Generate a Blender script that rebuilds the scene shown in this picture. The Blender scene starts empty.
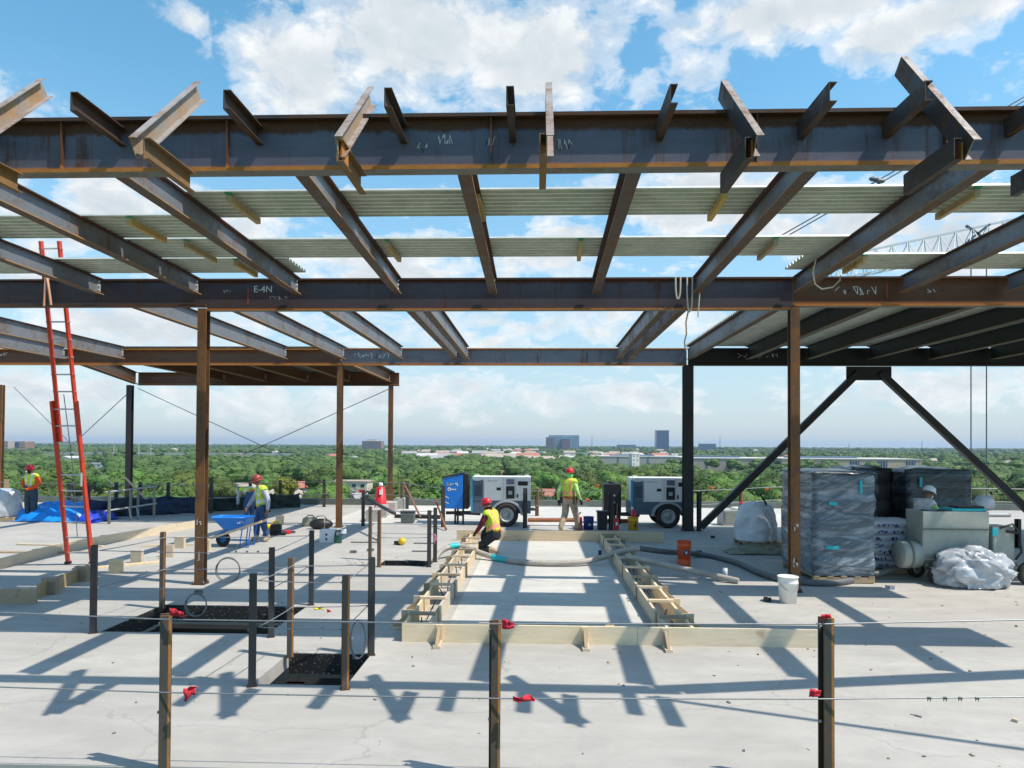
import bpy, bmesh, math, random
import numpy as np
from mathutils import Vector, Matrix, Euler
R = math.radians
random.seed(7)
scene = bpy.context.scene
col = scene.collection

# ------------------------------------------------------------------ camera numbers (also used to survey points of the photo onto real planes)
H, F, YAW, PIT, ROLL, SH = 2.6, 710.0, R(2.1), R(1.0), R(0.3), 48.6
_f = Vector((-math.sin(YAW) * math.cos(PIT), math.cos(YAW) * math.cos(PIT), math.sin(PIT)))
_r = Vector((math.cos(YAW), math.sin(YAW), 0)); _u = _r.cross(_f)
_r2 = _r * math.cos(ROLL) + _u * math.sin(ROLL); _u2 = _u * math.cos(ROLL) - _r * math.sin(ROLL)
CAM = Vector((0, 0, H))
def ray(px, py): return _f + _r2 * ((px - 512) / F) - _u2 * ((py - 384 - SH) / F)
def at(px, py, z=0.0):
    d = ray(px, py); return CAM + d * ((z - H) / d.z)
def aty(px, py, y):
    d = ray(px, py); return CAM + d * (y / d.y)

# ------------------------------------------------------------------ tags and linking
def tag(o, label=None, cat=None, group=None, kind=None):
    if label: o['label'] = label
    if cat: o['category'] = cat
    if group: o['group'] = group
    if kind: o['kind'] = kind
    return o
def empty(name, loc=(0, 0, 0), rz=0.0, label=None, cat=None, group=None, kind='thing'):
    o = bpy.data.objects.new(name, None); o.empty_display_size = .2
    col.objects.link(o); o.location = loc; o.rotation_euler = (0, 0, rz)
    if label: tag(o, label, cat, group, kind)
    return o
def copy_tree(o, parent=None):
    c = o.copy(); col.objects.link(c)
    if parent is not None: c.parent = parent
    for ch in list(o.children): copy_tree(ch, c)
    return c

class MB:
    """collects shapes, then links them as ONE mesh object"""
    def __init__(s): s.v = []; s.f = []; s.m = []; s.s = []
    def add(s, vs, fs, m=0, smooth=False):
        n = len(s.v); s.v += [tuple(v) for v in vs]
        for i, f in enumerate(fs):
            s.f.append([n + k for k in f]); s.m.append(m[i] if isinstance(m, list) else m); s.s.append(smooth)
        return s
    def box(s, c, d, m=0, rot=None, taper=1.0):
        x, y, z = d[0] / 2, d[1] / 2, d[2] / 2; t = taper
        vs = [Vector(p) for p in ((-x, -y, -z), (x, -y, -z), (x, y, -z), (-x, y, -z), (-x * t, -y * t, z), (x * t, -y * t, z), (x * t, y * t, z), (-x * t, y * t, z))]
        if rot is not None: vs = [rot @ v for v in vs]
        c = Vector(c); return s.add([v + c for v in vs], [(3, 2, 1, 0), (4, 5, 6, 7), (0, 1, 5, 4), (1, 2, 6, 5), (2, 3, 7, 6), (3, 0, 4, 7)], m)
    def prism(s, pts, a, b, up=(0, 0, 1), m=0, smooth=False):
        """profile pts (side, up) swept from a to b"""
        a, b = Vector(a), Vector(b); d = (b - a).normalized(); up = Vector(up)
        if abs(d.dot(up.normalized())) > .98: up = Vector((0, 1, 0)) if abs(d.y) < .9 else Vector((1, 0, 0))
        side = d.cross(up).normalized(); u = side.cross(d); n = len(pts)
        vs = [a + side * p + u * q for p, q in pts] + [b + side * p + u * q for p, q in pts]
        fs = [(i, (i + 1) % n, n + (i + 1) % n, n + i) for i in range(n)]
        mm = list(m) if isinstance(m, (list, tuple)) else [m] * n
        s.add(vs, fs, mm, smooth); s.add(vs, [tuple(range(n))[::-1], tuple(range(n, 2 * n))], [mm[0], mm[0]]); return s
    def bar(s, a, b, w, h, m=0, up=(0, 0, 1)):
        return s.prism([(-w / 2, -h / 2), (w / 2, -h / 2), (w / 2, h / 2), (-w / 2, h / 2)], a, b, up, m)
    def channel(s, a, b, h, bw, t, web=0, fl=1, up=(0, 0, 1)):
        B, Hh = bw / 2, h / 2
        p = [(-B, -Hh), (B, -Hh), (B, -Hh + t), (-B + t, -Hh + t), (-B + t, Hh - t), (B, Hh - t), (B, Hh), (-B, Hh)]
        return s.prism(p, a, b, up, [fl, fl, fl, web, fl, fl, fl, web])
    def ibeam(s, a, b, h, bf, tw, tf, web=0, fl=1, up=(0, 0, 1), top=None, under=None):
        B, T, Hh = bf / 2, tw / 2, h / 2
        p = [(-B, -Hh), (B, -Hh), (B, -Hh + tf), (T, -Hh + tf), (T, Hh - tf), (B, Hh - tf), (B, Hh), (-B, Hh), (-B, Hh - tf), (-T, Hh - tf), (-T, -Hh + tf), (-B, -Hh + tf)]
        m = [fl] * 12; m[3] = m[9] = web
        if top is not None: m[4:9] = [top] * 5
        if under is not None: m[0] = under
        return s.prism(p, a, b, up, m)
    def tube(s, path, r, m=0, n=8, smooth=True, caps=True):
        P = [Vector(p) for p in path]; k = len(P); vs = []
        rr = r if isinstance(r, (list, tuple)) else [r] * k
        t = (P[1] - P[0]).normalized(); ref = Vector((0, 0, 1)) if abs(t.z) < .9 else Vector((1, 0, 0)); nrm = t.cross(ref).normalized()
        for i in range(k):
            t = ((P[min(i + 1, k - 1)] - P[max(i - 1, 0)])).normalized()
            nrm = (nrm - t * nrm.dot(t)).normalized(); bn = t.cross(nrm)
            for j in range(n):
                a = 2 * math.pi * j / n; vs.append(P[i] + (nrm * math.cos(a) + bn * math.sin(a)) * rr[i])
        fs = [(i * n + j, i * n + (j + 1) % n, (i + 1) * n + (j + 1) % n, (i + 1) * n + j) for i in range(k - 1) for j in range(n)]
        s.add(vs, fs, m, smooth)
        if caps: s.add(vs, [tuple(range(n))[::-1], tuple((k - 1) * n + j for j in range(n))], m)
        return s
    def lathe(s, prof, c=(0, 0, 0), n=20, m=0, axis='Z', smooth=True):
        c = Vector(c); vs = []
        for r, z in prof:
            for j in range(n):
                a = 2 * math.pi * j / n; p = (r * math.cos(a), r * math.sin(a), z)
                if axis == 'Y': p = (p[0], -p[2], p[1])
                if axis == 'X': p = (p[2], p[0], p[1])
                vs.append(c + Vector(p))
        k = len(prof)
        fs = [(i * n + j, i * n + (j + 1) % n, (i + 1) * n + (j + 1) % n, (i + 1) * n + j) for i in range(k - 1) for j in range(n)]
        return s.add(vs, fs, m, smooth)
    def ball(s, c, r, m=0, n=10, k=6, rot=None):
        r = Vector(r) if not isinstance(r, (int, float)) else Vector((r, r, r)); c = Vector(c); vs = []; fs = []
        for i in range(k + 1):
            th = math.pi * i / k
            for j in range(n):
                a = 2 * math.pi * j / n; v = Vector((math.sin(th) * math.cos(a) * r.x, math.sin(th) * math.sin(a) * r.y, math.cos(th) * r.z))
                vs.append(c + (rot @ v if rot is not None else v))
        for i in range(k):
            for j in range(n): fs.append((i * n + j, (i + 1) * n + j, (i + 1) * n + (j + 1) % n, i * n + (j + 1) % n))
        return s.add(vs, fs, m, True)
    def build(s, name, mats, parent=None, origin=None, bevel=0.0, rz=0.0, weld=False):
        if not isinstance(mats, (list, tuple)): mats = [mats]
        if origin is None:
            if parent is not None: origin = Vector((0, 0, 0))
            else:
                xs, ys, zs = zip(*s.v); origin = Vector(((min(xs) + max(xs)) / 2, (min(ys) + max(ys)) / 2, min(zs)))
        origin = Vector(origin)
        me = bpy.data.meshes.new(name); me.from_pydata([tuple(Vector(v) - origin) for v in s.v], [], s.f)
        for mt in mats: me.materials.append(mt)
        me.polygons.foreach_set('material_index', s.m); me.polygons.foreach_set('use_smooth', s.s)
        bm = bmesh.new(); bm.from_mesh(me)
        if weld: bmesh.ops.remove_doubles(bm, verts=bm.verts, dist=1e-5)
        bmesh.ops.recalc_face_normals(bm, faces=bm.faces)
        if bevel:
            ed = [e for e in bm.edges if len(e.link_faces) == 2 and e.calc_face_angle(0) > .6]
            bmesh.ops.bevel(bm, geom=ed, offset=bevel, segments=2, profile=.6, affect='EDGES')
        bm.to_mesh(me); bm.free(); me.update()
        o = bpy.data.objects.new(name, me); col.objects.link(o)
        if parent is not None: o.parent = parent; o.location = origin
        else: o.location = origin; o.rotation_euler.z = rz
        return o

def cloth_grid(fn, nu, nv, thick=.012):
    """closed thin sheet over fn(u,v)->Vector, with real thickness"""
    vs = []; fs = []
    for i in range(nu + 1):
        for j in range(nv + 1): vs.append(Vector(fn(i / nu, j / nv)))
    n = len(vs); W = nv + 1
    top = [(i * W + j, (i + 1) * W + j, (i + 1) * W + j + 1, i * W + j + 1) for i in range(nu) for j in range(nv)]
    nr = [Vector() for _ in range(n)]
    for f in top:
        q = (vs[f[1]] - vs[f[0]]).cross(vs[f[3]] - vs[f[0]])
        for k in f: nr[k] += q
    vs2 = [v - (q.normalized() * thick if q.length > 0 else Vector((0, 0, thick))) for v, q in zip(vs, nr)]
    fs = top + [tuple(n + k for k in f[::-1]) for f in top]
    rim = [i * W for i in range(nu + 1)] + [nu * W + j for j in range(1, W)] + [i * W + nv for i in range(nu - 1, -1, -1)] + [j for j in range(nv - 1, 0, -1)]
    for a, b in zip(rim, rim[1:] + rim[:1]): fs.append((b, a, n + a, n + b))
    return vs + vs2, fs

def fbm(x, y, seed=0.0, o=3):
    from mathutils import noise
    return noise.fractal(Vector((x, y, seed)), 1.0, 2.0, o)

# ------------------------------------------------------------------ materials
def node_mat(name):
    m = bpy.data.materials.new(name); m.use_nodes = True; nt = m.node_tree
    return m, nt, nt.nodes['Principled BSDF']
def coords(nt, kind='Object'):
    if kind == 'World': return nt.nodes.new('ShaderNodeNewGeometry').outputs['Position']
    return nt.nodes.new('ShaderNodeTexCoord').outputs[kind]
def noise_n(nt, vec, scale, detail=4, rough=.6, stretch=None, dist=0.0):
    if stretch:
        mp = nt.nodes.new('ShaderNodeMapping'); mp.inputs['Scale'].default_value = stretch; nt.links.new(vec, mp.inputs['Vector']); vec = mp.outputs[0]
    n = nt.nodes.new('ShaderNodeTexNoise'); n.inputs['Scale'].default_value = scale; n.inputs['Detail'].default_value = detail
    n.inputs['Roughness'].default_value = rough; n.inputs['Distortion'].default_value = dist
    nt.links.new(vec, n.inputs['Vector']); return n.outputs[0]
def ramp(nt, fac, stops, interp='LINEAR'):
    r = nt.nodes.new('ShaderNodeValToRGB'); r.color_ramp.interpolation = interp; e = r.color_ramp.elements
    while len(e) < len(stops): e.new(.5)
    for k, (p, c) in zip(e, stops): k.position = p; k.color = (*c, 1) if len(c) == 3 else c
    nt.links.new(fac, r.inputs[0]); return r.outputs[0]
def mix(nt, fac, a, b, mode='MIX'):
    n = nt.nodes.new('ShaderNodeMix'); n.data_type = 'RGBA'; n.blend_type = mode
    for s, v in ((n.inputs['Factor'], fac), (n.inputs['A'], a), (n.inputs['B'], b)):
        if hasattr(v, 'is_linked') or isinstance(v, bpy.types.NodeSocket): nt.links.new(v, s)
        elif isinstance(v, (int, float)): s.default_value = v
        else: s.default_value = (*v, 1)
    return n.outputs['Result']
def mth(nt, op, a, b=None, clamp=False):
    n = nt.nodes.new('ShaderNodeMath'); n.operation = op; n.use_clamp = clamp
    for s, v in zip(n.inputs, (a, b)):
        if v is None: continue
        if isinstance(v, (int, float)): s.default_value = v
        else: nt.links.new(v, s)
    return n.outputs[0]
def bump(nt, bs, h, st=.3, dist=.02):
    b = nt.nodes.new('ShaderNodeBump'); b.inputs['Strength'].default_value = st; b.inputs['Distance'].default_value = dist
    nt.links.new(h, b.inputs['Height']); nt.links.new(b.outputs[0], bs.inputs['Normal'])
def plain(name, c, rough=.6, var=.25, scale=6, metal=0.0, bmp=0.0, bscale=60, kind='Object', c2=None, spec=.5):
    m, nt, bs = node_mat(name); v = coords(nt, kind)
    c2 = c2 or tuple(x * (1 - var) for x in c)
    n = noise_n(nt, v, scale, 5, .65)
    nt.links.new(ramp(nt, n, [(.3, c2), (.7, tuple(min(1, x * (1 + var * .4)) for x in c))]), bs.inputs['Base Color'])
    bs.inputs['Roughness'].default_value = rough; bs.inputs['Metallic'].default_value = metal; bs.inputs['Specular IOR Level'].default_value = spec
    if bmp: bump(nt, bs, noise_n(nt, v, bscale, 4), bmp)
    return m
def steel(name, scale_c, rust_c, amount=.5, nscale=1.6, rough=.55, metal=.25, stretch=(1, 1, 1), fine=True):
    """mill scale breaking into rust"""
    m, nt, bs = node_mat(name); v = coords(nt, 'World')
    a = noise_n(nt, v, nscale, 6, .7, stretch, .6); b = noise_n(nt, v, nscale * 9, 4, .7)
    f = mth(nt, 'ADD', mth(nt, 'MULTIPLY', a, .75), mth(nt, 'MULTIPLY', b, .25))
    lo, hi = 1 - amount - .12, 1 - amount + .12
    lo = .5 + (.5 - amount) * .5 - .08; hi = lo + .16
    fac = ramp(nt, f, [(max(0, lo), (0, 0, 0)), (min(1, hi), (1, 1, 1))])
    c1 = mix(nt, noise_n(nt, v, 11, 5, .7), tuple(x * .72 for x in scale_c), tuple(x * 1.2 for x in scale_c))
    c2 = mix(nt, noise_n(nt, v, 7, 5, .7), tuple(x * .5 for x in rust_c), tuple(x * 1.45 for x in rust_c))
    nt.links.new(mix(nt, fac, c1, c2), bs.inputs['Base Color'])
    bs.inputs['Metallic'].default_value = metal
    nt.links.new(ramp(nt, fac, [(0, (rough,) * 3), (1, (.85,) * 3)]), bs.inputs['Roughness'])
    bump(nt, bs, b, .15, .01)
    return m
def girder_web(name, scale_c, rust_c, h, top=.12, low=.0, metal=.15, low_c=(.30, .12, .03)):
    """web with rust below the top flange, loose rust streaks running down and an orange band over the bottom flange"""
    m, nt, bs = node_mat(name); v = coords(nt, 'World'); o = coords(nt, 'Object')
    sp = nt.nodes.new('ShaderNodeSeparateXYZ'); nt.links.new(o, sp.inputs[0]); z = mth(nt, 'DIVIDE', sp.outputs[2], h)
    n1 = noise_n(nt, v, 2.4, 6, .75, (1, 1, .35), .8); n2 = noise_n(nt, v, 3.0, 5, .7, (1.6, 1.6, .12)); n3 = noise_n(nt, v, 22, 4, .7)
    f = mth(nt, 'ADD', mth(nt, 'MULTIPLY', mth(nt, 'SUBTRACT', n1, .5), .30), z)
    f = mth(nt, 'ADD', f, mth(nt, 'MULTIPLY', mth(nt, 'SUBTRACT', n3, .5), .12))
    band = ramp(nt, f, [(1 - top - .04, (0, 0, 0)), (1 - top + .03, (1, 1, 1))])
    streak = ramp(nt, mth(nt, 'ADD', n2, mth(nt, 'MULTIPLY', mth(nt, 'SUBTRACT', n1, .5), .5)), [(.56, (0, 0, 0)), (.70, (.9, .9, .9))])
    fac = mth(nt, 'MAXIMUM', band, streak)
    c1 = mix(nt, noise_n(nt, v, 3.5, 6, .75, (.5, .5, 2.2)), tuple(x * .5 for x in scale_c), tuple(x * 1.35 for x in scale_c))
    c2 = mix(nt, n3, tuple(x * .4 for x in rust_c), tuple(x * 1.5 for x in rust_c))
    c = mix(nt, fac, c1, c2)
    if low:
        lb = ramp(nt, mth(nt, 'ADD', z, mth(nt, 'MULTIPLY', mth(nt, 'SUBTRACT', n3, .5), .05)), [(low - .02, (1, 1, 1)), (low + .02, (0, 0, 0))])
        c = mix(nt, lb, c, mix(nt, n3, tuple(x * .5 for x in low_c), tuple(x * 1.4 for x in low_c)))
    nt.links.new(c, bs.inputs['Base Color']); bs.inputs['Metallic'].default_value = metal
    nt.links.new(ramp(nt, fac, [(0, (.5,) * 3), (1, (.85,) * 3)]), bs.inputs['Roughness']); bump(nt, bs, n3, .15, .01)
    return m
def wood(name, c, rough=.75, axis=(1, 8, 8)):
    m, nt, bs = node_mat(name); v = coords(nt, 'World')
    n = noise_n(nt, v, 2.2, 6, .65, axis, 1.2); k = noise_n(nt, v, 3.2, 2, .5)
    c1 = mix(nt, n, tuple(x * .62 for x in c), tuple(min(.9, x * 1.18) for x in c))
    oi = nt.nodes.new('ShaderNodeObjectInfo'); hv = nt.nodes.new('ShaderNodeHueSaturation'); nt.links.new(c1, hv.inputs['Color']); nt.links.new(mth(nt, 'ADD', mth(nt, 'MULTIPLY', oi.outputs['Random'], .34), .76), hv.inputs['Value']); nt.links.new(mth(nt, 'ADD', mth(nt, 'MULTIPLY', oi.outputs['Random'], .35), .68), hv.inputs['Saturation']); c1 = hv.outputs[0]
    sp_ = noise_n(nt, v, 5.5, 5, .75); c1 = mix(nt, mth(nt, 'MULTIPLY', ramp(nt, sp_, [(.60, (0, 0, 0)), (.68, (1, 1, 1))]), .30), c1, (.46, .44, .40))
    kn = ramp(nt, k, [(.66, (0, 0, 0)), (.72, (1, 1, 1))])
    nt.links.new(mix(nt, mth(nt, 'MULTIPLY', kn, .55), c1, (c[0] * .45, c[1] * .3, c[2] * .2)), bs.inputs['Base Color'])
    bs.inputs['Roughness'].default_value = rough; bump(nt, bs, n, .15, .01); return m

M = {}
M['girder_web'] = girder_web('mill_scale_web', (.100, .104, .145), (.085, .034, .014), .525, .27, .13, .05, (.42, .17, .04))
M['girder_web_dark'] = girder_web('dark_purple_web', (.070, .052, .062), (.08, .030, .014), .61, .16, .08, .1, (.20, .09, .035))
M['girder_web_rust'] = girder_web('brown_rust_web', (.105, .045, .020), (.12, .045, .014), .53, .3, .14, .05)
M['girder_web_grey'] = girder_web('grey_web', (.17, .175, .20), (.10, .05, .03), .53, .06, .12, .1)
M['rust_flange'] = steel('orange_rust_flange', (.12, .08, .06), (.44, .17, .03), .84, 1.1, metal=0)
M['dark_flange'] = steel('dark_rust_shade_flange', (.035, .03, .03), (.10, .04, .018), .55, 1.6, metal=.1)  # dark rust; on the top flanges its darkness paints in shade
M['joist_web'] = steel('blue_grey_joist_web', (.165, .175, .195), (.14, .085, .05), .34, 1.2, metal=.05, rough=.5)
M['joist_flange'] = steel('tan_rust_joist_flange', (.26, .19, .12), (.38, .20, .07), .6, 1.5, metal=0)
M['stub_web'] = steel('stub_web', (.30, .27, .24), (.34, .20, .09), .5, 1.9, metal=.05)
M['stub_flange'] = steel('stub_flange', (.34, .31, .30), (.18, .085, .035), .42, 2.3, metal=.05)
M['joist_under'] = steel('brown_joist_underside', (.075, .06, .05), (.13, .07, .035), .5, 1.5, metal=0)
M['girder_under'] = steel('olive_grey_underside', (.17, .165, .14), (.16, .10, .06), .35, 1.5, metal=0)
M['deck_shade'] = plain('shade_tinted_deck', (.10, .11, .10), .7, .3, 2)  # deck copy darkened to paint in the shade under the back left roof
M['under_deck_steel'] = steel('shade_tinted_joist_steel', (.022, .028, .027), (.035, .026, .018), .25, 1.6, metal=.1)  # joist steel darkened to paint in the gloom below the right deck
M['stub_rust'] = steel('stub_rust', (.15, .11, .08), (.24, .13, .045), .6, 2.0, metal=0)
M['stub_dark'] = steel('stub_dark', (.048, .046, .046), (.085, .040, .018), .46, 2.0, metal=.1)
M['column'] = steel('rusty_column', (.06, .042, .034), (.20, .088, .028), .58, 1.5, metal=0, stretch=(1.6, 1.6, .45))
M['column_dark'] = steel('dark_column', (.028, .027, .027), (.05, .03, .02), .3, 1.5, metal=.1)
M['post_rust'] = steel('rusty_post', (.085, .08, .075), (.21, .09, .025), .46, 3.2, metal=.1, stretch=(5, 5, .35))
M['post_dark'] = steel('dark_post', (.035, .036, .04), (.13, .06, .03), .28, 2.6, metal=.15, stretch=(3, 3, .6))
M['post_face'] = steel('grey_brown_post_face', (.062, .060, .056), (.11, .058, .028), .36, 3.0, metal=.1, stretch=(5, 5, .4))
M['post_edge'] = steel('orange_post_edge', (.17, .10, .05), (.36, .15, .035), .68, 4.0, metal=0, stretch=(5, 5, .5))
M['black_steel'] = plain('black_steel', (.018, .018, .019), .5, .3, 9)
M['galv'] = plain('galvanised_deck', (.62, .64, .58), .45, .2, 3.0, metal=.2, kind='World', c2=(.48, .50, .45))
M['wire'] = plain('galvanised_wire', (.30, .31, .33), .45, .2, 30, metal=.5)
M['wire_dark'] = plain('dull_wire', (.16, .17, .18), .5, .2, 30, metal=.3)
M['wood'] = wood('fresh_timber', (.74, .57, .35))
M['wood_pale'] = wood('pale_timber', (.82, .64, .43))
M['wood_y'] = wood('pale_timber_long', (.79, .61, .39), axis=(8, 1, 8))
M['wood_old'] = wood('weathered_timber', (.42, .30, .17))
M['batten'] = wood('yellow_batten', (.50, .33, .09), axis=(8, 1, 8))
M['chalk'] = plain('chalk', (.72, .72, .70), .9, .2, 40)
M['chalk_red'] = plain('red_crayon', (.55, .08, .05), .9, .2, 40)
M['green_paint'] = plain('green_paint', (.02, .36, .18), .5, .2, 20)
M['red_ladder'] = plain('red_fibreglass', (.66, .055, .02), .45, .2, 8)
M['alu'] = plain('aluminium', (.60, .61, .62), .38, .15, 12, metal=.6)
M['red_tape'] = plain('red_tape', (.66, .03, .05), .9, .25, 20)
M['orange_tape'] = plain('orange_tape', (.85, .16, .04), .6, .2, 20)
M['yellow_tape'] = plain('yellow_tape', (.80, .66, .04), .6, .2, 20)
M['rubber'] = plain('tyre_rubber', (.030, .028, .027), .85, .3, 20)
M['rim'] = plain('grey_wheel_rim', (.42, .43, .43), .5, .2, 15, metal=.3)
M['white_paint'] = plain('white_paint', (.82, .80, .76), .45, .1, 3)
M['slate_paint'] = plain('slate_blue_paint', (.085, .125, .175), .45, .2, 3)
M['blue_paint'] = plain('bright_blue_paint', (.010, .20, .68), .4, .15, 4)
M['blue_edge'] = plain('light_blue_paint', (.03, .35, .62), .4, .15, 4)
M['grey_paint'] = plain('grey_paint', (.36, .37, .38), .5, .15, 6)
M['black_plastic'] = plain('black_plastic', (.014, .014, .016), .5, .3, 9)
M['blue_bucket'] = plain('navy_plastic', (.02, .03, .22), .4, .2, 9)
M['yellow_bucket'] = plain('yellow_plastic', (.74, .40, .02), .45, .15, 9)
M['orange_bucket'] = plain('orange_plastic', (.72, .095, .02), .4, .12, 9)
M['white_bucket'] = plain('white_plastic', (.78, .78, .75), .42, .08, 7)
M['logo_blue'] = plain('navy_print', (.03, .04, .14), .6, .1, 9)
M['print_blue'] = plain('blue_print', (.045, .06, .32), .7, .2, 14)
M['teal'] = plain('teal_tape', (.01, .45, .52), .5, .2, 14)
M['red_plastic'] = plain('red_plastic', (.66, .02, .03), .4, .15, 9)
M['tarp'] = plain('blue_tarpaulin', (.01, .26, .80), .38, .3, 4, bmp=.5, bscale=9)
M['tarp_dark'] = plain('royal_blue_tarpaulin', (.012, .05, .50), .42, .3, 4)
M['net'] = plain('navy_netting', (.012, .030, .085), .7, .4, 1.2, kind='World', c2=(.010, .016, .020))
M['film'] = plain('white_plastic_sheet', (.60, .64, .69), .18, .3, 4, bmp=.8, bscale=5)
M['film'].node_tree.nodes['Principled BSDF'].inputs['Transmission Weight'].default_value = .25
M['bag_white'] = plain('white_woven_bag', (.66, .68, .72), .6, .12, 5, bmp=.4, bscale=14)
M['bag_print'] = plain('plastic_wrapped_bags', (.62, .65, .72), .35, .2, 5, bmp=.35, bscale=14)
M['machine'] = plain('grey_green_machine', (.34, .37, .33), .5, .18, 4)
M['machine_dark'] = plain('dark_green_machine', (.15, .17, .15), .6, .25, 4)  # darker grey green for machine frames, kerb, crate and grit
M['hose'] = plain('grey_hose', (.40, .37, .33), .6, .25, 5, kind='World')
M['hose_dark'] = plain('dark_hose', (.12, .125, .13), .6, .25, 5)
M['copper'] = plain('rusty_pipe', (.30, .11, .05), .7, .3, 8)
M['tool_yellow'] = plain('tool_yellow', (.78, .52, .02), .45, .15, 9)
M['olive'] = plain('olive_canvas', (.30, .30, .22), .8, .35, 7, bmp=.4, bscale=20)
M['cardboard'] = plain('white_box', (.72, .73, .75), .7, .08, 7)
M['dark_green'] = plain('dark_green_tool', (.02, .10, .07), .5, .3, 9)
# ------------------------------------------------------------------ slab material
def concrete(name, base=(.45, .43, .40)):
    m, nt, bs = node_mat(name); v = coords(nt, 'World')
    big = noise_n(nt, v, .35, 4, .6, None, .8); mid = noise_n(nt, v, 1.7, 8, .78, (.8, 1.3, 1), .4); fine = noise_n(nt, v, 38, 4, .75); swirl = noise_n(nt, v, .9, 3, .5, (.35, 2.4, 1), 1.8)
    c = mix(nt, big, tuple(x * .76 for x in base), tuple(x * 1.14 for x in base))
    c = mix(nt, mth(nt, 'MULTIPLY', ramp(nt, mid, [(.40, (0, 0, 0)), (.64, (1, 1, 1))]), .75), c, tuple(x * .76 for x in base))
    c = mix(nt, mth(nt, 'MULTIPLY', ramp(nt, swirl, [(.60, (0, 0, 0)), (.70, (1, 1, 1))]), .22), c, (.55, .53, .50))
    c = mix(nt, mth(nt, 'MULTIPLY', ramp(nt, fine, [(.60, (0, 0, 0)), (.78, (1, 1, 1))]), .28), c, tuple(x * .55 for x in base))
    st = noise_n(nt, v, .8, 5, .7)
    c = mix(nt, mth(nt, 'MULTIPLY', ramp(nt, st, [(.60, (0, 0, 0)), (.72, (1, 1, 1))]), .30), c, (.30, .27, .22))
    pl = noise_n(nt, v, .22, 3, .5, (.5, 1.3, 1), .5); c = mix(nt, mth(nt, 'MULTIPLY', ramp(nt, pl, [(.47, (0, 0, 0)), (.53, (1, 1, 1))]), .28), c, tuple(x * .66 for x in base))
    dr = noise_n(nt, v, 2.6, 5, .7, (1.0, .22, 1), .4); c = mix(nt, mth(nt, 'MULTIPLY', ramp(nt, dr, [(.66, (0, 0, 0)), (.78, (1, 1, 1))]), .5), c, (.27, .25, .22))
    wv = nt.nodes.new('ShaderNodeTexWave'); wv.bands_direction = 'Y'; wv.inputs['Scale'].default_value = .55; wv.inputs['Distortion'].default_value = 9; wv.inputs['Detail'].default_value = 4; wv.inputs['Detail Scale'].default_value = .6; nt.links.new(v, wv.inputs['Vector'])
    c = mix(nt, mth(nt, 'MULTIPLY', ramp(nt, wv.outputs['Fac'], [(.72, (0, 0, 0)), (1, (1, 1, 1))]), .07), c, tuple(min(.8, x * 1.3) for x in base))
    # hairline cracks
    vo = nt.nodes.new('ShaderNodeTexVoronoi'); vo.feature = 'DISTANCE_TO_EDGE'; vo.inputs['Scale'].default_value = .23
    ds = nt.nodes.new('ShaderNodeVectorMath'); ds.operation = 'ADD'; nn = nt.nodes.new('ShaderNodeTexNoise'); nn.inputs['Scale'].default_value = 1.2; nn.inputs['Detail'].default_value = 6
    nt.links.new(v, nn.inputs['Vector']); sc = nt.nodes.new('ShaderNodeVectorMath'); sc.operation = 'SCALE'; sc.inputs['Scale'].default_value = 1.2
    nt.links.new(nn.outputs['Color'], sc.inputs[0]); nt.links.new(v, ds.inputs[0]); nt.links.new(sc.outputs[0], ds.inputs[1]); nt.links.new(ds.outputs[0], vo.inputs['Vector'])
    ck = ramp(nt, vo.outputs['Distance'], [(0, (1, 1, 1)), (.002, (0, 0, 0))])
    c = mix(nt, mth(nt, 'MULTIPLY', ck, .38), c, (.20, .19, .17))
    nt.links.new(c, bs.inputs['Base Color']); bs.inputs['Roughness'].default_value = .8; bs.inputs['Specular IOR Level'].default_value = .3
    bump(nt, bs, mth(nt, 'ADD', fine, mth(nt, 'MULTIPLY', mid, 1.5)), .22, .01); return m
M['concrete'] = concrete('concrete_slab')
def speckled():
    m, nt, bs = node_mat('tarred_edge'); v = coords(nt, 'World'); n = noise_n(nt, v, 26, 3, .7)
    nt.links.new(ramp(nt, n, [(.60, (.014, .014, .015)), (.67, (.30, .30, .29))]), bs.inputs['Base Color']); bs.inputs['Roughness'].default_value = .8; return m
M['tar'] = speckled()

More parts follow.
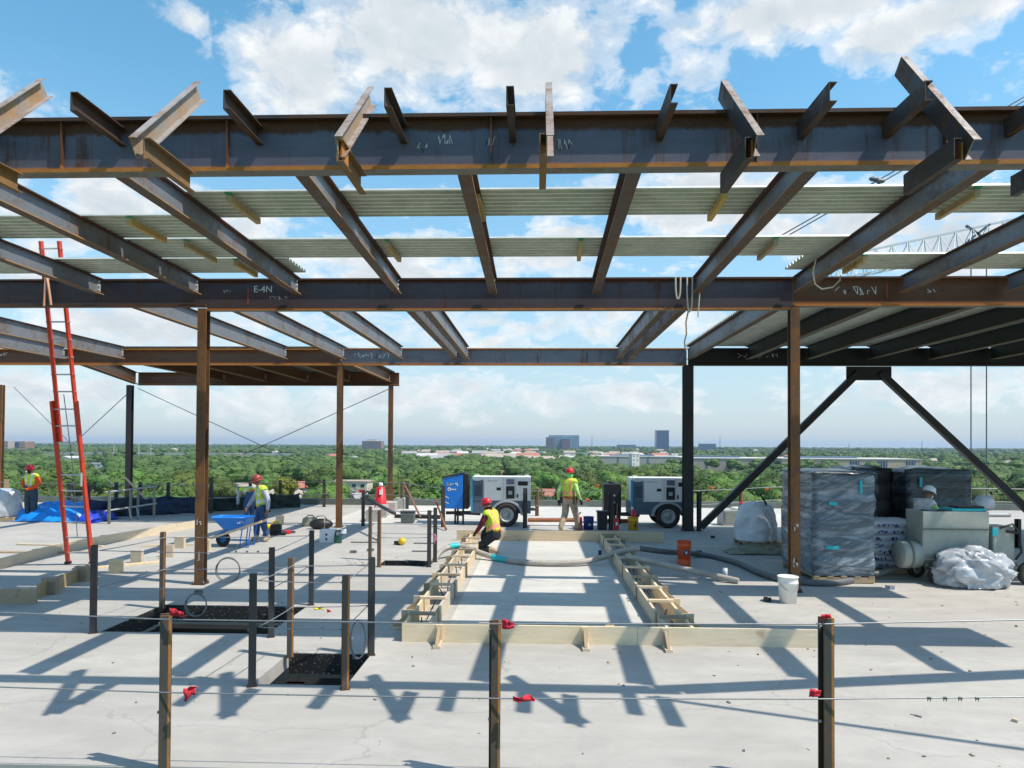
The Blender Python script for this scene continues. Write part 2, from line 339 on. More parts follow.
# ------------------------------------------------------------------ the deck the photo stands over, with its three openings
HOLES = [(-6.02, -3.68, 9.62, 11.28), (-3.08, -2.05, 7.62, 8.78), (-3.42, -2.30, 15.15, 15.85)]
X0, X1, Y0, Y1 = -34.0, 27.0, 5.63, 30.4
def slab_mesh(z0, z1, holes):
    xs = sorted({X0, X1} | {h[0] for h in holes} | {h[1] for h in holes}); ys = sorted({Y0, Y1} | {h[2] for h in holes} | {h[3] for h in holes})
    inside = lambda x, y: any(a < x < b and c < y < d for a, b, c, d in holes)
    mb = MB()
    for i in range(len(xs) - 1):
        for j in range(len(ys) - 1):
            xa, xb, ya, yb = xs[i], xs[i + 1], ys[j], ys[j + 1]
            if inside((xa + xb) / 2, (ya + yb) / 2): continue
            mb.add([(xa, ya, z1), (xb, ya, z1), (xb, yb, z1), (xa, yb, z1)], [(0, 1, 2, 3)]); mb.add([(xa, ya, z0), (xb, ya, z0), (xb, yb, z0), (xa, yb, z0)], [(3, 2, 1, 0)])
    for (xa, ya, xb, yb) in ((X0, Y0, X1, Y0), (X1, Y0, X1, Y1), (X1, Y1, X0, Y1), (X0, Y1, X0, Y0)):
        mb.add([(xa, ya, z0), (xb, yb, z0), (xb, yb, z1), (xa, ya, z1)], [(0, 1, 2, 3)])
    for a, b, c, d in holes:
        for (xa, ya, xb, yb) in ((a, c, a, d), (a, d, b, d), (b, d, b, c), (b, c, a, c)):
            mb.add([(xa, ya, z0), (xb, yb, z0), (xb, yb, z1), (xa, ya, z1)], [(0, 1, 2, 3)])
    return mb
s = slab_mesh(-.17, 0, HOLES).build('concrete_deck', M['concrete'], origin=(0, 0, 0)); tag(s, kind='structure')
pad = MB().box((.15, 14.34, .003), (2.86, 9.86, .006)).build('concrete_pad', concrete('fresh_topping', (.60, .58, .54)), origin=(.15, 14.34, 0)); tag(pad, kind='structure')
q = MB().box((4, 26.4, .003), (22, 7.4, .006)).build('sun_painted_strip', concrete('sun_painted_concrete', (.60, .58, .54)), origin=(4, 26.4, 0)); tag(q, kind='structure')  # paler sheet puts the sunlit brightness of the far deck into colour
s = slab_mesh(-4.5, -4.3, []).build('lower_floor', M['concrete'], origin=(0, 0, 0)); tag(s, kind='structure')
def frame_of_hole(h, label, dep):
    a, b, c, d = h; r = empty('opening_edge_form', ((a + b) / 2, (c + d) / 2, 0), 0, label, 'edge form', 'black edge forms lining the deck openings')
    o = r.location; t = .014
    mb = MB()
    small = b - a < 1.1 and d - c > 1
    for k_, (p, q) in enumerate((((a + t / 2, c + t), (a + t / 2, d - t)), ((b - t / 2, c + t), (b - t / 2, d - t)), ((a, c + t / 2), (b, c + t / 2)), ((a, d - t / 2), (b, d - t / 2)))):
        if small and k_ == 0: continue
        mb.bar(Vector((*p, -dep / 2 - .006)) - o, Vector((*q, -dep / 2 - .006)) - o, t, dep)
    mb.build('form_plate', M['tar'], r)
    mb = MB()
    for p, q in (((a + .16, c + .2), (a + .16, d - .2)), ((b - .16, c + .2), (b - .16, d - .2)), ((a + .03, d - .16), (b - .03, d - .16))):
        mb.ibeam(Vector((*p, -dep - .26)) - o, Vector((*q, -dep - .26)) - o, .44, .22, .014, .02)
    mb.build('support_beam', [M['black_steel'], M['black_steel']], r)
    return r
frame_of_hole(HOLES[0], 'black speckled edge form round the largest deck opening, behind the front left post', .26)
frame_of_hole(HOLES[1], 'black edge form round the small deck opening guarded by four posts', .25)
frame_of_hole(HOLES[2], 'black edge form round the far narrow opening beside the kneeling worker', .2)

# ------------------------------------------------------------------ land below
GZ = -20.0
def ground_mat():
    m, nt, bs = node_mat('grassy_ground'); v = coords(nt, 'World')
    n = noise_n(nt, v, .012, 6, .65); n2 = noise_n(nt, v, .11, 5, .7)
    c = ramp(nt, n, [(.35, (.035, .075, .018)), (.55, (.075, .115, .030)), (.70, (.17, .16, .10))])
    nt.links.new(mix(nt, n2, c, (.05, .09, .02)), bs.inputs['Base Color']); bs.inputs['Roughness'].default_value = .95; return m
g = MB().add([(-9000, -600, GZ), (9000, -600, GZ), (9000, 14000, GZ), (-9000, 14000, GZ)], [(0, 1, 2, 3)]).build('ground', ground_mat(), origin=(0, 0, GZ)); tag(g, kind='structure')

# ------------------------------------------------------------------ sky, sun, air, camera
SUN_DIR = Vector((.60, -.195, 1.0)).normalized()
EL = math.asin(SUN_DIR.z); AZ = math.atan2(SUN_DIR.x, SUN_DIR.y)
w = bpy.data.worlds.new('World'); scene.world = w; w.use_nodes = True; nt = w.node_tree; nt.nodes.clear()
sky = nt.nodes.new('ShaderNodeTexSky'); sky.sky_type = 'NISHITA'; sky.sun_disc = False; sky.sun_elevation = EL; sky.sun_rotation = AZ
sky.air_density = 1.0; sky.dust_density = .6; sky.ozone_density = 1.0; sky.altitude = 200
g_ = nt.nodes.new('ShaderNodeTexCoord').outputs['Generated']; sp = nt.nodes.new('ShaderNodeSeparateXYZ'); nt.links.new(g_, sp.inputs[0])
az = mth(nt, 'ARCTAN2', sp.outputs[0], sp.outputs[1]); el = mth(nt, 'ARCSINE', sp.outputs[2])
BLOBS = [(186, 20, 30, 14, .42), (300, 70, 75, 50, .62), (400, 35, 110, 60, .66), (530, 50, 100, 60, .64), (600, 30, 50, 40, .40), (262, 100, 34, 24, .4),
         (800, 6, 150, 26, .62), (885, 38, 48, 26, .55), (960, 8, 90, 22, .5), (700, 68, 42, 28, .44), (648, 85, 26, 22, .30),
         (130, 205, 70, 34, .62), (40, 215, 40, 24, .4), (600, 200, 60, 24, .44), (520, 245, 50, 14, .4), (70, 195, 30, 20, .2), (250, 240, 70, 30, .46), (380, 265, 110, 30, .52), (450, 268, 60, 20, .4), (560, 250, 90, 30, .48), (720, 200, 110, 40, .60), (860, 215, 90, 40, .58), (960, 240, 60, 40, .50),
         (160, 330, 110, 30, .48), (40, 280, 60, 30, .46), (440, 330, 120, 26, .42), (620, 320, 110, 30, .42), (60, 390, 90, 22, .44), (440, 395, 140, 22, .42), (600, 400, 110, 20, .44), (900, 390, 120, 24, .40), (230, 400, 110, 22, .36), (660, 0, 40, 20, .35)]
BLOBS += [(300, 330, 80, 14, .24), (760, 330, 70, 14, .24), (520, 385, 200, 10, .18), (-120, 120, 120, 60, .5), (1180, 120, 120, 60, .5), (1250, 330, 160, 40, .4), (-250, 340, 160, 40, .4)]
tot = None
for px, py, rx, ry, a in BLOBS:
    d = ray(px, py).normalized(); A, E_ = math.atan2(d.x, d.y), math.asin(d.z); k = 1.0 / F
    u = mth(nt, 'DIVIDE', mth(nt, 'SUBTRACT', az, A), rx * k * math.cos(E_) ** 0); v_ = mth(nt, 'DIVIDE', mth(nt, 'SUBTRACT', el, E_), ry * k)
    q = mth(nt, 'ADD', mth(nt, 'MULTIPLY', u, u), mth(nt, 'MULTIPLY', v_, v_)); b = mth(nt, 'MULTIPLY', mth(nt, 'EXPONENT', mth(nt, 'MULTIPLY', q, -1.0)), a)
    tot = b if tot is None else mth(nt, 'MAXIMUM', tot, b)
cv = nt.nodes.new('ShaderNodeCombineXYZ'); nt.links.new(az, cv.inputs[0]); nt.links.new(mth(nt, 'MULTIPLY', el, 1.5), cv.inputs[1])
n1 = noise_n(nt, cv.outputs[0], 6.5, 9, .60, None, .35); n2 = noise_n(nt, cv.outputs[0], 17, 8, .62, None, .3)
nz = mth(nt, 'ADD', mth(nt, 'MULTIPLY', mth(nt, 'SUBTRACT', n1, .5), .75), mth(nt, 'MULTIPLY', mth(nt, 'SUBTRACT', n2, .5), .75))
cl = nt.nodes.new('ShaderNodeCombineXYZ'); nt.links.new(az, cl.inputs[0]); nt.links.new(mth(nt, 'MULTIPLY', el, 2.6), cl.inputs[1])
n3 = noise_n(nt, cl.outputs[0], 11, 7, .62, None, .25)
low = ramp(nt, el, [(.015, (0, 0, 0)), (.05, (.26,) * 3), (.20, (.34,) * 3), (.34, (.20,) * 3), (.46, (0, 0, 0))])
nz = mth(nt, 'ADD', nz, mth(nt, 'MULTIPLY', low, mth(nt, 'MULTIPLY', mth(nt, 'SUBTRACT', n3, .47), 4.4)))
den = mth(nt, 'ADD', tot, nz)
mask = ramp(nt, den, [(.17, (0, 0, 0)), (.32, (.5,) * 3), (.50, (1, 1, 1))], 'EASE')
# thin milky veil low down
veil = ramp(nt, el, [(0.0, (.80,) * 3), (.12, (.62,) * 3), (.28, (.20,) * 3), (.45, (0, 0, 0))])
lit = mth(nt, 'ADD', mth(nt, 'MULTIPLY', n2, .9), mth(nt, 'MULTIPLY', mth(nt, 'SUBTRACT', .75, den), .55))
ccol = ramp(nt, lit, [(.32, (3.5, 4.1, 4.6)), (.56, (4.7, 5.1, 5.4)), (.78, (6.6, 6.7, 6.7))])
skyc = nt.nodes.new('ShaderNodeHueSaturation'); skyc.inputs['Saturation'].default_value = 1.22; skyc.inputs['Hue'].default_value = .478; skyc.inputs['Value'].default_value = 1.45; nt.links.new(sky.outputs[0], skyc.inputs['Color'])
base = mix(nt, veil, skyc.outputs[0], (3.0, 3.8, 4.5))
colr = mix(nt, mask, base, ccol)
bg = nt.nodes.new('ShaderNodeBackground'); nt.links.new(colr, bg.inputs['Color']); bg.inputs['Strength'].default_value = .135
out = nt.nodes.new('ShaderNodeOutputWorld'); nt.links.new(bg.outputs[0], out.inputs['Surface'])
sun = bpy.data.lights.new('sun', 'SUN'); sun.energy = 4.75; sun.angle = R(.5); sun.color = (1.0, .92, .80)
so = bpy.data.objects.new('sun', sun); col.objects.link(so); so.rotation_euler = (-SUN_DIR).to_track_quat('-Z', 'Y').to_euler(); so.location = (20, -10, 40)

cam = bpy.data.cameras.new('camera'); co = bpy.data.objects.new('camera', cam); col.objects.link(co); scene.camera = co
cam.sensor_width = 36; cam.lens = F * 36 / 1024; cam.shift_y = SH / 1024; cam.clip_start = .1; cam.clip_end = 30000
co.matrix_world = Matrix.Translation(CAM) @ Matrix((_r2, _u2, -_f)).transposed().to_4x4()
scene.view_settings.view_transform = 'Standard'; scene.view_settings.look = 'None'; scene.view_settings.exposure = .22; scene.view_settings.gamma = 1
HAZE = 0.8e-4
if HAZE:
    hm = bpy.data.materials.new('haze'); hm.use_nodes = True; t = hm.node_tree; t.nodes.clear()
    pv = t.nodes.new('ShaderNodeVolumePrincipled'); pv.inputs['Color'].default_value = (.62, .78, 1.0, 1); pv.inputs['Density'].default_value = HAZE; pv.inputs['Anisotropy'].default_value = .2
    t.links.new(pv.outputs[0], t.nodes.new('ShaderNodeOutputMaterial').inputs['Volume'])
    h = MB().box((0, 6700, (GZ - 1 + 85) / 2), (18400, 15000, 85 - GZ + 1)).build('haze', hm); tag(h, kind='stuff')
scene.cycles.volume_bounces = 0; scene.cycles.max_bounces = 6
# ------------------------------------------------------------------ structural steel: every member a thing of its own
ZT = 5.65
def beam_thing(name, label, cat, a, b, h, bf, tw, tf, mats, group=None, extra=None, parent=None):
    mb = MB().ibeam(a, b, h, bf, tw, tf, top=2 if len(mats) > 2 else None, under=3 if len(mats) > 3 else None)
    o = mb.build(name, mats, origin=(Vector(a) + Vector(b)) / 2 - Vector((0, 0, h / 2)))
    return tag(o, label, cat, group, 'thing')
def strokes(parent, origin, w, h, n, mat, seed=1, yoff=-.004, th=.008, name='chalk_marks'):
    """scribbled marks: short strokes on a plane facing -Y; origin in the parent's own space"""
    rnd = random.Random(seed); mb = MB(); o = Vector(origin)
    for k in range(n):
        x = w * (k + .1) / n; cw = w / n * .72
        P = [Vector((x + cw * rnd.choice((0, .5, 1)), 0, h * rnd.choice((0, .5, 1)))) for _ in range(rnd.choice((3, 4, 4)))]
        for p, q in zip(P, P[1:]):
            if (q - p).length < .01: continue
            mb.bar(o + p, o + q, .003, th, 0, up=(0, 1, 0) if False else (0.001, 0, 1) if abs((q - p).normalized().z) < .9 else (1, 0, 0))
    return mb.build(name, mat, parent)
def text_on(parent, txt, loc, size, mat, rot=(math.pi / 2, 0, 0), name='lettering', depth=.002, bold=0.0, align='CENTER'):
    cu = bpy.data.curves.new(name, 'FONT'); cu.body = txt; cu.size = size; cu.extrude = depth; cu.align_x = align; cu.align_y = 'CENTER'; cu.offset = bold
    t = bpy.data.objects.new(name, cu); col.objects.link(t); bpy.context.view_layer.update()
    me = bpy.data.meshes.new_from_object(t.evaluated_get(bpy.context.evaluated_depsgraph_get())); bpy.data.objects.remove(t)
    me.materials.clear(); me.materials.append(mat)
    o = bpy.data.objects.new(name, me); col.objects.link(o); o.parent = parent; o.location = loc; o.rotation_euler = rot; return o

# girders running across the picture
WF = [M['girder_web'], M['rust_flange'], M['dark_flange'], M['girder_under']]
YG1, YG2, YG3, YG4 = 6.6, 12.95, 22.0, 29.9
g1 = beam_thing('steel_girder', 'deep grey and rust girder spanning the top of the photo, nearest the camera', 'steel girder', (-12.5, YG1, 5.425), (4.62, YG1, 5.425), .525, .15, .016, .034, WF, 'main roof girders')
for i, (x, w_, z, n, sd) in enumerate(((-1.15, .10, .18, 3, 3), (-.95, .14, .26, 4, 9), (-.52, .11, .24, 3, 4), (.15, .16, .2, 4, 5), (3.6, .3, .3, 5, 8), (2.15, .3, .22, 6, 6), (-4.0, .2, .2, 3, 2))):
    strokes(g1, (x + 3.94, -.0115, z), w_, .09, n, M['chalk'] if i < 4 else M['wire_dark'], sd, th=.005)
for x in (-4.55, -2.95, -.45, 2.0, 3.7): MB().box((x + 3.94, 0, .2625), (.012, .12, .45)).build('stiffener_plate', M['girder_web_rust'], g1)
beam_thing('steel_girder', 'end girder angled away past the right edge beside the nearest long girder', 'steel girder', (4.66, YG1 + .01, 5.425), (11.5, YG1 + 1.22, 5.425), .525, .15, .016, .034, WF, 'main roof girders')
g2m = beam_thing('steel_girder', 'dark purple brown girder between the two nearest columns', 'steel girder', (-6.16, YG2, 5.355), (4.58, YG2, 5.355), .59, .15, .014, .028, [M['girder_web_dark'], M['rust_flange'], M['dark_flange'], M['girder_under']], 'main roof girders')
g2l = beam_thing('steel_girder', 'dark girder left of the near left column, carrying the ladder top', 'steel girder', (-26, YG2, 5.395), (-6.163, YG2, 5.395), .51, .17, .014, .03, [M['girder_web_dark'], M['dark_flange']], 'main roof girders')
g2r = beam_thing('steel_girder', 'rust brown girder right of the near right column', 'steel girder', (4.585, YG2, 5.385), (20, YG2, 5.385), .53, .17, .014, .03, [M['girder_web_rust'], M['rust_flange'], M['dark_flange'], M['girder_under']], 'main roof girders')
text_on(g2m, 'E-4N', (.95 - 5.37 + .1, -.0085, .40), .17, M['chalk'], name='chalk_lettering')
strokes(g2m, (.05 - 5.37 + .25, -.0085, .33), .16, .06, 5, M['chalk'], 11, th=.005); strokes(g2m, (.8 - 5.37 + .35, -.0085, .22), .42, .05, 7, M['chalk'], 12, th=.005)
strokes(g2r, (.72 - 7.69, -.0085, .22), .75, .14, 7, M['chalk'], 14, th=.012); strokes(g2r, (2.35 - 7.69, -.0085, .26), .3, .05, 3, M['chalk'], 15, th=.01); strokes(g2r, (4.25 - 7.69, -.0085, .28), .38, .07, 4, M['chalk'], 16, th=.01)
for g, x in ((g2m, .62 - 5.37 + .15), (g2r, 1.65 - 7.69)):
    MB().box((x, -.0095, .28), (.014, .003, .3)).build('red_mark', M['chalk_red'], g)
g3l = beam_thing('steel_girder', 'brown girder on the second line of columns, left part', 'steel girder', (-24, YG3, 5.325), (-6.2, YG3, 5.325), .51, .17, .014, .03, [M['girder_web_rust'], M['rust_flange']], 'main roof girders')
g3m = beam_thing('steel_girder', 'grey girder bounding the open skylight bay on the second line of columns', 'steel girder', (-6.15, YG3, 5.335), (4.56, YG3, 5.335), .53, .17, .014, .03, [M['girder_web_grey'], M['rust_flange']], 'main roof girders')
g3r = beam_thing('steel_girder', 'nearly black girder over the diagonal braces on the right', 'steel girder', (4.6, YG3, 5.335), (22, YG3, 5.335), .53, .24, .014, .022, [M['black_steel'], M['column_dark']], 'main roof girders')
strokes(g3m, (.35 - 5.36, -.0085, .24), 1.2, .14, 9, M['chalk'], 21, th=.018); strokes(g3r, (1.5 - 8.7, -.0085, .25), 1.3, .12, 8, M['chalk'], 22, th=.014); strokes(g3l, (-2.4, -.0085, .3), .6, .1, 4, M['chalk'], 23, th=.014)
MB().add([(-4.9, -.1, .5), (5.3, -.1, .5), (5.3, .1, .5), (-4.9, .1, .5), (-4.9, -.1, .534), (5.3, -.1, .534), (5.3, .1, .534), (-4.9, .1, .534)], [(3, 2, 1, 0), (4, 5, 6, 7), (0, 1, 5, 4), (1, 2, 6, 5), (2, 3, 7, 6), (3, 0, 4, 7)]).build('nailer_strip', M['galv'], g3m) if False else None
g4 = beam_thing('steel_girder', 'farthest brown girder, over the back left columns', 'steel girder', (-17.2, YG4, 5.36), (-5.9, YG4, 5.36), .55, .24, .014, .022, [M['girder_web_rust'], M['dark_flange']], 'main roof girders')
strokes(g4, (-2.9, -.0085, .3), .7, .12, 5, M['chalk'], 25, th=.02)
beam_thing('edge_beam', 'dark skewed edge beam closing the back left roof bay', 'edge beam', (-17.2, YG4 - .2, 5.37), (-14.7, YG3 + .2, 5.37), .5, .2, .014, .02, [M['girder_web_rust'], M['dark_flange']])

# columns (wide flange sections on base plates)
def column(x, y, d, top, mat, label, marks=None):
    r = empty('steel_column', (x, y, 0), 0, label, 'column', 'steel roof columns')
    MB().ibeam((0, 0, .02), (0, 0, top), d, d, .012, .018, 0, 0, up=(0, 1, 0)).build('shaft', mat, r)
    mb = MB().box((0, 0, .011), (d + .06, d + .06, .02))
    mb.build('base_plate', M['dark_flange'], r)
    mb = MB()
    for sx in (-1, 1):
        for sy in (-1, 1): mb.lathe([(0, .07), (.016, .07), (.016, .02), (0, .02)], (sx * (d / 2 + .012), sy * (d / 2 + .012), 0), 6)
    mb.build('anchor_bolt', M['wire_dark'], r)
    if marks: strokes(r, (-.05, -d / 2 - .003, .45), .10, .16, 2, M['chalk'], marks, th=.012); strokes(r, (-.05, -d / 2 - .003, 1.1), .10, .12, 2, M['chalk'], marks + 1, th=.012)
    return r
column(-6.22, YG2, .165, 5.1, M['column'], 'rusty steel column nearest on the left, between ladder and wheelbarrow', 31)
column(4.6, YG2, .165, 5.1, M['column'], 'rusty steel column nearest on the right, in front of the wrapped pallets', 34)
column(-6.2, YG3, .165, 5.07, M['column'], 'thin rusty column behind the black bag and white box')
column(4.6, YG3, .29, 5.07, M['column_dark'], 'thick black column beside the right hand generator')
column(-6.25, YG4, .18, 5.09, M['column'], 'slender orange rust column at the far edge behind the red traffic cone')
column(-17.55, YG4, .22, 5.09, M['column_dark'], 'slender dark column at the far edge behind the blue netting')
column(-23.25, YG4, .2, 5.09, M['column'], 'thin far column cut by the left edge of the photo')
column(15.55, YG3, .33, 5.07, M['column_dark'], 'black column at the right edge where the second diagonal brace lands')
column(-17.0, YG2, .2, 5.1, M['column'], 'rusty column beyond the left edge under the dark girder') if False else None

# chevron braces and their gusset
def brace(a, b, label):
    mb = MB().prism([(-.1, -.1), (.1, -.1), (.1, .1), (-.1, .1)], a, b, (0, 1, 0)); o = mb.build('diagonal_brace', M['column_dark'], bevel=.015); tag(o, label, 'diagonal brace', 'chevron braces', 'thing')
brace((5.0, YG3, .12), (9.75, YG3, 4.86), 'black diagonal brace rising to the right from the thick black column foot')
brace((15.2, YG3, .3), (10.4, YG3, 4.86), 'black diagonal brace falling to the right above the white helmeted worker')
gp = MB().box((10.07, YG3, 4.84), (1.35, .03, .42)).build('gusset_plate', M['black_steel']); tag(gp, 'black gusset plate where the two diagonal braces meet the girder', 'gusset plate', None, 'thing')
# thin bracing rods of the back left frames
def rod(a, b, label, r=.016):
    o = MB().tube([a, b], r, n=6).build('bracing_rod', M['wire_dark']); tag(o, label, 'bracing rod', 'thin crossed bracing rods', 'thing')
rod((-17.2, YG4, 4.95), (-6.4, YG4 - .02, .1), 'thin bracing rod sloping down right from the far dark column top')
rod((-6.35, YG4 + .05, 4.95), (-17.1, YG4 + .07, .1), 'thin bracing rod sloping down left from the slender orange column top')
rod((-22.7, YG4, 5.0), (-17.5, YG4 - .02, .1), 'thin bracing rod sloping down right at the left edge')
rod((-17.4, YG4 + .05, 5.0), (-22.7, YG4 + .07, .1), 'thin bracing rod sloping down left from the far dark column')

# joists of the front bay
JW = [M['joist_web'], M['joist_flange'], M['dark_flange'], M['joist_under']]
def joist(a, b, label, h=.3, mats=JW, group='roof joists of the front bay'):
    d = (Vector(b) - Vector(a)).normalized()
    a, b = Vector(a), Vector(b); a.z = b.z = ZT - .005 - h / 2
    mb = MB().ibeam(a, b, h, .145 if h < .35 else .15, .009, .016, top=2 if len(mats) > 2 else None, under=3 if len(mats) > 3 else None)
    o = mb.build('roof_joist', mats, origin=(Vector(a) + Vector(b)) / 2 - Vector((0, 0, h / 2))); tag(o, label, 'roof joist', group, 'thing')
    s_ = Vector(b) - o.location; mc = MB()
    mc.box(s_ + Vector((.012, -.06, -.02)), (.012, .10, .16)); 
    for k in range(3): mc.lathe([(0, .022), (.016, .022), (.016, -.02), (0, -.02)], s_ + Vector((.022, -.09, -.08 + .08 * k)), 6, axis='X')
    mc.build('bolted_clip', M['rim'], o); return o
zj = ZT - .155
front = [(-8.05, -8.14, 'front bay joist at far left, under the ladder top'), (-6.16, -6.30, 'front bay joist ending on the near left column'), (-4.31, -4.44, 'front bay joist ending right of the chalk letters'),
         (-2.42, -2.58, 'front bay joist sloping right, left of the photo centre pair'), (-.755, -.83, 'front bay joist just left of photo centre, left one of the steep central pair'), (.95, 1.04, 'front bay joist just right of photo centre, right one of the steep central pair'),
         (2.7, 2.84, 'front bay joist meeting the girder beside the hanging rope loops'), (4.43, 4.62, 'front bay joist meeting the near right column'), (6.3, 6.50, 'front bay joist second beyond the near right column'), (8.1, 8.32, 'front bay joist at the far right edge, beyond the chalked rust girder')]
for x0, x1, lb in front:
    joist((x0, YG1 + .16 + (0.18 * (x0 - 4.6) if x0 > 4.7 else 0), zj), (x1, YG2 - .1, zj), lb)
# joists of the second bay (open in the middle, decked on the right)
for x, lb in ((-13.1, 'lone second bay joist at the left edge behind the ladder'), (-15.0, 'second bay joist leftmost, under its lone neighbour'), (-7.9, 'second bay joist left of the near left column line'), (-6.08, 'second bay joist on the left column line'), (-4.27, 'second bay joist first right of the left column line'),
              (-2.56, 'left one of the paired joists edging the skylight opening on its left'), (-2.22, 'right one of the paired joists edging the skylight opening on its left'), (2.45, 'left one of the paired joists edging the skylight opening on its right'), (2.82, 'right one of the paired joists edging the skylight opening on its right')):
    joist((x, YG2 + .14, zj), (x, YG3 - .1, zj), lb, h=.40, group='open joists of the second bay')
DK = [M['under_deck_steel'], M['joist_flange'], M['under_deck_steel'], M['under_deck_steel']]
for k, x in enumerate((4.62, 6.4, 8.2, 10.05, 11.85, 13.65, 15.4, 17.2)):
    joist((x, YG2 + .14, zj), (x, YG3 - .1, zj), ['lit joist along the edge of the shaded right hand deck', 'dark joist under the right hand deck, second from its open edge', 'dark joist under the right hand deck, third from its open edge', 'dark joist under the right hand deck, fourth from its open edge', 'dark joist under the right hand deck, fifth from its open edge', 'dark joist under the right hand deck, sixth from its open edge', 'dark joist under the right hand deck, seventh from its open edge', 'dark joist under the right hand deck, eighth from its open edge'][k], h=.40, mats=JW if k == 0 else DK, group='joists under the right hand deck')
for k, x in enumerate((-13.4, -11.6, -9.8, -8.0, -6.3)):
    joist((x, YG3 + .14, zj), (x, YG4 - .1, zj), ['leftmost', 'second', 'middle', 'fourth', 'rightmost'][k] + ' joist under the back left roof bay, counted from the left', h=.40, mats=[M['girder_web_rust'], M['joist_flange'], M['dark_flange'], M['joist_under']], group='joists under the back left deck')

# corrugated decking
def deck_sheet(name, xa, xb, ya, yb, label, mat=None, z=ZT + .004, pitch=.15, hh=.04, group='corrugated deck strips'):
    pts = []; n = max(1, round((yb - ya) / pitch)); p = (yb - ya) / n
    for k in range(n):
        y = ya + k * p; pts += [(y, 0), (y + p * .30, 0), (y + p * .42, hh), (y + p * .88, hh)]
    pts.append((yb, 0)); t = .0025
    prof = pts + [(a, b + t) for a, b in pts[::-1]]
    mb = MB(); m = len(prof); vs = [(xa, y, z + h_) for y, h_ in prof] + [(xb, y, z + h_) for y, h_ in prof]
    mb.add(vs, [(i, (i + 1) % m, m + (i + 1) % m, m + i) for i in range(m)])
    k = len(pts)
    for i in range(k - 1): mb.add([vs[i], vs[i + 1], vs[m - 2 - i], vs[m - 1 - i]], [(0, 1, 2, 3)]); mb.add([vs[m + i], vs[m + i + 1], vs[m + m - 2 - i], vs[m + m - 1 - i]], [(3, 2, 1, 0)])
    o = mb.build(name, mat or M['galv'], origin=((xa + xb) / 2, (ya + yb) / 2, z)); tag(o, label, 'metal decking', group, 'thing'); return o
deck_sheet('deck_sheet', -4.36, 9.6, 8.42, 9.40, 'long corrugated deck strip nearest the camera, right of the third joist')
deck_sheet('deck_sheet', -4.4, 4.55, 10.42, 11.46, 'corrugated deck strip across the middle bays, behind the nearest long strip')
deck_sheet('deck_sheet', 4.25, 9.8, 11.40, 12.38, 'corrugated deck strip with ragged end over the near right column')
deck_sheet('deck_sheet', -12.5, -4.42, 9.28, 10.30, 'front corrugated deck strip on the left side')
deck_sheet('deck_sheet', -6.35, -4.42, 10.36, 11.42, 'short corrugated deck sheet between two left joists')
deck_sheet('deck_sheet', -12.5, -4.15, 11.48, 12.46, 'rear corrugated deck strip on the left side with ragged end')
for k in range(4): deck_sheet('roof_deck_sheet', 4.5, 21, 13.1 + k * 2.2, 13.1 + k * 2.2 + 2.19, ['nearest', 'second', 'third', 'farthest'][k] + ' sheet of the shaded deck over the right hand bay', group='roof deck over the right bay')
o = deck_sheet('roof_deck_sheet', -14.2, -6.1, 22.15, 30.0, 'shaded corrugated roof deck over the back left bay', M['deck_shade'], group='roof deck over the back left bay')
# timber battens hung under the strips
bt = [(244, 207, 8.45, 9.4), (148, 233, 9.3, 10.25), (201, 253, 10.4, 11.4), (246, 269, 11.5, 12.4), (393, 253, 10.45, 11.4), (579, 254, 10.45, 11.4), (716, 211, 8.45, 9.4), (766, 250, 10.45, 11.4), (955, 213, 8.45, 9.4), (853, 268, 11.4, 12.3), (480, 205, 8.45, 9.35)]
where = ['under the nearest deck strip, left end', 'under the left front deck strip', 'under the short left deck sheet', 'under the left rear deck strip', 'left one under the middle deck strip', 'centre one under the middle deck strip', 'under the nearest deck strip, right of centre', 'right one under the middle deck strip', 'under the nearest deck strip, far right', 'under the ragged deck strip by the right column', 'beside the central joist under the nearest deck strip']
for (px, py, ya, yb), lb in zip(bt, where):
    x = aty(px, py, (ya + yb) / 2).x
    o = MB().bar((x, ya + .02, 5.585), (x + .02, yb - .05, 5.585), .06, .08).build('timber_batten', M['batten']); tag(o, 'yellow timber batten hung ' + lb, 'batten', 'battens under the deck strips', 'thing')
    MB().box((-.01, -(yb - ya) / 2 + .03, .10), (.085, .05, .012)).build('painted_end', M['green_paint'], o)

# outrigger stubs and V brackets on the nearest girder
for px, py, lb in ((-70, 98, 'cut by the left edge'), (74, 94, 'left of the leftmost complete V bracket'), (227, 90, 'between the two left V brackets'), (388, 86, 'right of the second left V bracket'), (510, 85, 'left of the central upright bracket'), (674, 85, 'right of the central upright bracket'), (833, 88, 'between the two right V brackets'), (929, 92, 'crossing the tallest bracket'), (1066, 96, 'at the right edge')):
    e = aty(px, py, 5.87); x = e.x
    mb = MB().channel((x, 5.87, 5.515), (x, YG1 - .01, 5.515), .165, .065, .009)
    o = mb.build('outrigger_stub', [M['stub_dark'], M['stub_dark']], origin=(x, YG1, 5.43)); tag(o, 'short dark steel outrigger stub on the nearest girder, ' + lb, 'outrigger', 'outrigger stubs on the nearest girder', 'thing')
    MB().lathe([(0, .004), (.009, .004), (.009, -.004), (0, -.004)], (0.0, 5.868 - YG1 + .03, .02), 6, axis='X').build('bolt_hole', M['black_steel'], o) if False else None
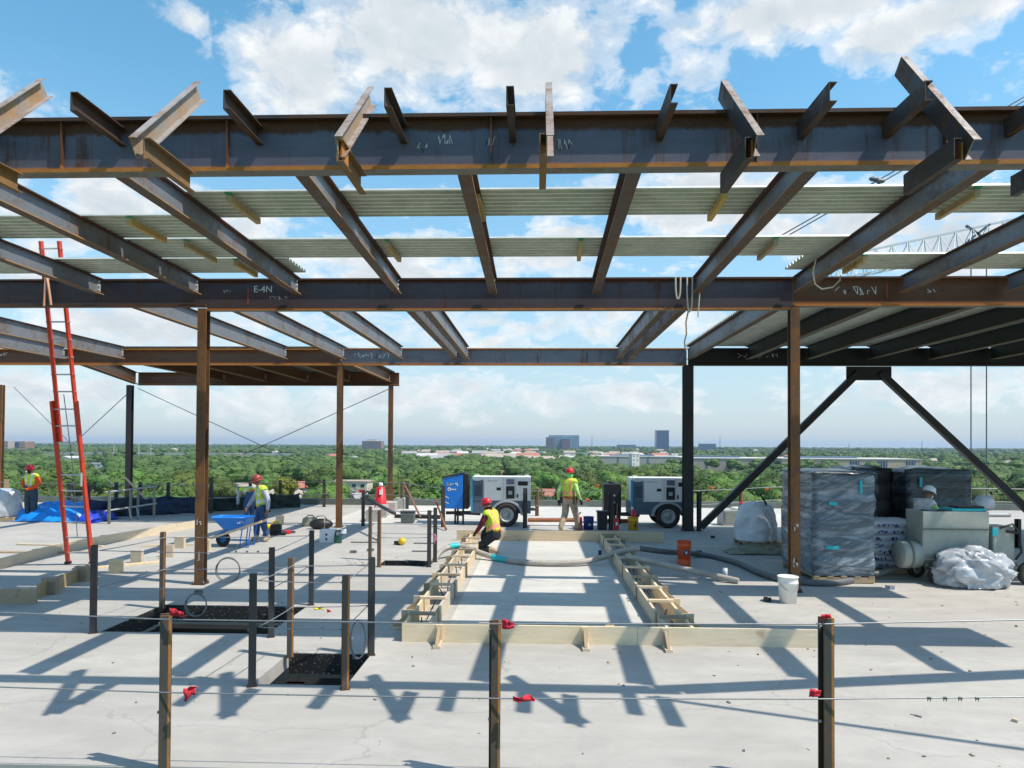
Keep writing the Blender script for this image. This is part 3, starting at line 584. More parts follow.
for a, e, l0, l1, lb in (((-30, 150), (31, 88), (-30, 158), (4, 176), 'at the left edge of the photo'), ((140, 148), (197, 91), (147, 155), (192, 177), 'leftmost complete one'), ((339, 147), (373, 96), (338, 156), (365, 180), 'second complete one from the left'),
                        ((552, 146), (547, 92), (545, 146), (541, 178), 'seen end on at the centre'), ((763, 146), (719, 90), (755, 154), (718, 178), 'right of centre, leaning to the left'), ((968, 150), (905, 66), (960, 158), (905, 177), 'tallest one, near the right edge'), (None, None, (1080, 160), (1014, 178), 'cut off by the right edge')):
    p0 = aty(*l0, 5.72); p1 = aty(*l1, 6.5); p0.z = p1.z = (p0.z + p1.z) / 2; p0.x = p1.x = (p0.x + p1.x) / 2
    r = empty('v_bracket', (p1.x, 6.5, p1.z - .09), 0, 'V shaped steel bracket on the nearest girder, ' + lb, 'steel bracket', 'V brackets on the nearest girder'); o = r.location
    right = p1.x > 1
    MB().channel(p0 - o, p1 - o, .18, .062, .009).build('lower_arm', [M['stub_dark'], M['stub_dark']] if right else [M['stub_rust'], M['stub_rust']], r)
    if a:
        q0 = aty(*a, 5.70); q1 = aty(*e, 6.8); q0.x = q1.x = (q0.x + q1.x) / 2
        MB().channel(q0 - o, q1 - o, .175, .062, .009, up=(0, -.7, .7)).build('upper_arm', [M['stub_dark'] if right else M['stub_web'], M['stub_flange']], r)
        MB().box((q0 + p0) / 2 - o + Vector((0, .14, .01)), (.012, .2, .13)).build('joint_plate', M['rust_flange'], r)
# light rail carried on the brackets of the turned facade, outside the right edge
o = MB().bar((4.5, 6.35, 5.55), (9.0, 4.7, 5.55), .07, .12).build('outrigger_rail', M['stub_dark']); tag(o, 'steel rail on the outriggers past the right edge of the photo', 'rail', None, 'thing')
# ------------------------------------------------------------------ people
def skin_grow(V, E, RAD, root, lv=2):
    me = bpy.data.meshes.new('tmp'); names = list(V); idx = {n: i for i, n in enumerate(names)}
    me.from_pydata([tuple(V[n]) for n in names], [(idx[a], idx[b]) for a, b in E], [])
    o = bpy.data.objects.new('tmp', me); col.objects.link(o)
    o.modifiers.new('skin', 'SKIN').use_smooth_shade = True
    sv = me.skin_vertices[0].data
    for n in names: sv[idx[n]].radius = (RAD[n], RAD[n]); sv[idx[n]].use_root = n == root
    ss = o.modifiers.new('sub', 'SUBSURF'); ss.levels = lv; ss.render_levels = lv
    bpy.context.view_layer.update()
    r = bpy.data.meshes.new_from_object(o.evaluated_get(bpy.context.evaluated_depsgraph_get()))
    vs = [v.co.copy() for v in r.vertices]; fs = [tuple(p.vertices) for p in r.polygons]
    bpy.data.objects.remove(o); bpy.data.meshes.remove(r); return vs, fs
BASE = dict(pel=(0, 0, .94), spi=(0, 0, 1.13), che=(0, -.01, 1.33), nec=(0, 0, 1.49), hd0=(0, .025, 1.585), hd1=(0, .03, 1.69),
            shR=(.175, -.01, 1.42), elR=(.25, -.02, 1.14), wrR=(.26, .08, .91), haR=(.26, .11, .83), shL=(-.175, -.01, 1.42), elL=(-.25, -.02, 1.14), wrL=(-.26, .08, .91), haL=(-.26, .11, .83),
            hiR=(.095, 0, .88), knR=(.11, .02, .49), anR=(.115, -.02, .09), toR=(.13, .14, .045), hiL=(-.095, 0, .88), knL=(-.11, .02, .49), anL=(-.115, -.02, .09), toL=(-.13, .14, .045))
RADI = dict(pel=.155, spi=.148, che=.165, nec=.058, hd0=.082, hd1=.088, sh=.088, el=.066, wr=.046, ha=.038, hi=.128, kn=.100, an=.074, to=.048)
BONES = [('pel', 'spi'), ('spi', 'che'), ('che', 'nec'), ('nec', 'hd0'), ('hd0', 'hd1')]
for s_ in 'RL': BONES += [('che', 'sh' + s_), ('sh' + s_, 'el' + s_), ('el' + s_, 'wr' + s_), ('wr' + s_, 'ha' + s_), ('pel', 'hi' + s_), ('hi' + s_, 'kn' + s_), ('kn' + s_, 'an' + s_), ('an' + s_, 'to' + s_)]
def cloth(name, c): return plain(name, c, .85, .42, 11, bmp=.7, bscale=13)
SKIN = plain('brown_skin', (.26, .13, .08), .55, .15, 9); GLOVE = plain('dark_glove', (.035, .035, .04), .8, .2, 9)
HIVIS = cloth('hi_vis_yellow', (.62, .80, .06)); HIORANGE = cloth('hi_vis_orange', (.90, .13, .02)); SILVER = plain('reflective_strip', (.72, .70, .66), .35, .1, 9); PINKO = plain('orange_strip', (.85, .33, .20), .6, .1, 9)
def person(loc, rz, label, pose, shirt, trousers, boots, hat, vest=None, gloves=None, scale=1.0, hat_full=False, mask=None, hood=None, vest_trim=True, head_turn=0.0, vest_low=-1, belt=False):
    V = {k: Vector(v) for k, v in BASE.items()}
    for k, v in pose.items(): V[k] = Vector(v)
    RAD = {k: RADI.get(k, RADI.get(k[:2])) for k in V}; E = list(BONES)
    for s_ in 'RL':                                  # four fingers and a thumb on each hand
        h, wv = V['ha' + s_], V['wr' + s_]; d = (h - wv).normalized(); side = d.cross(Vector((0, 0, 1))); side = side.normalized() if side.length > .1 else Vector((0, 1, 0)); cu = side.cross(d).normalized()
        for q, (off, ln) in enumerate(((-.030, .060), (-.010, .072), (.010, .068), (.029, .052))):
            a, b = f'f{s_}{q}a', f'f{s_}{q}b'; V[a] = h + side * off * 1.15 + d * .045; V[b] = V[a] + d * ln * .7 - cu * ln * .45; RAD[a] = .011; RAD[b] = .009; E += [('ha' + s_, a), (a, b)]
        a, b = f't{s_}a', f't{s_}b'; V[a] = wv + d * .04 - side * .04; V[b] = V[a] + d * .045 - side * .012; RAD[a] = .012; RAD[b] = .010; E += [('wr' + s_, a), (a, b)]
    vs, fs = skin_grow(V, E, RAD, 'pel')
    def nearest(p):
        best = None
        for a, b in E:
            A, B = V[a], V[b]; t = max(0, min(1, (p - A).dot(B - A) / max(1e-9, (B - A).length_squared))); r = RAD[a] * (1 - t) + RAD[b] * t
            d = (p - A.lerp(B, t)).length / r
            if best is None or d < best[0]: best = (d, a, b, t)
        return best
    MI = {'skin': 0, 'shirt': 1, 'tr': 2, 'boot': 3, 'hand': 4}; mi = []; reg = []
    for f in fs:
        c = sum((vs[k] for k in f), Vector()) / len(f); _, a, b, t = nearest(c); reg.append((a, b, t))
        if b in ('hd0', 'hd1'): m = 0
        elif a in ('pel',) and b == 'spi': m = 2 if t < .35 else 1
        elif a[:2] in ('hi', 'kn') or b[:2] == 'hi': m = 2 if not (a[:2] == 'kn' and t > .8) else 3
        elif a[:2] == 'an': m = 3
        elif a[:2] in ('wr', 'ha') or a[0] in 'ft' : m = 4
        else: m = 1
        mi.append(m)
    r = empty('person', loc, rz, label, 'person'); r.scale = (scale,) * 3
    mb = MB(); mb.add(vs, fs, mi, True)
    hc = (V['hd0'] + V['hd1']) / 2; up = (V['hd1'] - V['hd0']).normalized(); fw = Matrix.Rotation(head_turn, 3, up) @ (Vector((0, 1, 0)) - up * up.y).normalized(); sd = fw.cross(up).normalized()
    rot = Matrix((sd, fw, up)).transposed()
    for sx in (-1, 1):
        mb.ball(hc + sd * sx * .033 + fw * .082 + up * .012, (.012, .008, .008), 5, 8, 5, rot); mb.ball(hc + sd * sx * .088 - up * .004, (.012, .022, .034), 0, 8, 5, rot)
    mb.ball(hc + fw * .094 - up * .012, (.013, .018, .020), 0, 8, 5, rot); mb.ball(hc + fw * .083 - up * .046, (.026, .008, .006), 5, 8, 4, rot)
    eye = M['black_plastic']
    mb.build('body', [SKIN, shirt, trousers, boots, gloves or SKIN, eye], r, origin=(0, 0, 0))
    # hard hat
    mb = MB(); n = 20; rings = [(1.0, 0.0), (.985, .035), (.90, .075), (.72, .108), (.42, .130), (.0, .140)]
    pts = []; c0 = hc + up * .042
    for k, (rr, z) in enumerate(rings):
        for j in range(n):
            a = 2 * math.pi * j / n; pts.append(c0 + sd * math.cos(a) * .118 * rr + fw * (math.sin(a) * .138 * rr) + up * z)
    fsx = [(k * n + j, k * n + (j + 1) % n, (k + 1) * n + (j + 1) % n, (k + 1) * n + j) for k in range(len(rings) - 1) for j in range(n)]
    mb.add(pts, fsx, 0, True)
    brim = []
    for rr0, z0 in ((1.0, .0), (1.0, -.012)):
        for j in range(n):
            a = 2 * math.pi * j / n; ext = (1.30 if hat_full else 1.0) + max(0, math.sin(a)) * (.12 if hat_full else .38); ext = max(ext, 1.06)
            brim.append(c0 + sd * math.cos(a) * .118 * (1.30 if hat_full else 1.06) + fw * (math.sin(a) * .138 * ext) + up * (z0 - .008 * (ext > 1.1)))
    inner = [c0 + sd * math.cos(2 * math.pi * j / n) * .112 + fw * math.sin(2 * math.pi * j / n) * .132 + up * .004 for j in range(n)]
    mb.add(brim + inner, [(2 * n + j, 2 * n + (j + 1) % n, (j + 1) % n, j) for j in range(n)] + [(j, (j + 1) % n, n + (j + 1) % n, n + j) for j in range(n)] + [(n + j, n + (j + 1) % n, 2 * n + (j + 1) % n, 2 * n + j) for j in range(n)], 0, True)
    mb.bar(c0 + fw * -.11 + up * .085, c0 + fw * .11 + up * .085, .03, .09, 0, up) if False else None
    mb.build('hard_hat', hat, r, origin=(0, 0, 0))
    if mask or hood:
        mb = MB()
        if mask: mb.ball(hc + fw * .062 - up * .045, (.062, .05, .055), 0, 10, 6, rot)
        else: mb.ball(hc - fw * .018 - up * .03, (.10, .095, .125), 0, 12, 8, rot)
        mb.build('face_mask' if mask else 'hood', mask or hood, r, origin=(0, 0, 0))
    if vest:
        keep = []; ax = V['nec'] - V['pel']; L = ax.length; ax.normalize(); sideV = (V['shR'] - V['shL']).normalized()
        nr = [Vector() for _ in vs]
        for f in fs:
            q = (vs[f[1]] - vs[f[0]]).cross(vs[f[2]] - vs[f[0]])
            for k in f: nr[k] += q
        mv = MB(); mm = []; ff = []
        for f, (a, b, t) in zip(fs, reg):
            ok = (a, b) in (('spi', 'che'),) or (a == 'pel' and b == 'spi' and t > .1) or ((a, b) == ('che', 'nec') and t < .72) or (a == 'che' and b[:2] == 'sh') or (a[:2] == 'sh' and t < .12)
            if not ok: continue
            c = sum((vs[k] for k in f), Vector()) / len(f); h = (c - V['pel']).dot(ax) / L; x = abs((c - V['che']).dot(sideV))
            if h < vest_low: continue
            s_ = 0
            if vest_trim and (.20 < h < .36 or (h > .36 and .065 < x < .125)): s_ = 1
            if vest_trim and h < .12: s_ = 2
            ff.append(f); mm.append(s_)
        used = sorted({k for f in ff for k in f}); mp = {k: i for i, k in enumerate(used)}
        outv = [vs[k] + nr[k].normalized() * .020 for k in used]; inv = [vs[k] + nr[k].normalized() * .001 for k in used]; n = len(used)
        cnt = {}
        for f in ff:
            for a, b in zip(f, f[1:] + f[:1]): cnt[(a, b)] = 1
        rim = [(a, b) for (a, b) in cnt if (b, a) not in cnt]
        mv.add(outv + inv, [tuple(mp[k] for k in f) for f in ff] + [(mp[b], mp[a], n + mp[a], n + mp[b]) for a, b in rim], mm + [0] * len(rim), True)
        mv.build('safety_vest', [vest, PINKO if vest_trim == 2 else SILVER, HIORANGE], r, origin=(0, 0, 0))
    if belt:
        mb = MB(); n = 20; c0 = V['pel'] + Vector((0, 0, .045)); ring = [(c0 + Vector((math.cos(2 * math.pi * k / n) * .185, math.sin(2 * math.pi * k / n) * .165, z))) for z in (-.025, .025) for k in range(n)]
        inn = [(c0 + Vector((math.cos(2 * math.pi * k / n) * .165, math.sin(2 * math.pi * k / n) * .145, z))) for z in (-.025, .025) for k in range(n)]
        mb.add(ring + inn, [(k, (k + 1) % n, n + (k + 1) % n, n + k) for k in range(n)] + [(2 * n + k, 3 * n + k, 3 * n + (k + 1) % n, 2 * n + (k + 1) % n) for k in range(n)] + [(n + k, n + (k + 1) % n, 3 * n + (k + 1) % n, 3 * n + k) for k in range(n)] + [(k, 2 * n + k, 2 * n + (k + 1) % n, (k + 1) % n) for k in range(n)], 0, True); b = mb.build('tool_belt', BOOT, r, origin=(0, 0, 0))
        for sx in (-1, 1): MB().box(c0 + Vector((sx * .20, -.03, -.09)), (.07, .16, .19), taper=1.1).build('pouch', M['black_plastic'] if sx < 0 else BOOT, b, origin=(0, 0, 0), bevel=.012)
    return r
DENIM = cloth('blue_denim', (.035, .09, .22)); DARKJ = cloth('dark_teal_jeans', (.03, .06, .09)); KHAKI = cloth('khaki_cloth', (.44, .35, .25)); MAROON = cloth('maroon_cloth', (.16, .012, .03)); LAV = cloth('pale_grey_cloth', (.46, .48, .58)); LIME = cloth('lime_cloth', (.50, .80, .26)); NAVY = cloth('navy_cloth', (.018, .025, .035)); ORANGE = cloth('orange_cloth', (.88, .10, .01)); WHITEV = cloth('off_white_mesh', (.84, .78, .74))
BOOT = plain('brown_boot', (.13, .08, .05), .7, .3, 9); TANB = plain('tan_boot', (.46, .33, .22), .8, .2, 9); BLKB = plain('black_boot', (.02, .02, .02), .6, .2, 9)
RED_H = plain('red_hard_hat', (.62, .012, .03), .35, .1, 5); BRN_H = plain('red_brown_hard_hat', (.30, .045, .03), .4, .2, 5); WHT_H = plain('white_hard_hat', (.80, .80, .78), .35, .05, 5)
DMASK = plain('dark_face_cover', (.03, .015, .02), .8, .2, 9); WMASK = plain('white_mask', (.75, .75, .78), .7, .1, 9); GMASK = plain('green_neck_cover', (.25, .75, .20), .8, .1, 9)

p = at(31, 521)
person(p, math.pi - .1, 'worker in orange sleeves and yellow vest facing the camera beside the blue tarp', dict(elR=(.30, .03, 1.17), wrR=(.08, .22, 1.10), haR=(.0, .24, 1.10), elL=(-.30, .03, 1.17), wrL=(-.06, .25, 1.02), haL=(.01, .27, 1.0), hd0=(0, .05, 1.575), hd1=(0, .07, 1.68)), ORANGE, DARKJ, BLKB, RED_H, HIVIS, GLOVE, mask=DMASK, vest_low=.30, scale=1.04)
p = at(262, 541.5); barrow_hand = p
person(p, R(132), 'worker in pale sleeves, yellow vest and jeans holding the blue wheelbarrow handle', dict(pel=(0, -.02, .93), che=(0, .03, 1.32), nec=(0, .08, 1.47), hd0=(0, .12, 1.56), hd1=(0, .155, 1.66), shR=(.175, .04, 1.40), shL=(-.175, .03, 1.40), elR=(.27, .14, 1.13), wrR=(.26, .30, .92), haR=(.25, .34, .85), elL=(-.30, -.04, 1.12), wrL=(-.32, -.02, .86), haL=(-.32, .02, .78), knR=(.12, .10, .50), anR=(.13, .10, .09), toR=(.14, .26, .045), anL=(-.14, -.12, .09), toL=(-.16, .04, .045)), LAV, DENIM, TANB, BRN_H, HIVIS, hat_full=True, belt=True)
p = at(249, 519)
person(p, R(60), 'worker bent over behind the wheelbarrow, jeans and a yellow vest showing', dict(pel=(0, -.15, .88), spi=(0, .0, 1.0), che=(0, .18, 1.05), nec=(0, .33, 1.02), hd0=(0, .42, .98), hd1=(0, .51, .94), shR=(.175, .24, 1.02), shL=(-.175, .24, 1.02), elR=(.22, .30, .75), wrR=(.18, .36, .52), haR=(.17, .38, .44), elL=(-.22, .30, .75), wrL=(-.18, .36, .52), haL=(-.17, .38, .44), hiR=(.095, -.14, .84), hiL=(-.095, -.14, .84)), LAV, DENIM, BOOT, WHT_H, HIVIS, GLOVE)
p = at(491, 553)
person(p, R(62), 'kneeling worker in red hard hat, maroon sleeves and striped yellow vest at the timber form', dict(pel=(0, -.12, .47), spi=(0, -.05, .66), che=(0, .02, .86), nec=(0, .06, 1.01), hd0=(0, .11, 1.09), hd1=(0, .14, 1.20), shR=(.18, .03, .95), shL=(-.18, .03, .95), elR=(.26, .14, .70), wrR=(.20, .30, .52), haR=(.19, .35, .47), elL=(-.26, .12, .70), wrL=(-.20, .28, .52), haL=(-.19, .33, .47), hiR=(.10, -.10, .43), hiL=(-.10, -.10, .43), knR=(.14, .30, .46), anR=(.14, .28, .09), toR=(.15, .43, .045), knL=(-.14, .28, .10), anL=(-.13, -.16, .10), toL=(-.13, -.28, .06)), MAROON, NAVY, TANB, RED_H, HIVIS, GLOVE, vest_trim=2)
p = at(569, 531.5)
person(p, R(-28), 'worker walking away in khaki trousers, yellow vest with orange stripes and red hard hat', dict(knR=(.12, .20, .50), anR=(.14, .30, .10), toR=(.16, .46, .06), knL=(-.11, -.02, .49), anL=(-.13, -.30, .12), toL=(-.14, -.17, .045), elL=(-.27, -.12, 1.14), wrL=(-.29, -.08, .90), haL=(-.29, -.05, .82), elR=(.27, -.06, 1.14), wrR=(.31, .08, .92), haR=(.32, .12, .85)), LIME, KHAKI, TANB, RED_H, HIVIS, GLOVE, scale=1.06, hood=GMASK, vest_trim=2, head_turn=R(35), belt=True)
p = aty(922, 520, 15.5); p.z = 0
person(p, R(-70), 'worker in white hard hat and white mask behind the grey mixing machine', dict(che=(0, .05, 1.32), nec=(0, .12, 1.47), hd0=(0, .17, 1.55), hd1=(0, .21, 1.66), shR=(.175, .07, 1.40), shL=(-.175, .07, 1.40), elR=(.27, .2, 1.16), wrR=(.22, .42, 1.1), haR=(.2, .5, 1.08), elL=(-.27, .18, 1.16), wrL=(-.22, .40, 1.1), haL=(-.2, .48, 1.08)), LIME, DARKJ, BOOT, WHT_H, WHITEV, mask=WMASK, vest_trim=False)
# ------------------------------------------------------------------ guard posts, wire ropes, flags
def guard_post(px, py, label, mat, h=1.2, y=None, rz=.35, w=.078, cap=True):
    p = at(px, py) if y is None else aty(px, py, y); p = Vector((p.x, p.y, 0))
    r = empty('guard_post', p, rz, label, 'post', 'steel guard posts')
    t = w * .12
    two = mat is M['post_rust']
    MB().prism([(-w / 2, -w / 2), (-w * .22, -w / 2), (w / 2, -w / 2), (w / 2, -w / 2 + t), (-w / 2 + t, -w / 2 + t), (-w / 2 + t, w / 2 - t), (w / 2, w / 2 - t), (w / 2, w / 2), (-w / 2, w / 2)], (0, 0, .012), (0, 0, h), (0, 1, 0), m=[1, 0, 1, 0, 0, 0, 1, 0, 2]).build('shaft', [M['post_face'], M['post_edge'], M['post_dark']] if two else [mat, mat, mat], r, bevel=.003)
    MB().box((0, 0, .006), (w + .02, w + .02, .012)).build('foot_plate', M['dark_flange'], r)
    for z in (h - .07, h * .5): MB().lathe([(0, -w / 2 - .012), (.013, -w / 2 - .012), (.013, -w / 2 + .004), (0, -w / 2 + .004)], (0, 0, z), 8, axis='Y' if False else 'X').build('cable_bolt', M['wire'], r, origin=(0, 0, 0))
    return r
PR, PD = M['post_rust'], M['post_dark']
n1 = aty(166, 640, 5.58); n2 = aty(495, 640, 5.58); n3 = aty(826, 640, 5.58)
for n_, lb in ((n1, 'rusty guard post nearest on the left, red tape on its top'), (n2, 'dark rusty guard post nearest in the middle of the bottom edge'), (n3, 'rusty guard post nearest on the right, two red tapes on it')):
    guard_post(*(0, 0), lb, PR, 1.205, rz=.5, w=.10) if False else None
def post_at(p, label, mat, h=1.2, rz=.35, w=.085):
    r = guard_post(512, 700, label, mat, h + .30, None, rz, w); r.location = (p.x, p.y, -.30); return r
A1 = post_at(n1, 'rusty guard post nearest on the left, red tape on its top', PR, 1.235, .45, .086)
A2 = post_at(n2, 'dark rusty guard post nearest in the middle of the bottom edge', PR, 1.22, .3, .076)
A3 = post_at(n3, 'rusty guard post nearest on the right, two red tapes on it', PR, 1.285, .2, .086)
p1 = guard_post(93, 633, 'black guard post at the front left corner of the largest opening', PD)
p2 = guard_post(162, 608.5, 'rusty guard post at the back left corner of the largest opening', PR)
p4 = guard_post(271, 637, 'dark guard post at the front right corner of the largest opening', PD)
p6 = guard_post(311, 605, 'black guard post at the back right corner of the largest opening', PD)
p3 = guard_post(252, 686, 'guard post at the front left corner of the small opening', PD)
p5 = guard_post(290, 657, 'orange rust guard post at the back left corner of the small opening', PR)
p7 = guard_post(345, 689, 'brown guard post at the front right corner of the small opening', PR)
p8 = guard_post(371, 655, 'black guard post at the back right corner of the small opening', PD)
q1 = guard_post(370, 560, 'guard post left of the far opening, slightly behind its partner', PR, w=.075)
q2 = guard_post(379, 567, 'rusty guard post at the front left of the far opening', PR, w=.075)
q3 = guard_post(429, 567, 'guard post at the front right of the far opening', PD, w=.075)
q4 = guard_post(435, 562, 'black guard post right of the far opening with pink tape', PD, w=.075)
far = []
for px, py, lb in ((69, 511, 'far edge post between the ladder rails'), (88, 513, 'far edge post just right of the ladder'), (116, 512, 'far edge post left of the slender dark column'), (140, 512, 'far edge post right of the slender dark column'), (168, 512, 'far edge post in the middle of the blue netting'), (211, 513, 'far edge post just right of the near left column'), (250, 510, 'far edge post behind the bent worker'), (280, 508, 'far edge post right of the wheelbarrow worker'), (324, 507, 'far edge post with red tape left of the rusty column'), (402, 508, 'far edge post beside the slender orange column'), (407, 509, 'far edge post paired right of the slender orange column')):
    far.append(guard_post(px, py, lb, PD if px != 402 else PR, 1.12, w=.12))
g1p = guard_post(363, 526, 'dark post with red tape right of the thin rusty column', PD, 1.15, w=.10)
for px, py, lb, mt, hh in ((443, 527, 'thin post in front of the blue cabinet', PD, 1.3), (525, 528, 'black post at the right end of the left generator', PD, 1.25), (537, 516, 'far thin post between left generator and walking worker', PR, 1.0), (611, 530, 'thin black post in front of the tall black tank', PD, 1.2), (699, 531, 'black post just right of the thick black column', PD, 1.2), (741, 513, 'far post with red tapes left of the grey bag', PR, 1.0), (968, 512, 'far post right of the white helmeted worker', PR, 1.05), (964, 513, 'short dark far post beside another right of the helmeted worker', PD, .85), (1018, 548, 'short black post at the right edge beyond the mixing machine', PD, .75)):
    far.append(guard_post(px, py, lb, mt, hh, w=.11))
o = guard_post(6, 516, 'orange painted stub post behind the white bags at the left edge', M['batten'], 1.3, w=.12)

def wire(pts, label, r=.006, sag=.0, mat=None, group='guard wire ropes'):
    P = []
    for a, b in zip(pts, pts[1:]):
        a, b = Vector(a), Vector(b)
        for k in range(8): t = k / 8; P.append(a.lerp(b, t) - Vector((0, 0, sag * 4 * t * (1 - t))))
    P.append(Vector(pts[-1])); o = MB().tube(P, r, n=6).build('wire_rope', mat or M['wire']); tag(o, label, 'wire rope', group, 'thing'); return o
wire([aty(x, y, 5.52) for x, y in ((-150, 606), (166, 619.5), (495, 624), (826, 624), (1160, 617))], 'upper wire rope strung across the nearest three posts', .0055)
wire([aty(x, y, 5.52) for x, y in ((-150, 682), (164, 692.5), (495, 698.5), (829, 699), (1160, 695.5))], 'lower wire rope strung across the nearest three posts', .0055)
def loop(posts, nm):
    c = sum((Vector(p.location) for p in posts), Vector()) / len(posts)
    for z, w_ in ((1.12, 'upper'), (.62, 'lower')):
        P = [Vector(p.location) + (Vector(p.location) - c).normalized() * -.06 + Vector((0, 0, z)) for p in posts]; P.append(P[0]); wire(P, f'{w_} wire rope round the posts of the {nm}', .006, .01)
loop([p1, p4, p6, p2], 'largest opening'); loop([p3, p7, p8, p5], 'small opening'); loop([q2, q3, q4, q1], 'far narrow opening')
for z, w_ in ((1.05, 'upper'), (.55, 'lower')):
    wire([(-30, 29.2, z)] + [Vector(p.location) + Vector((0, -.07, z)) for p in far[:11]], f'{w_} wire rope along the far left edge posts', .012, .02)
    wire([Vector((-5.7, 29.0, z)), Vector((-2.9, 24.5, z)), Vector((4.2, 24.2, z)), Vector((9, 27.5, z)), Vector((16, 27.6, z)), Vector((26, 27.3, z))], f'{w_} wire rope behind the generators and along the far right edge', .012, .02)
# clips along ropes and loose coils
def coil(c, rx, rz_, label, turns=3, tilt=0.0):
    P = []; rnd = random.Random(int(c[0] * 50))
    for k in range(turns * 24 + 1):
        a = 2 * math.pi * k / 24; j = 1 + .04 * math.sin(k * .37); P.append(Vector((c[0] + math.cos(a) * rx * j, c[1] + .012 * math.sin(a * .5) + tilt * math.cos(a), c[2] + math.sin(a) * rz_ * j)))
    o = MB().tube(P, .007, n=6).build('cable_coil', M['wire_dark']); tag(o, label, 'cable coil', 'coils of spare wire rope', 'thing')
coil(aty(228, 570, 11.05), .19, .19, 'grey coil of wire rope hanging left of the front right post of the largest opening')
coil(aty(196, 605, 9.9), .15, .16, 'coil of wire rope hanging over the largest opening, behind the red taped post')
coil(aty(358, 640, 8.35), .09, .22, 'pale coil of wire rope hanging between two posts of the small opening')
for k, (px, py, y, lb) in enumerate(((698, 0, 0, ''),)): pass
def clip(px, py, y, label):
    if y < 6: y = 5.515
    p = aty(px, py, y); mb = MB()
    mb.tube([p + Vector((-.008, 0, .008)), p + Vector((-.010, 0, -.022))], .003, n=6); mb.tube([p + Vector((.008, 0, .008)), p + Vector((.010, 0, -.024))], .003, n=6)
    mb.box(p, (.026, .02, .014)); tag(mb.build('cable_clip', M['wire_dark']), label, 'cable clip', 'wire rope clips', 'thing')
for px, lb in ((929, 'leftmost wire clip on the lower near rope at the right'), (945, 'second wire clip on the lower near rope at the right'), (960, 'third wire clip on the lower near rope at the right'), (977, 'pale rightmost wire clip on the lower near rope')): clip(px, 698.2, 5.69, lb)
for px, lb in ((236, 'left wire clip on the upper rope over the largest opening'), (247, 'middle wire clip on the upper rope over the largest opening'), (258, 'right wire clip on the upper rope over the largest opening')): clip(px, 551.5, 9.75, lb)
def flag(px, py, y, w, h, mat, label, seed, dz=0.0):
    p = aty(px, py, y); rnd = random.Random(seed); a0 = rnd.uniform(-.4, .4); w *= .85; h *= .78
    def fn(u, v):
        return p + Vector(((u - .5) * w, .35 * w * fbm(u * 2.3, v * 2.0, seed), (.5 - v) * h * (1 - .45 * u * u) + .25 * h * fbm(u * 2, v * 1.4, seed + 5) + a0 * (u - .5) * h))
    vs, fs = cloth_grid(fn, 9, 6, .004); o = MB().add(vs, fs, 0, True).build('marker_tape', mat); tag(o, label, 'marker tape', 'marker tapes on the ropes', 'thing'); return o
RT, OT = M['red_tape'], M['orange_tape']
flag(177, 613, 5.50, .13, .08, RT, 'red tape knotted on top of the nearest left post', 1); flag(190, 691.5, 5.49, .11, .12, RT, 'red tape on the lower near rope right of the left post', 2)
flag(508, 624.5, 5.49, .11, .10, RT, 'red tape on the upper near rope beside the middle post', 3); flag(524, 699, 5.49, .20, .05, RT, 'long thin red tape on the lower near rope right of the middle post', 4)
flag(815, 693, 5.49, .10, .08, RT, 'red tape on the lower near rope left of the right post', 5); flag(826, 616.5, 5.52, .09, .05, RT, 'red tape stuck on top of the nearest right post', 6)
flag(319, 608, 8.70, .13, .06, M['yellow_tape'], 'yellow tape on a rope behind the small opening', 7); flag(329, 611, 8.70, .05, .05, RT, 'tiny red tape beside the yellow tape', 8)
flag(397, 0, 1, .01, .01, RT, 'x', 9) if False else None
for k, (px, py, y, mt, lb) in enumerate(((567, 486, 24.1, OT, 'orange tape on the upper far rope just right of the walking worker'), (588, 500, 24.0, OT, 'orange tape on the lower far rope right of the walking worker'), (712, 488, 25, OT, 'orange tape on the upper far rope right of the thick black column'), (767, 489, 27, OT, 'orange tape on the upper far rope above the grey bag'), (741, 503, 26.4, RT, 'red tape on the lower far rope left of the grey bag'), (744, 529.5, 23, RT, 'red scrap on the deck left of the grey bag'), (1007, 490, 27.2, OT, 'orange tape on the upper far rope at the right edge'), (1019, 504, 27.2, RT, 'red tape on the lower far rope at the right edge'), (953, 503, 27.3, RT, 'red tape on the lower far rope beside the helmeted worker'), (321, 482, 29, RT, 'red tape on the far post left of the rusty column'), (361, 491, 21.9, RT, 'red tape on the dark post right of the rusty column'))):
    flag(px if k else 597, py, y, .16, .12, mt, lb, 20 + k)
flag(435, 538, 15.4, .07, .25, plain('pink_tape', (.75, .30, .40), .6, .2, 20), 'pale pink tape hanging on the black post right of the far opening', 50)

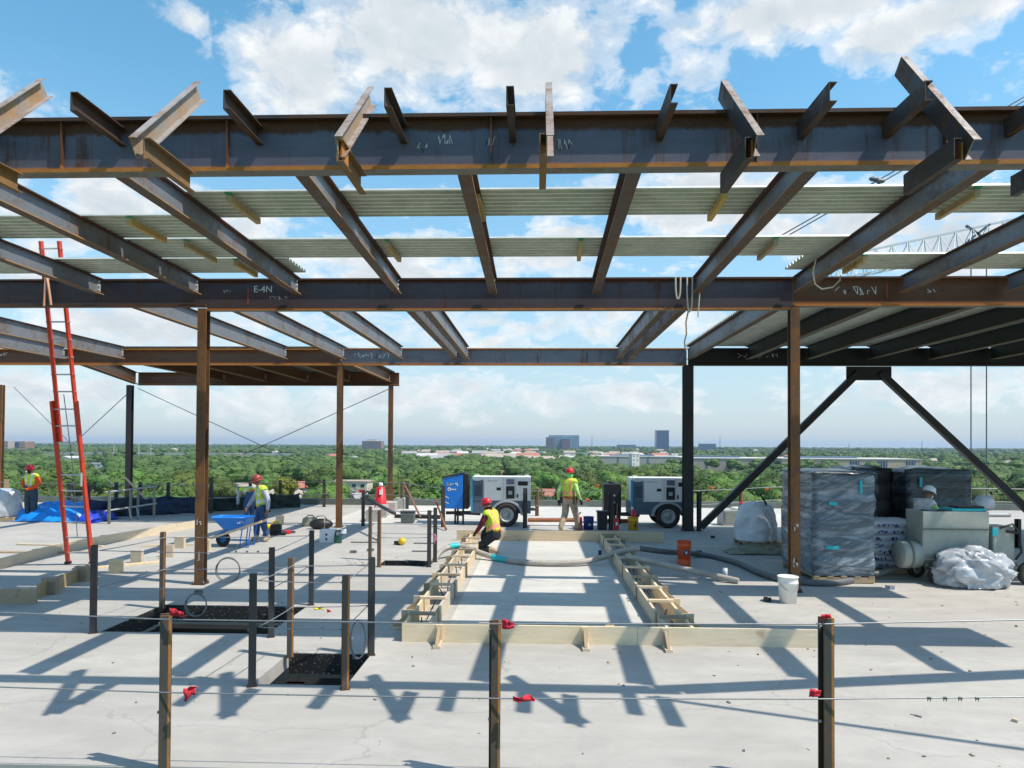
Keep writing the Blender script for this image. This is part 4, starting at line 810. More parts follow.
# ------------------------------------------------------------------ timber forms
def board(mb, a, b, h, t, z0=0.0): mb.bar(Vector((*a, z0 + h / 2)), Vector((*b, z0 + h / 2)), t, h)
def form(label, group=None): return lambda loc: empty('timber_form', loc, 0, label, 'timber form', group)
BH = .235
def kicker(root, p, dirv, side, name='kicker_block', h=.235, L=.30, mat=None):
    """upright and flat block bracing the board from outside; p on the board face, side = outward unit vector"""
    p = Vector(p); s_ = Vector(side); mb = MB()
    mb.bar(p + s_ * .021 + Vector((0, 0, .02)), p + s_ * .021 + Vector((0, 0, h)), .085, .038, up=s_)
    f = mb.build(name, mat or M['wood'], root)
    vs = [p + s_ * .045 + Vector((0, 0, .045)), p + s_ * L + Vector((0, 0, .045)), p + s_ * .045 + Vector((0, 0, h * .92))]
    d = s_.cross(Vector((0, 0, 1))) * .019; MB().add([v + d for v in vs] + [v - d for v in vs], [(0, 1, 2), (5, 4, 3), (0, 3, 4, 1), (1, 4, 5, 2), (2, 5, 3, 0)]).build('diagonal_brace_block', M['wood_old'], root)
    MB().bar(p + s_ * .04 + Vector((0, 0, .020)), p + s_ * (L + .02) + Vector((0, 0, .020)), .09, .038).build('foot_block', M['wood'], root)
XL0, XL1, XR0, XR1, YF, YB = -1.76, -1.43, 1.70, 2.03, 9.36, 19.3
fr = empty('timber_form', ((XL0 + 3.62) / 2, YF, 0), 0, 'long pale timber form board nearest the camera, lying across the deck', 'timber form', 'timber curb forms'); o = fr.location
mb = MB(); board(mb, (XL0 - o.x - .02, 0), (1.30 - o.x, 0), BH, .038); mb.build('board', M['wood_pale'], fr)
mb = MB(); board(mb, (1.304 - o.x, 0), (3.62 - o.x, 0), BH, .038); mb.build('board', M['wood_pale'], fr)
for x in (-1.28, .0 - .85 + .33, .62, 1.66): kicker(fr, (x - o.x, -.020, 0), None, (0, -1, 0))
for x in (-.62, .95, ): MB().box((x - o.x, .03, BH + .0195 - .02), (.30 if x < 0 else .12, .02, .05)).build('tie_block', M['wood'], fr)
bk = empty('timber_form', ((XL0 + 3.4) / 2, YB, 0), 0, 'timber form board closing the far end of the form, behind the kneeling worker', 'timber form', 'timber curb forms'); o = bk.location
for a, b in ((-2.2, .3), (.304, 3.4)): mb = MB(); board(mb, (a - o.x, 0), (b - o.x, 0), .28, .038); mb.build('board', M['wood'], bk)
def run(xo, xi, label, out):
    r = empty('timber_form', ((xo + xi) / 2, (YF + YB) / 2, 0), 0, label, 'timber form', 'timber curb forms'); o = r.location
    n = 3
    for x in (xo, xi):
        for k in range(n):
            a = YF + .03 + (YB - YF - .06) * k / n; b = YF + .03 + (YB - YF - .06) * (k + 1) / n - .004
            mb = MB(); board(mb, (x - o.x, a - o.y), (x - o.x, b - o.y), BH - .005, .038); mb.build('board', M['wood_y'], r)
    k = 0; y = YF + .55; rnd = random.Random(3)
    while y < YB - .3:
        # flat spacer over both boards and a block kicking outward
        j = rnd.uniform(-.08, .08)
        MB().box(((xi + xo) / 2 - o.x + rnd.uniform(-.02, .02), y - o.y + j, BH + .016), (abs(xi - xo) + .04, .085, .036)).build('spacer', M['wood'] if k % 3 else M['wood_old'], r)
        kicker(r, (xo + out * .020 - o.x, y - o.y + .12, 0), None, (out, 0, 0), L=.26)
        MB().box((xo + out * .115 - o.x, y - o.y + .34, .105), (.17, .038, .20)).build('kicker_plate', M['wood'] if (k + 1) % 3 else M['wood_old'], r)
        if k % 2 == 0: MB().bar((xi - out * .022 - o.x, y - o.y + .2, .01), (xi - out * .022 - o.x, y - o.y + .2, BH + .03), .09, .03, up=(1, 0, 0)).build('cleat', M['wood_old'], r)
        y += 1.0; k += 1
    mb = MB(); rr = random.Random(9)
    for k in range(14):
        yy = YF + .5 + k * .68; MB().tube([((xo + xi) / 2 - o.x + rr.uniform(-.06, .06), yy - o.y, .002), ((xo + xi) / 2 - o.x + rr.uniform(-.06, .06), yy - o.y + .02, .2)], .009, n=6).build('rebar_dowel', M['black_steel'], r) if k < 9 else None
    return r
run(XL0, XL1, 'double row of form boards with kicker blocks, left of the smooth pad', -1)
run(XR1, XR0, 'double row of form boards with kicker blocks, right of the smooth pad', 1)
# left hand forms
def long_form(a, b, h, label, mat, kick=None, blocks=()):
    a, b = Vector((*a, 0)), Vector((*b, 0)); r = empty('timber_form', (a + b) / 2, 0, label, 'timber form', 'timber curb forms'); o = r.location; d = (b - a).normalized(); nn = d.cross(Vector((0, 0, 1)))
    L = (b - a).length; n = max(1, round(L / 3.6))
    for k in range(n): MB().bar(a - o + d * (L * k / n) + Vector((0, 0, h / 2)), a - o + d * (L * (k + 1) / n - .004) + Vector((0, 0, h / 2)), .04, h).build('board', mat, r)
    for k in range(n * 2):
        q = a - o + d * (L * (k + .5) / (2 * n)) - nn * .05; MB().box(q + Vector((0, 0, h * .5)), (.09, .09, h * 1.06)).build('stake', M['wood'], r)
    return r
def P2(px, py): q = at(px, py); return (q.x, q.y)
long_form(P2(-60, 586), P2(62, 552), .22, 'long pale timber form at the left edge in front of the blue tarp', M['wood_y'])
long_form(P2(64, 551.5), P2(198, 527), .22, 'long pale timber form running from the ladder towards the near left column', M['wood_y'])
long_form(P2(-20, 604), P2(37, 604), .24, 'short weathered timber form board lowest at the left edge', M['wood_old'])
long_form(P2(38, 598), P2(90, 576), .24, 'grey timber form under the ladder foot', M['wood_old'])
for px, py, lb in ((116, 573, 'pale square timber block left of the rusty post'), (137, 563, 'pale square timber block just left of the rusty post top'), (168, 557, 'square timber block between rusty post and near column'), (180, 548, 'square timber block beside the near left column'), (205, 551, 'square timber block left of the wheelbarrow wheel'), (50, 594, 'brown square timber block under the ladder foot, left one'), (82, 581, 'brown square timber block under the ladder foot, right one'), (280, 524, 'square timber block behind the yellow tool')):
    p = at(px, py); o = MB().box((0, 0, .14), (.26, .09, .28)).build('timber_block', M['wood'] if px not in (50, 82) else M['wood_old'], origin=(0, 0, 0), bevel=.004); o.location = (p.x, p.y, 0); o.rotation_euler.z = random.uniform(-.15, .15); tag(o, lb, 'timber block', 'square timber blocks', 'thing')
for k, (px, py, L, rz, lb) in enumerate(((122, 566, 1.5, .7, 'thin timber lath lying left of the rusty post'), (60, 546, 2.4, -.1, 'flat timber plank beside the blue tarp'), (25, 553, 3.0, .05, 'flat dark plank lying at the left edge'), (168, 546, 1.2, .3, 'short lath near the near left column'))):
    p = at(px, py); o = MB().box((0, 0, .02), (L, .10, .036)).build('timber_plank', M['wood'] if k != 2 else M['wood_old'], origin=(0, 0, 0)); o.location = (p.x, p.y, 0); o.rotation_euler.z = rz; tag(o, lb, 'plank', 'loose planks', 'thing')
o = MB().bar((0, 0, 0), (1.25, .2, 1.35), .07, .05).build('timber_plank', M['wood'], origin=(0, 0, 0)); p = at(163, 515); o.location = (p.x, p.y - .1, .02); o.rotation_euler.z = math.pi; tag(o, 'timber stud leaning on the far rail in front of the blue netting', 'plank', 'loose planks', 'thing')

# pale pole lying right of the form
o = MB().tube([(-1.0, .9, .30), (.95, -.35, .05)], .06, n=12).build('pale_pole', M['hose']); q = at(680, 577); o.location = Vector((q.x, q.y, o.location.z)); tag(o, 'pale straight pipe leaning from the right form boards down to the deck', 'pipe', None, 'thing')
# ------------------------------------------------------------------ pump hose
def hose(P, r, label, mat, marks=()):
    from mathutils import geometry
    Q = []
    V = [Vector(p) for p in P]
    for i in range(len(V) - 1):
        p0, p1, p2, p3 = V[max(i - 1, 0)], V[i], V[i + 1], V[min(i + 2, len(V) - 1)]
        for k in range(10):
            t = k / 10; Q.append(.5 * ((2 * p1) + (p2 - p0) * t + (2 * p0 - 5 * p1 + 4 * p2 - p3) * t * t + (-p0 + 3 * p1 - 3 * p2 + p3) * t ** 3))
    Q.append(V[-1]); o = MB().tube(Q, r, n=14).build('pump_hose', mat); tag(o, label, 'hose', 'pump hoses', 'thing')
    for t, ln, m in marks:
        k = int(t * (len(Q) - 1)); MB().tube([Q[j] - o.location for j in range(k, k + ln)], r * 1.12, n=14).build('hose_coupling', m, o)
    return o
hp = [aty(431, 572, 15.6), aty(437, 556, 16.0), aty(447, 548, 16.2), aty(460, 546, 16.4), aty(478, 552, 16.2), aty(500, 559, 15.8), aty(530, 562.5, 15.3), aty(575, 562.5, 15.3), aty(600, 558, 15.6), aty(622, 551, 15.9), aty(640, 548.5, 15.9)]
hose(hp, .062, 'long pale grey pump hose with teal couplings crossing the timber form', M['hose'], ((.22, 8, M['teal']), (.47, 7, M['teal'])))
hp2 = [aty(640, 548.5, 15.9), aty(668, 552, 16.0), at(700, 557), at(735, 565), at(762, 577), at(785, 583), at(812, 586), at(840, 585.5), at(862, 581), aty(880, 573, 14.2), aty(900, 567, 14.4)]
for k in (2, 3, 4, 5, 6, 7, 8): hp2[k].z = .062
hose(hp2, .062, 'dark stretch of pump hose running from the form to the mixing machine', M['hose_dark'])
# ------------------------------------------------------------------ generators on the bright strip of deck
def generator(px, label):
    a = aty(px, 520, 22.75); r = empty('generator', (a.x, 22.75, 0), .02, label, 'generator', 'towable generators')
    W, D, zb, zm, zt = 1.93, 1.1, .40, .81, 1.57
    MB().box((W / 2, D / 2, (zb + zm) / 2), (W, D, zm - zb)).build('chassis_body', M['slate_paint'], r, bevel=.02)
    MB().box((W / 2 + .02, D / 2, (zm + zt) / 2 + .001), (W - .04, D - .02, zt - zm)).build('canopy', M['white_paint'], r, bevel=.02)
    MB().box((.21, .002, (zm + zt) / 2 - .05), (.38, .03, zt - zm - .1)).build('side_panel', M['slate_paint'], r, bevel=.006)
    for k in range(6): MB().box((.24, -.018, .98 + k * .06), (.22, .012, .022)).build('louvre', M['black_plastic'], r)
    for x in (.42, 1.06, 1.44): MB().box((x, -.012, 1.2), (.008, .006, .7)).build('panel_seam', M['grey_paint'], r)
    MB().box((.035, -.014, (zb + zt) / 2), (.06, .02, zt - zb - .12)).build('light_blue_stripe', M['blue_edge'], r)
    d = MB().box((.72, .0, 1.23), (.56, .025, .66)).build('access_door', M['white_paint'], r, bevel=.005); MB().box((.90, -.016, 1.19), (.14, .012, .09)).build('door_latch', M['black_plastic'], d, origin=(0, 0, 0))
    MB().box((1.27, .0, 1.42), (.25, .025, .17)).build('instrument_window', plain('violet_glass', (.16, .15, .26), .2, .1, 5), r)
    v = MB().box((1.27, .0, 1.08), (.27, .022, .40)).build('control_recess', M['black_plastic'], r, bevel=.004); MB().box((1.27, -.014, 1.07), (.12, .01, .12)).build('control_dial', M['rim'], v, origin=(0, 0, 0))
    d = MB().box((1.68, .0, 1.22), (.40, .025, .68)).build('access_door', M['white_paint'], r, bevel=.005); MB().box((1.50, -.016, .97), (.05, .012, .12)).build('door_latch', M['black_plastic'], d, origin=(0, 0, 0))
    MB().box((1.67, -.02, 1.37), (.32, .02, .13)).tube([(1.53, -.04, 1.37), (1.80, -.04, 1.40)], .025, n=8).build('exhaust_grille', M['black_plastic'], r)
    s_ = MB().box((.22, -.016, 1.50), (.2, .004, .10)).build('white_sticker', M['chalk'], r)
    strokes(r, (.49, -.0165, 1.42), .34, .045, 6, M['grey_paint'], 77, th=.012, name='maker_lettering')
    # fender, wheels
    f = []; n = 14; cx, cz, ro, ri = 1.16, .375, .52, .45
    prof = [(cx + ro * math.cos(math.pi * (1 - k / n)), cz + ro * math.sin(math.pi * (1 - k / n)) * .88) for k in range(n + 1)] + [(cx + ri * math.cos(math.pi * k / n), cz + ri * math.sin(math.pi * k / n) * .88) for k in range(n + 1)]
    mb = MB(); m = len(prof); vs = [(x, -.20, z) for x, z in prof] + [(x, .06, z) for x, z in prof]
    mb.add(vs, [(i, (i + 1) % m, m + (i + 1) % m, m + i) for i in range(m)] + [(k, k + 1, m - 2 - k, m - 1 - k) for k in range(n)] + [(m + k, m + m - 1 - k, m + m - 2 - k, m + k + 1) for k in range(n)])
    mb.build('fender', M['grey_paint'], r, bevel=.008)
    for y in (-.09, D + .05):
        w_ = MB().tube([(cx, y - .02, cz - .0), (cx, y + .1, cz)], .05, n=10).build('wheel', M['black_steel'], r)
        R_ = .375; mb = MB().lathe([(.235, -.10), (.30, -.115), (.37, -.105), (R_, -.07), (R_, .07), (.37, .105), (.30, .115), (.235, .10), (.235, -.10)], (cx, y, cz), 28, axis='Y'); mb.build('tyre', M['rubber'], w_, origin=(0, 0, 0))
        mb = MB().lathe([(0, .06), (.08, .06), (.09, .03), (.17, .02), (.20, .07), (.236, .085), (.236, -.08), (0, -.08)], (cx, y, cz), 24, axis='Y')
        for k in range(8): a_ = k * math.pi / 4; mb.ball((cx + .125 * math.cos(a_), y - .03, cz + .125 * math.sin(a_)), .018, 0, 6, 4)
        mb.build('rim', M['rim'], w_, origin=(0, 0, 0))
    mb = MB().bar((0, D / 2, .38), (-.85, D / 2, .36), .10, .10); mb.bar((.3, .1, .37), (-.5, D / 2, .36), .06, .08); mb.bar((.3, D - .1, .37), (-.5, D / 2, .36), .06, .08); mb.build('tow_bar', M['black_steel'], r)
    MB().tube([(-.45, D / 2 - .1, .0), (-.45, D / 2 - .1, .62)], .035, n=10).build('jack_stand', M['black_steel'], r)
    MB().tube([(1.93, .3, .5), (2.05, .3, .5), (2.05, .8, .5), (1.93, .8, .5)], .03, n=8).build('rear_bumper', M['black_steel'], r)
    for x in (.12, W - .2): MB().tube([(x, .35, zt), (x, .35, zt + .05), (x + .12, .35, zt + .05), (x + .12, .35, zt)], .014, n=6).build('lifting_eye', M['white_paint'], r)
    return r
g = generator(470.5, 'white and slate blue towable generator behind the kneeling worker, beside the blue cabinet')
h = copy_tree(g); b_ = aty(630.5, 520, 22.75); h.location.x = b_.x; h['label'] = 'white and slate blue towable generator partly hidden by the thick black column'
# blue cabinet
a = aty(442, 520, 23.1); r = empty('equipment_cabinet', (a.x, 23.1, 0), 0, 'bright blue equipment cabinet with white lettering, left of the left generator', 'cabinet')
W = .68
mb = MB(); vs = [(0, 0, .52), (W, 0, .50), (W, .75, .5), (0, .75, .52), (0.02, 0, 1.50), (W, 0, 1.64), (W, .75, 1.64), (.02, .75, 1.5)]
mb.add(vs, [(3, 2, 1, 0), (4, 5, 6, 7), (0, 1, 5, 4), (1, 2, 6, 5), (2, 3, 7, 6), (3, 0, 4, 7)]); mb.build('cabinet_body', M['blue_paint'], r, bevel=.02)
MB().add([(-.02, -.02, 1.515), (W + .02, -.02, 1.66), (W + .02, .77, 1.66), (-.02, .77, 1.515), (-.02, -.02, 1.56), (W + .02, -.02, 1.70), (W + .02, .77, 1.70), (-.02, .77, 1.56)], [(3, 2, 1, 0), (4, 5, 6, 7), (0, 1, 5, 4), (1, 2, 6, 5), (2, 3, 7, 6), (3, 0, 4, 7)]).build('black_lid', M['black_plastic'], r, bevel=.01)
MB().box((W + .09, .35, 1.08), (.16, .7, 1.15)).build('dark_side_housing', M['black_plastic'], r, bevel=.02)
strokes(r, (.12, -.006, 1.25), .42, .10, 7, M['chalk'], 5, th=.034, name='white_lettering')
mb = MB().lathe([(.03, -.006), (.062, -.006), (.062, .004), (.03, .004), (.03, -.006)], (.23, 0, 1.14), 16, axis='Y'); mb.box((.36, -.003, 1.14), (.20, .006, .035)); mb.box((.42, -.003, 1.12), (.025, .006, .04)); mb.build('key_emblem', M['chalk'], r)
for z in (.86, .68): MB().add([(.05, -.004, z + .06), (.22, -.004, z - .02), (.22, -.004, z + .012), (.05, -.004, z + .10), (.05, .002, z + .06), (.22, .002, z - .02), (.22, .002, z + .012), (.05, .002, z + .10)], [(0, 1, 2, 3), (7, 6, 5, 4), (0, 4, 5, 1), (1, 5, 6, 2), (2, 6, 7, 3), (3, 7, 4, 0)]).build('white_slash', M['chalk'], r)
for x in (.42, .68): MB().box((x, .1, .26), (.06, .06, .52)).build('leg', M['black_steel'], r)
MB().box((.55, .1, .30), (.3, .05, .05)).build('cross_bar', M['black_steel'], r)
# black tank and bins
a = aty(604, 520, 23.6); r = empty('storage_tank', (a.x, 23.6, 0), 0, 'tall black tank on legs between walking worker and right generator', 'tank')
MB().box((.28, .3, .82), (.58, .6, 1.05)).build('tank_body', M['black_plastic'], r, bevel=.05)
for x in (.05, .52):
    for y in (.06, .54): MB().box((x, y, .15), (.06, .06, .3)).build('leg', M['black_steel'], r)
MB().lathe([(0, 1.40), (.10, 1.40), (.10, 1.34), (0, 1.34)], (.28, .3, 0), 14).build('cap', M['black_plastic'], r)
for z in (.95, .72): MB().box((.28, -.004, z), (.18, .006, .05)).build('worn_patch', M['grey_paint'], r)
def bin_thing(px, py, w_, d_, hh, mat, label, taper=1.12):
    p = at(px, py); r = empty('waste_bin', p, 0, label, 'bin')
    MB().box((0, 0, hh / 2), (w_, d_, hh), taper=taper).build('bin_body', mat, r, bevel=.015); MB().box((0, 0, hh + .012), (w_ * taper + .04, d_ * taper + .04, .035)).build('lid', mat, r, bevel=.008); return r
bin_thing(602, 529.5, .28, .28, .55, M['black_plastic'], 'small black bin in front of the tall black tank')
# buckets
def bucket(loc, rb, rt, hh, mat, label, name='bucket', handle=True, logo=None, group=None, lid=None, stack=0):
    r = empty(name, loc, .2, label, 'bucket', group)
    t = .008; z0 = stack
    MB().lathe([(0, z0), (rb, z0), (rb + (rt - rb) * .72, z0 + hh * .72), (rt + .004, z0 + hh * .74), (rt + .004, z0 + hh * .78), (rt - .002, z0 + hh * .80), (rt, z0 + hh), (rt + .010, z0 + hh), (rt + .010, z0 + hh - .02), (rt - t, z0 + hh - .004), (rb - t, z0 + .01), (0, z0 + .01)], n=28).build('pail', mat, r)
    if stack: MB().lathe([(0, 0), (rb, 0), (rb + (rt - rb) * .6, stack + .02), (rb, stack + .02), (0, stack + .02)], n=28).build('lower_pail', mat, r)
    if handle: MB().tube([(rt * 1.02 * math.cos(a_), rt * 1.03 * math.sin(a_) * .95, z0 + hh * .78 - max(0, math.sin(-a_)) * .14) for a_ in [math.pi + k * math.pi / 12 for k in range(13)]], .004, M and 0, 6).build('wire_handle', M['wire'], r)
    if lid: MB().lathe([(0, z0 + hh + .03), (rt, z0 + hh + .02), (rt + .006, z0 + hh - .005), (rt - .01, z0 + hh - .01)], n=28).build('lid', lid, r)
    if logo:
        a0 = -math.pi / 2 - .05; zc = z0 + hh * .42; rr = rb + (rt - rb) * .42 + .003
        for nm, rad, mt, off in (('round_logo', .062, M['logo_blue'], 0), ('logo_mark', .028, M['chalk'], .003)):
            vs = [Vector((math.cos(a0) * (rr + off), math.sin(a0) * (rr + off), zc))]
            for k in range(20): b = 2 * math.pi * k / 20; aa = a0 + math.cos(b) * rad / rr; vs.append(Vector((math.cos(aa) * (rr + off), math.sin(aa) * (rr + off), zc + math.sin(b) * rad)))
            vi = [Vector((v.x * .985, v.y * .985, v.z)) for v in vs]
            MB().add(vs + vi, [(0, 1 + k, 1 + (k + 1) % 20) for k in range(20)] + [(21, 22 + (k + 1) % 20, 22 + k) for k in range(20)] + [(1 + k, 22 + k, 22 + (k + 1) % 20, 1 + (k + 1) % 20) for k in range(20)]).build(nm, mt, r)
    return r
bucket(at(684, 567.5), .13, .152, .40, M['orange_bucket'], 'two nested orange buckets with round dark logo standing on the shaded deck', logo=True, stack=.17)
bucket(at(788, 602.5), .135, .16, .44, M['white_bucket'], 'plain white bucket in front of the near right column')
bucket(at(588.5, 529.5), .15, .16, .40, M['blue_bucket'], 'navy blue bucket behind the timber form, right of the walking worker', logo=True)
yb = bucket(at(633, 530), .145, .165, .40, M['yellow_bucket'], 'yellow bucket with red cans in it, left of the right generator'); strokes(yb, (-.02, -.165, .1), .08, .2, 2, M['black_plastic'], 4, th=.02, name='dark_lettering')
p = at(633, 530) + Vector((0, 0, .41)); r = empty('red_jug', p, 0, 'red plastic jug with white cap standing in the yellow bucket', 'jug'); MB().box((0.02, 0, .10), (.16, .12, .22), taper=.7).build('jug_body', M['red_plastic'], r, bevel=.02); MB().lathe([(0, .30), (.04, .30), (.04, .21), (0, .21)], (-.03, 0, 0), 12).build('cap', M['chalk'], r)
p = at(578.5, 529); r = empty('fuel_can', p, .2, 'red fuel can behind the legs of the walking worker', 'fuel can'); MB().box((0, 0, .19), (.20, .30, .38), taper=.85).build('can_body', M['red_plastic'], r, bevel=.03); MB().tube([(0, .05, .38), (.02, .0, .48), (.06, -.06, .52)], .02, n=8).build('spout', M['black_plastic'], r)
p = at(616.5, 530); r = empty('fire_extinguisher', p, 0, 'red fire extinguisher with upright hose on a stand beside the yellow bucket', 'extinguisher'); MB().lathe([(0, 0), (.075, 0), (.08, .03), (.08, .30), (.06, .36), (.02, .39), (0, .39)], n=16).build('cylinder', M['red_plastic'], r); MB().tube([(0, 0, .38), (.01, 0, .6), (.03, 0, .82)], .016, n=8).build('hose', M['copper'], r); MB().box((0, -.08, .2), (.07, .006, .1)).build('label_plate', M['chalk'], r)
# pipes, blocks and boxes on the bright strip
for k, (pa, pb, lb) in enumerate((((528, 522), (578, 522), 'rusty pipe lying behind the walking worker'), ((598, 523), (632, 523), 'rusty pipe lying behind the black bin'), ((395, 518), (440, 519), 'dark pipe lying left of the blue cabinet'), ((884, 516), (1010, 517), 'long pale pipe lying behind the mixing machine'))):
    a, b = at(*pa), at(*pb); o = MB().tube([a + Vector((0, 0, .07)), b + Vector((0, 0, .07))], .07, n=12).build('steel_pipe', [M['copper'], M['copper'], M['black_steel'], M['grey_paint']][k]); tag(o, lb, 'pipe', None, 'thing')
for k in range(4):
    p = at(400 - k * 9, 508 + k * 4.2); o = MB().box((0, 0, .2), (.4, .95, .4)).build('concrete_block', M['concrete'], origin=(0, 0, 0), bevel=.012); o.location = (p.x, p.y, 0); o.rotation_euler.z = .12; tag(o, ['farthest concrete block in the row behind the red traffic cone', 'second farthest concrete block in the row behind the cone', 'second nearest concrete block in the row behind the cone', 'nearest concrete block in the row behind the red cone'][k], 'concrete block', 'row of concrete blocks', 'thing')
p = at(408, 523); r = empty('tool_crate', p, 0, 'dark crate lying beyond the far narrow opening', 'crate'); MB().box((0, 0, .2), (.42, .3, .34), taper=1.08).build('crate_body', M['machine_dark'], r, bevel=.01); MB().box((0, 0, .385), (.48, .36, .03)).build('crate_rim', M['black_plastic'], r)
p = at(736, 526); r = empty('vented_unit', p, .1, 'grey vented box on the bright deck left of the grey bag', 'vented box'); MB().box((0, .3, .26), (.85, .6, .5)).build('housing', M['grey_paint'], r, bevel=.03); MB().box((-.18, -.006, .28), (.36, .014, .34)).build('grille', M['machine'], r); MB().lathe([(0, .60), (.16, .59), (.2, .51), (0, .51)], (.12, .3, 0), 16).build('top_cap', M['white_paint'], r)
# traffic cone
p = at(380.5, 513.5); r = empty('traffic_cone', p, 0, 'tall bright red traffic cone with white sticker beside the slender orange column', 'cone')
MB().box((0, 0, .03), (.66, .66, .06)).build('base', M['red_plastic'], r, bevel=.02); MB().lathe([(.27, .06), (.15, .98), (.06, 1.02), (0, 1.02)], n=20).build('cone_body', M['red_plastic'], r)
MB().add([(.0, -.215, .72), (.10, -.205, .72), (.10, -.185, .90), (.0, -.195, .90), (.0, -.19, .72), (.10, -.18, .72), (.10, -.16, .90), (0, -.17, .90)], [(0, 1, 2, 3), (7, 6, 5, 4), (0, 4, 5, 1), (1, 5, 6, 2), (2, 6, 7, 3), (3, 7, 4, 0)]).build('white_sticker', M['chalk'], r); MB().ball((0, 0, 1.08), (.09, .09, .09), 0, 10, 6).build('white_top', M['chalk'], r)
o = MB().bar(Vector(at(363, 526)) + Vector((.02, -.08, .95)), Vector(at(379, 562)) + Vector((-.3, 3.2, .75)), .07, .07).build('steel_strut', M['black_steel']); tag(o, 'dark strut sloping down right from the dark post with red tape', 'strut', None, 'thing')
for (pa, za, pb, zb, lb) in (((404, 509), 1.0, (421, 521), .1, 'thin rusty strut sloping down right beside the slender orange column'), ((436, 524), .75, (446, 531), .05, 'pale pipe strut leaning at the foot of the blue cabinet')):
    a, b = at(*pa), at(*pb); o = MB().tube([(a.x, a.y, za), (b.x, b.y, zb)], .035, n=8).build('steel_strut', M['copper']); tag(o, lb, 'strut', None, 'thing')
# bag, box and tools left of the thin rusty column
p = at(321, 529); o = MB().ball((0, 0, .15), (.36, .2, .17), 0, 16, 10).build('duffel_bag', M['black_plastic'], origin=(0, 0, 0)); o.location = (p.x, p.y, 0); o.rotation_euler.z = .15; tag(o, 'black duffel bag lying left of the thin rusty column', 'bag', None, 'thing')
MB().tube([(-.2, -.05, .28), (-.1, -.1, .40), (.1, -.1, .42), (.2, -.05, .29)], .02, n=6).build('strap', M['olive'], o); MB().lathe([(.178, -.02), (.186, -.02), (.186, .02), (.178, .02)], (.12, 0, .15), 16, axis='X').build('band', M['olive'], o)
p = at(310, 526); r = empty('olive_satchel', p, .2, 'olive canvas satchel behind the black duffel bag', 'bag'); MB().box((0, 0, .14), (.52, .3, .26), taper=.82).build('satchel_body', M['olive'], r, bevel=.05); MB().tube([(-.15, 0, .26), (-.05, 0, .34), (.08, 0, .33), (.15, 0, .26)], .02, n=6).build('handle', M['machine_dark'], r)
p = at(327, 543); r = empty('cardboard_box', p, .05, 'white box with black dots in front of the black duffel bag', 'box'); MB().box((0, .15, .17), (.40, .30, .34)).build('carton', M['cardboard'], r, bevel=.006)
for z in (.10, .22): MB().lathe([(0, -.004), (.03, -.004), (.03, .004), (0, .004)], (-.02, 0, z), 12, axis='Y').build('printed_dot', M['black_plastic'], r)
p = at(338, 543); r = empty('power_tool', p, .3, 'dark green and black power tool beside the white box', 'power tool'); MB().box((0, 0, .1), (.2, .16, .2)).build('motor_housing', M['dark_green'], r, bevel=.03); MB().tube([(-.07, 0, .18), (-.05, 0, .32), (.1, 0, .32), (.1, 0, .2)], .025, n=8).build('handle', M['black_plastic'], r); MB().box((.14, 0, .30), (.14, .14, .12)).build('battery', M['cardboard'], r, bevel=.02)
p = at(275, 535); r = empty('power_saw', p, .2, 'yellow and black saw on the deck behind the wheelbarrow worker', 'saw'); MB().box((0, 0, .05), (.62, .3, .06)).build('base_plate', M['black_plastic'], r, bevel=.01); MB().box((.03, 0, .20), (.3, .2, .22)).build('motor_housing', M['black_plastic'], r, bevel=.03); MB().tube([(-.1, 0, .26), (-.05, 0, .38), (.1, 0, .38), (.16, 0, .28)], .03, n=8).build('yellow_handle', M['tool_yellow'], r); MB().lathe([(0, -.01), (.15, -.01), (.15, .01), (0, .01)], (-.18, 0, .17), 18, axis='Y').build('blade_guard', M['tool_yellow'], r)
p = at(287, 534); r = empty('red_tool', p, .5, 'small red tool lying right of the yellow saw', 'tool'); MB().box((0, 0, .06), (.22, .12, .1)).build('tool_body', M['red_plastic'], r, bevel=.02); MB().box((.16, 0, .05), (.14, .05, .05)).build('tip', M['black_plastic'], r)
p = at(402, 545); r = empty('grinder', p, .1, 'small yellow grinder lying beside the far narrow opening', 'grinder'); MB().ball((0, 0, .10), (.10, .09, .1), 0, 12, 8).build('yellow_head', M['tool_yellow'], r); MB().box((-.1, .05, .05), (.22, .1, .1)).build('dark_handle', M['black_plastic'], r, bevel=.02)
for px, py, L_, lb in ((364, 543, .7, 'thin dark rod lying left of the small yellow grinder'), (420, 552, .4, 'short dark rod lying inside the far guard posts'), (425, 544, .6, 'thin dark rod lying right of the small yellow grinder')):
    p = at(px, py); o = MB().tube([(p.x - L_ / 2, p.y, .02), (p.x + L_ / 2, p.y + .03, .02)], .014, n=6).build('steel_rod', M['black_steel']); tag(o, lb, 'rod', None, 'thing')

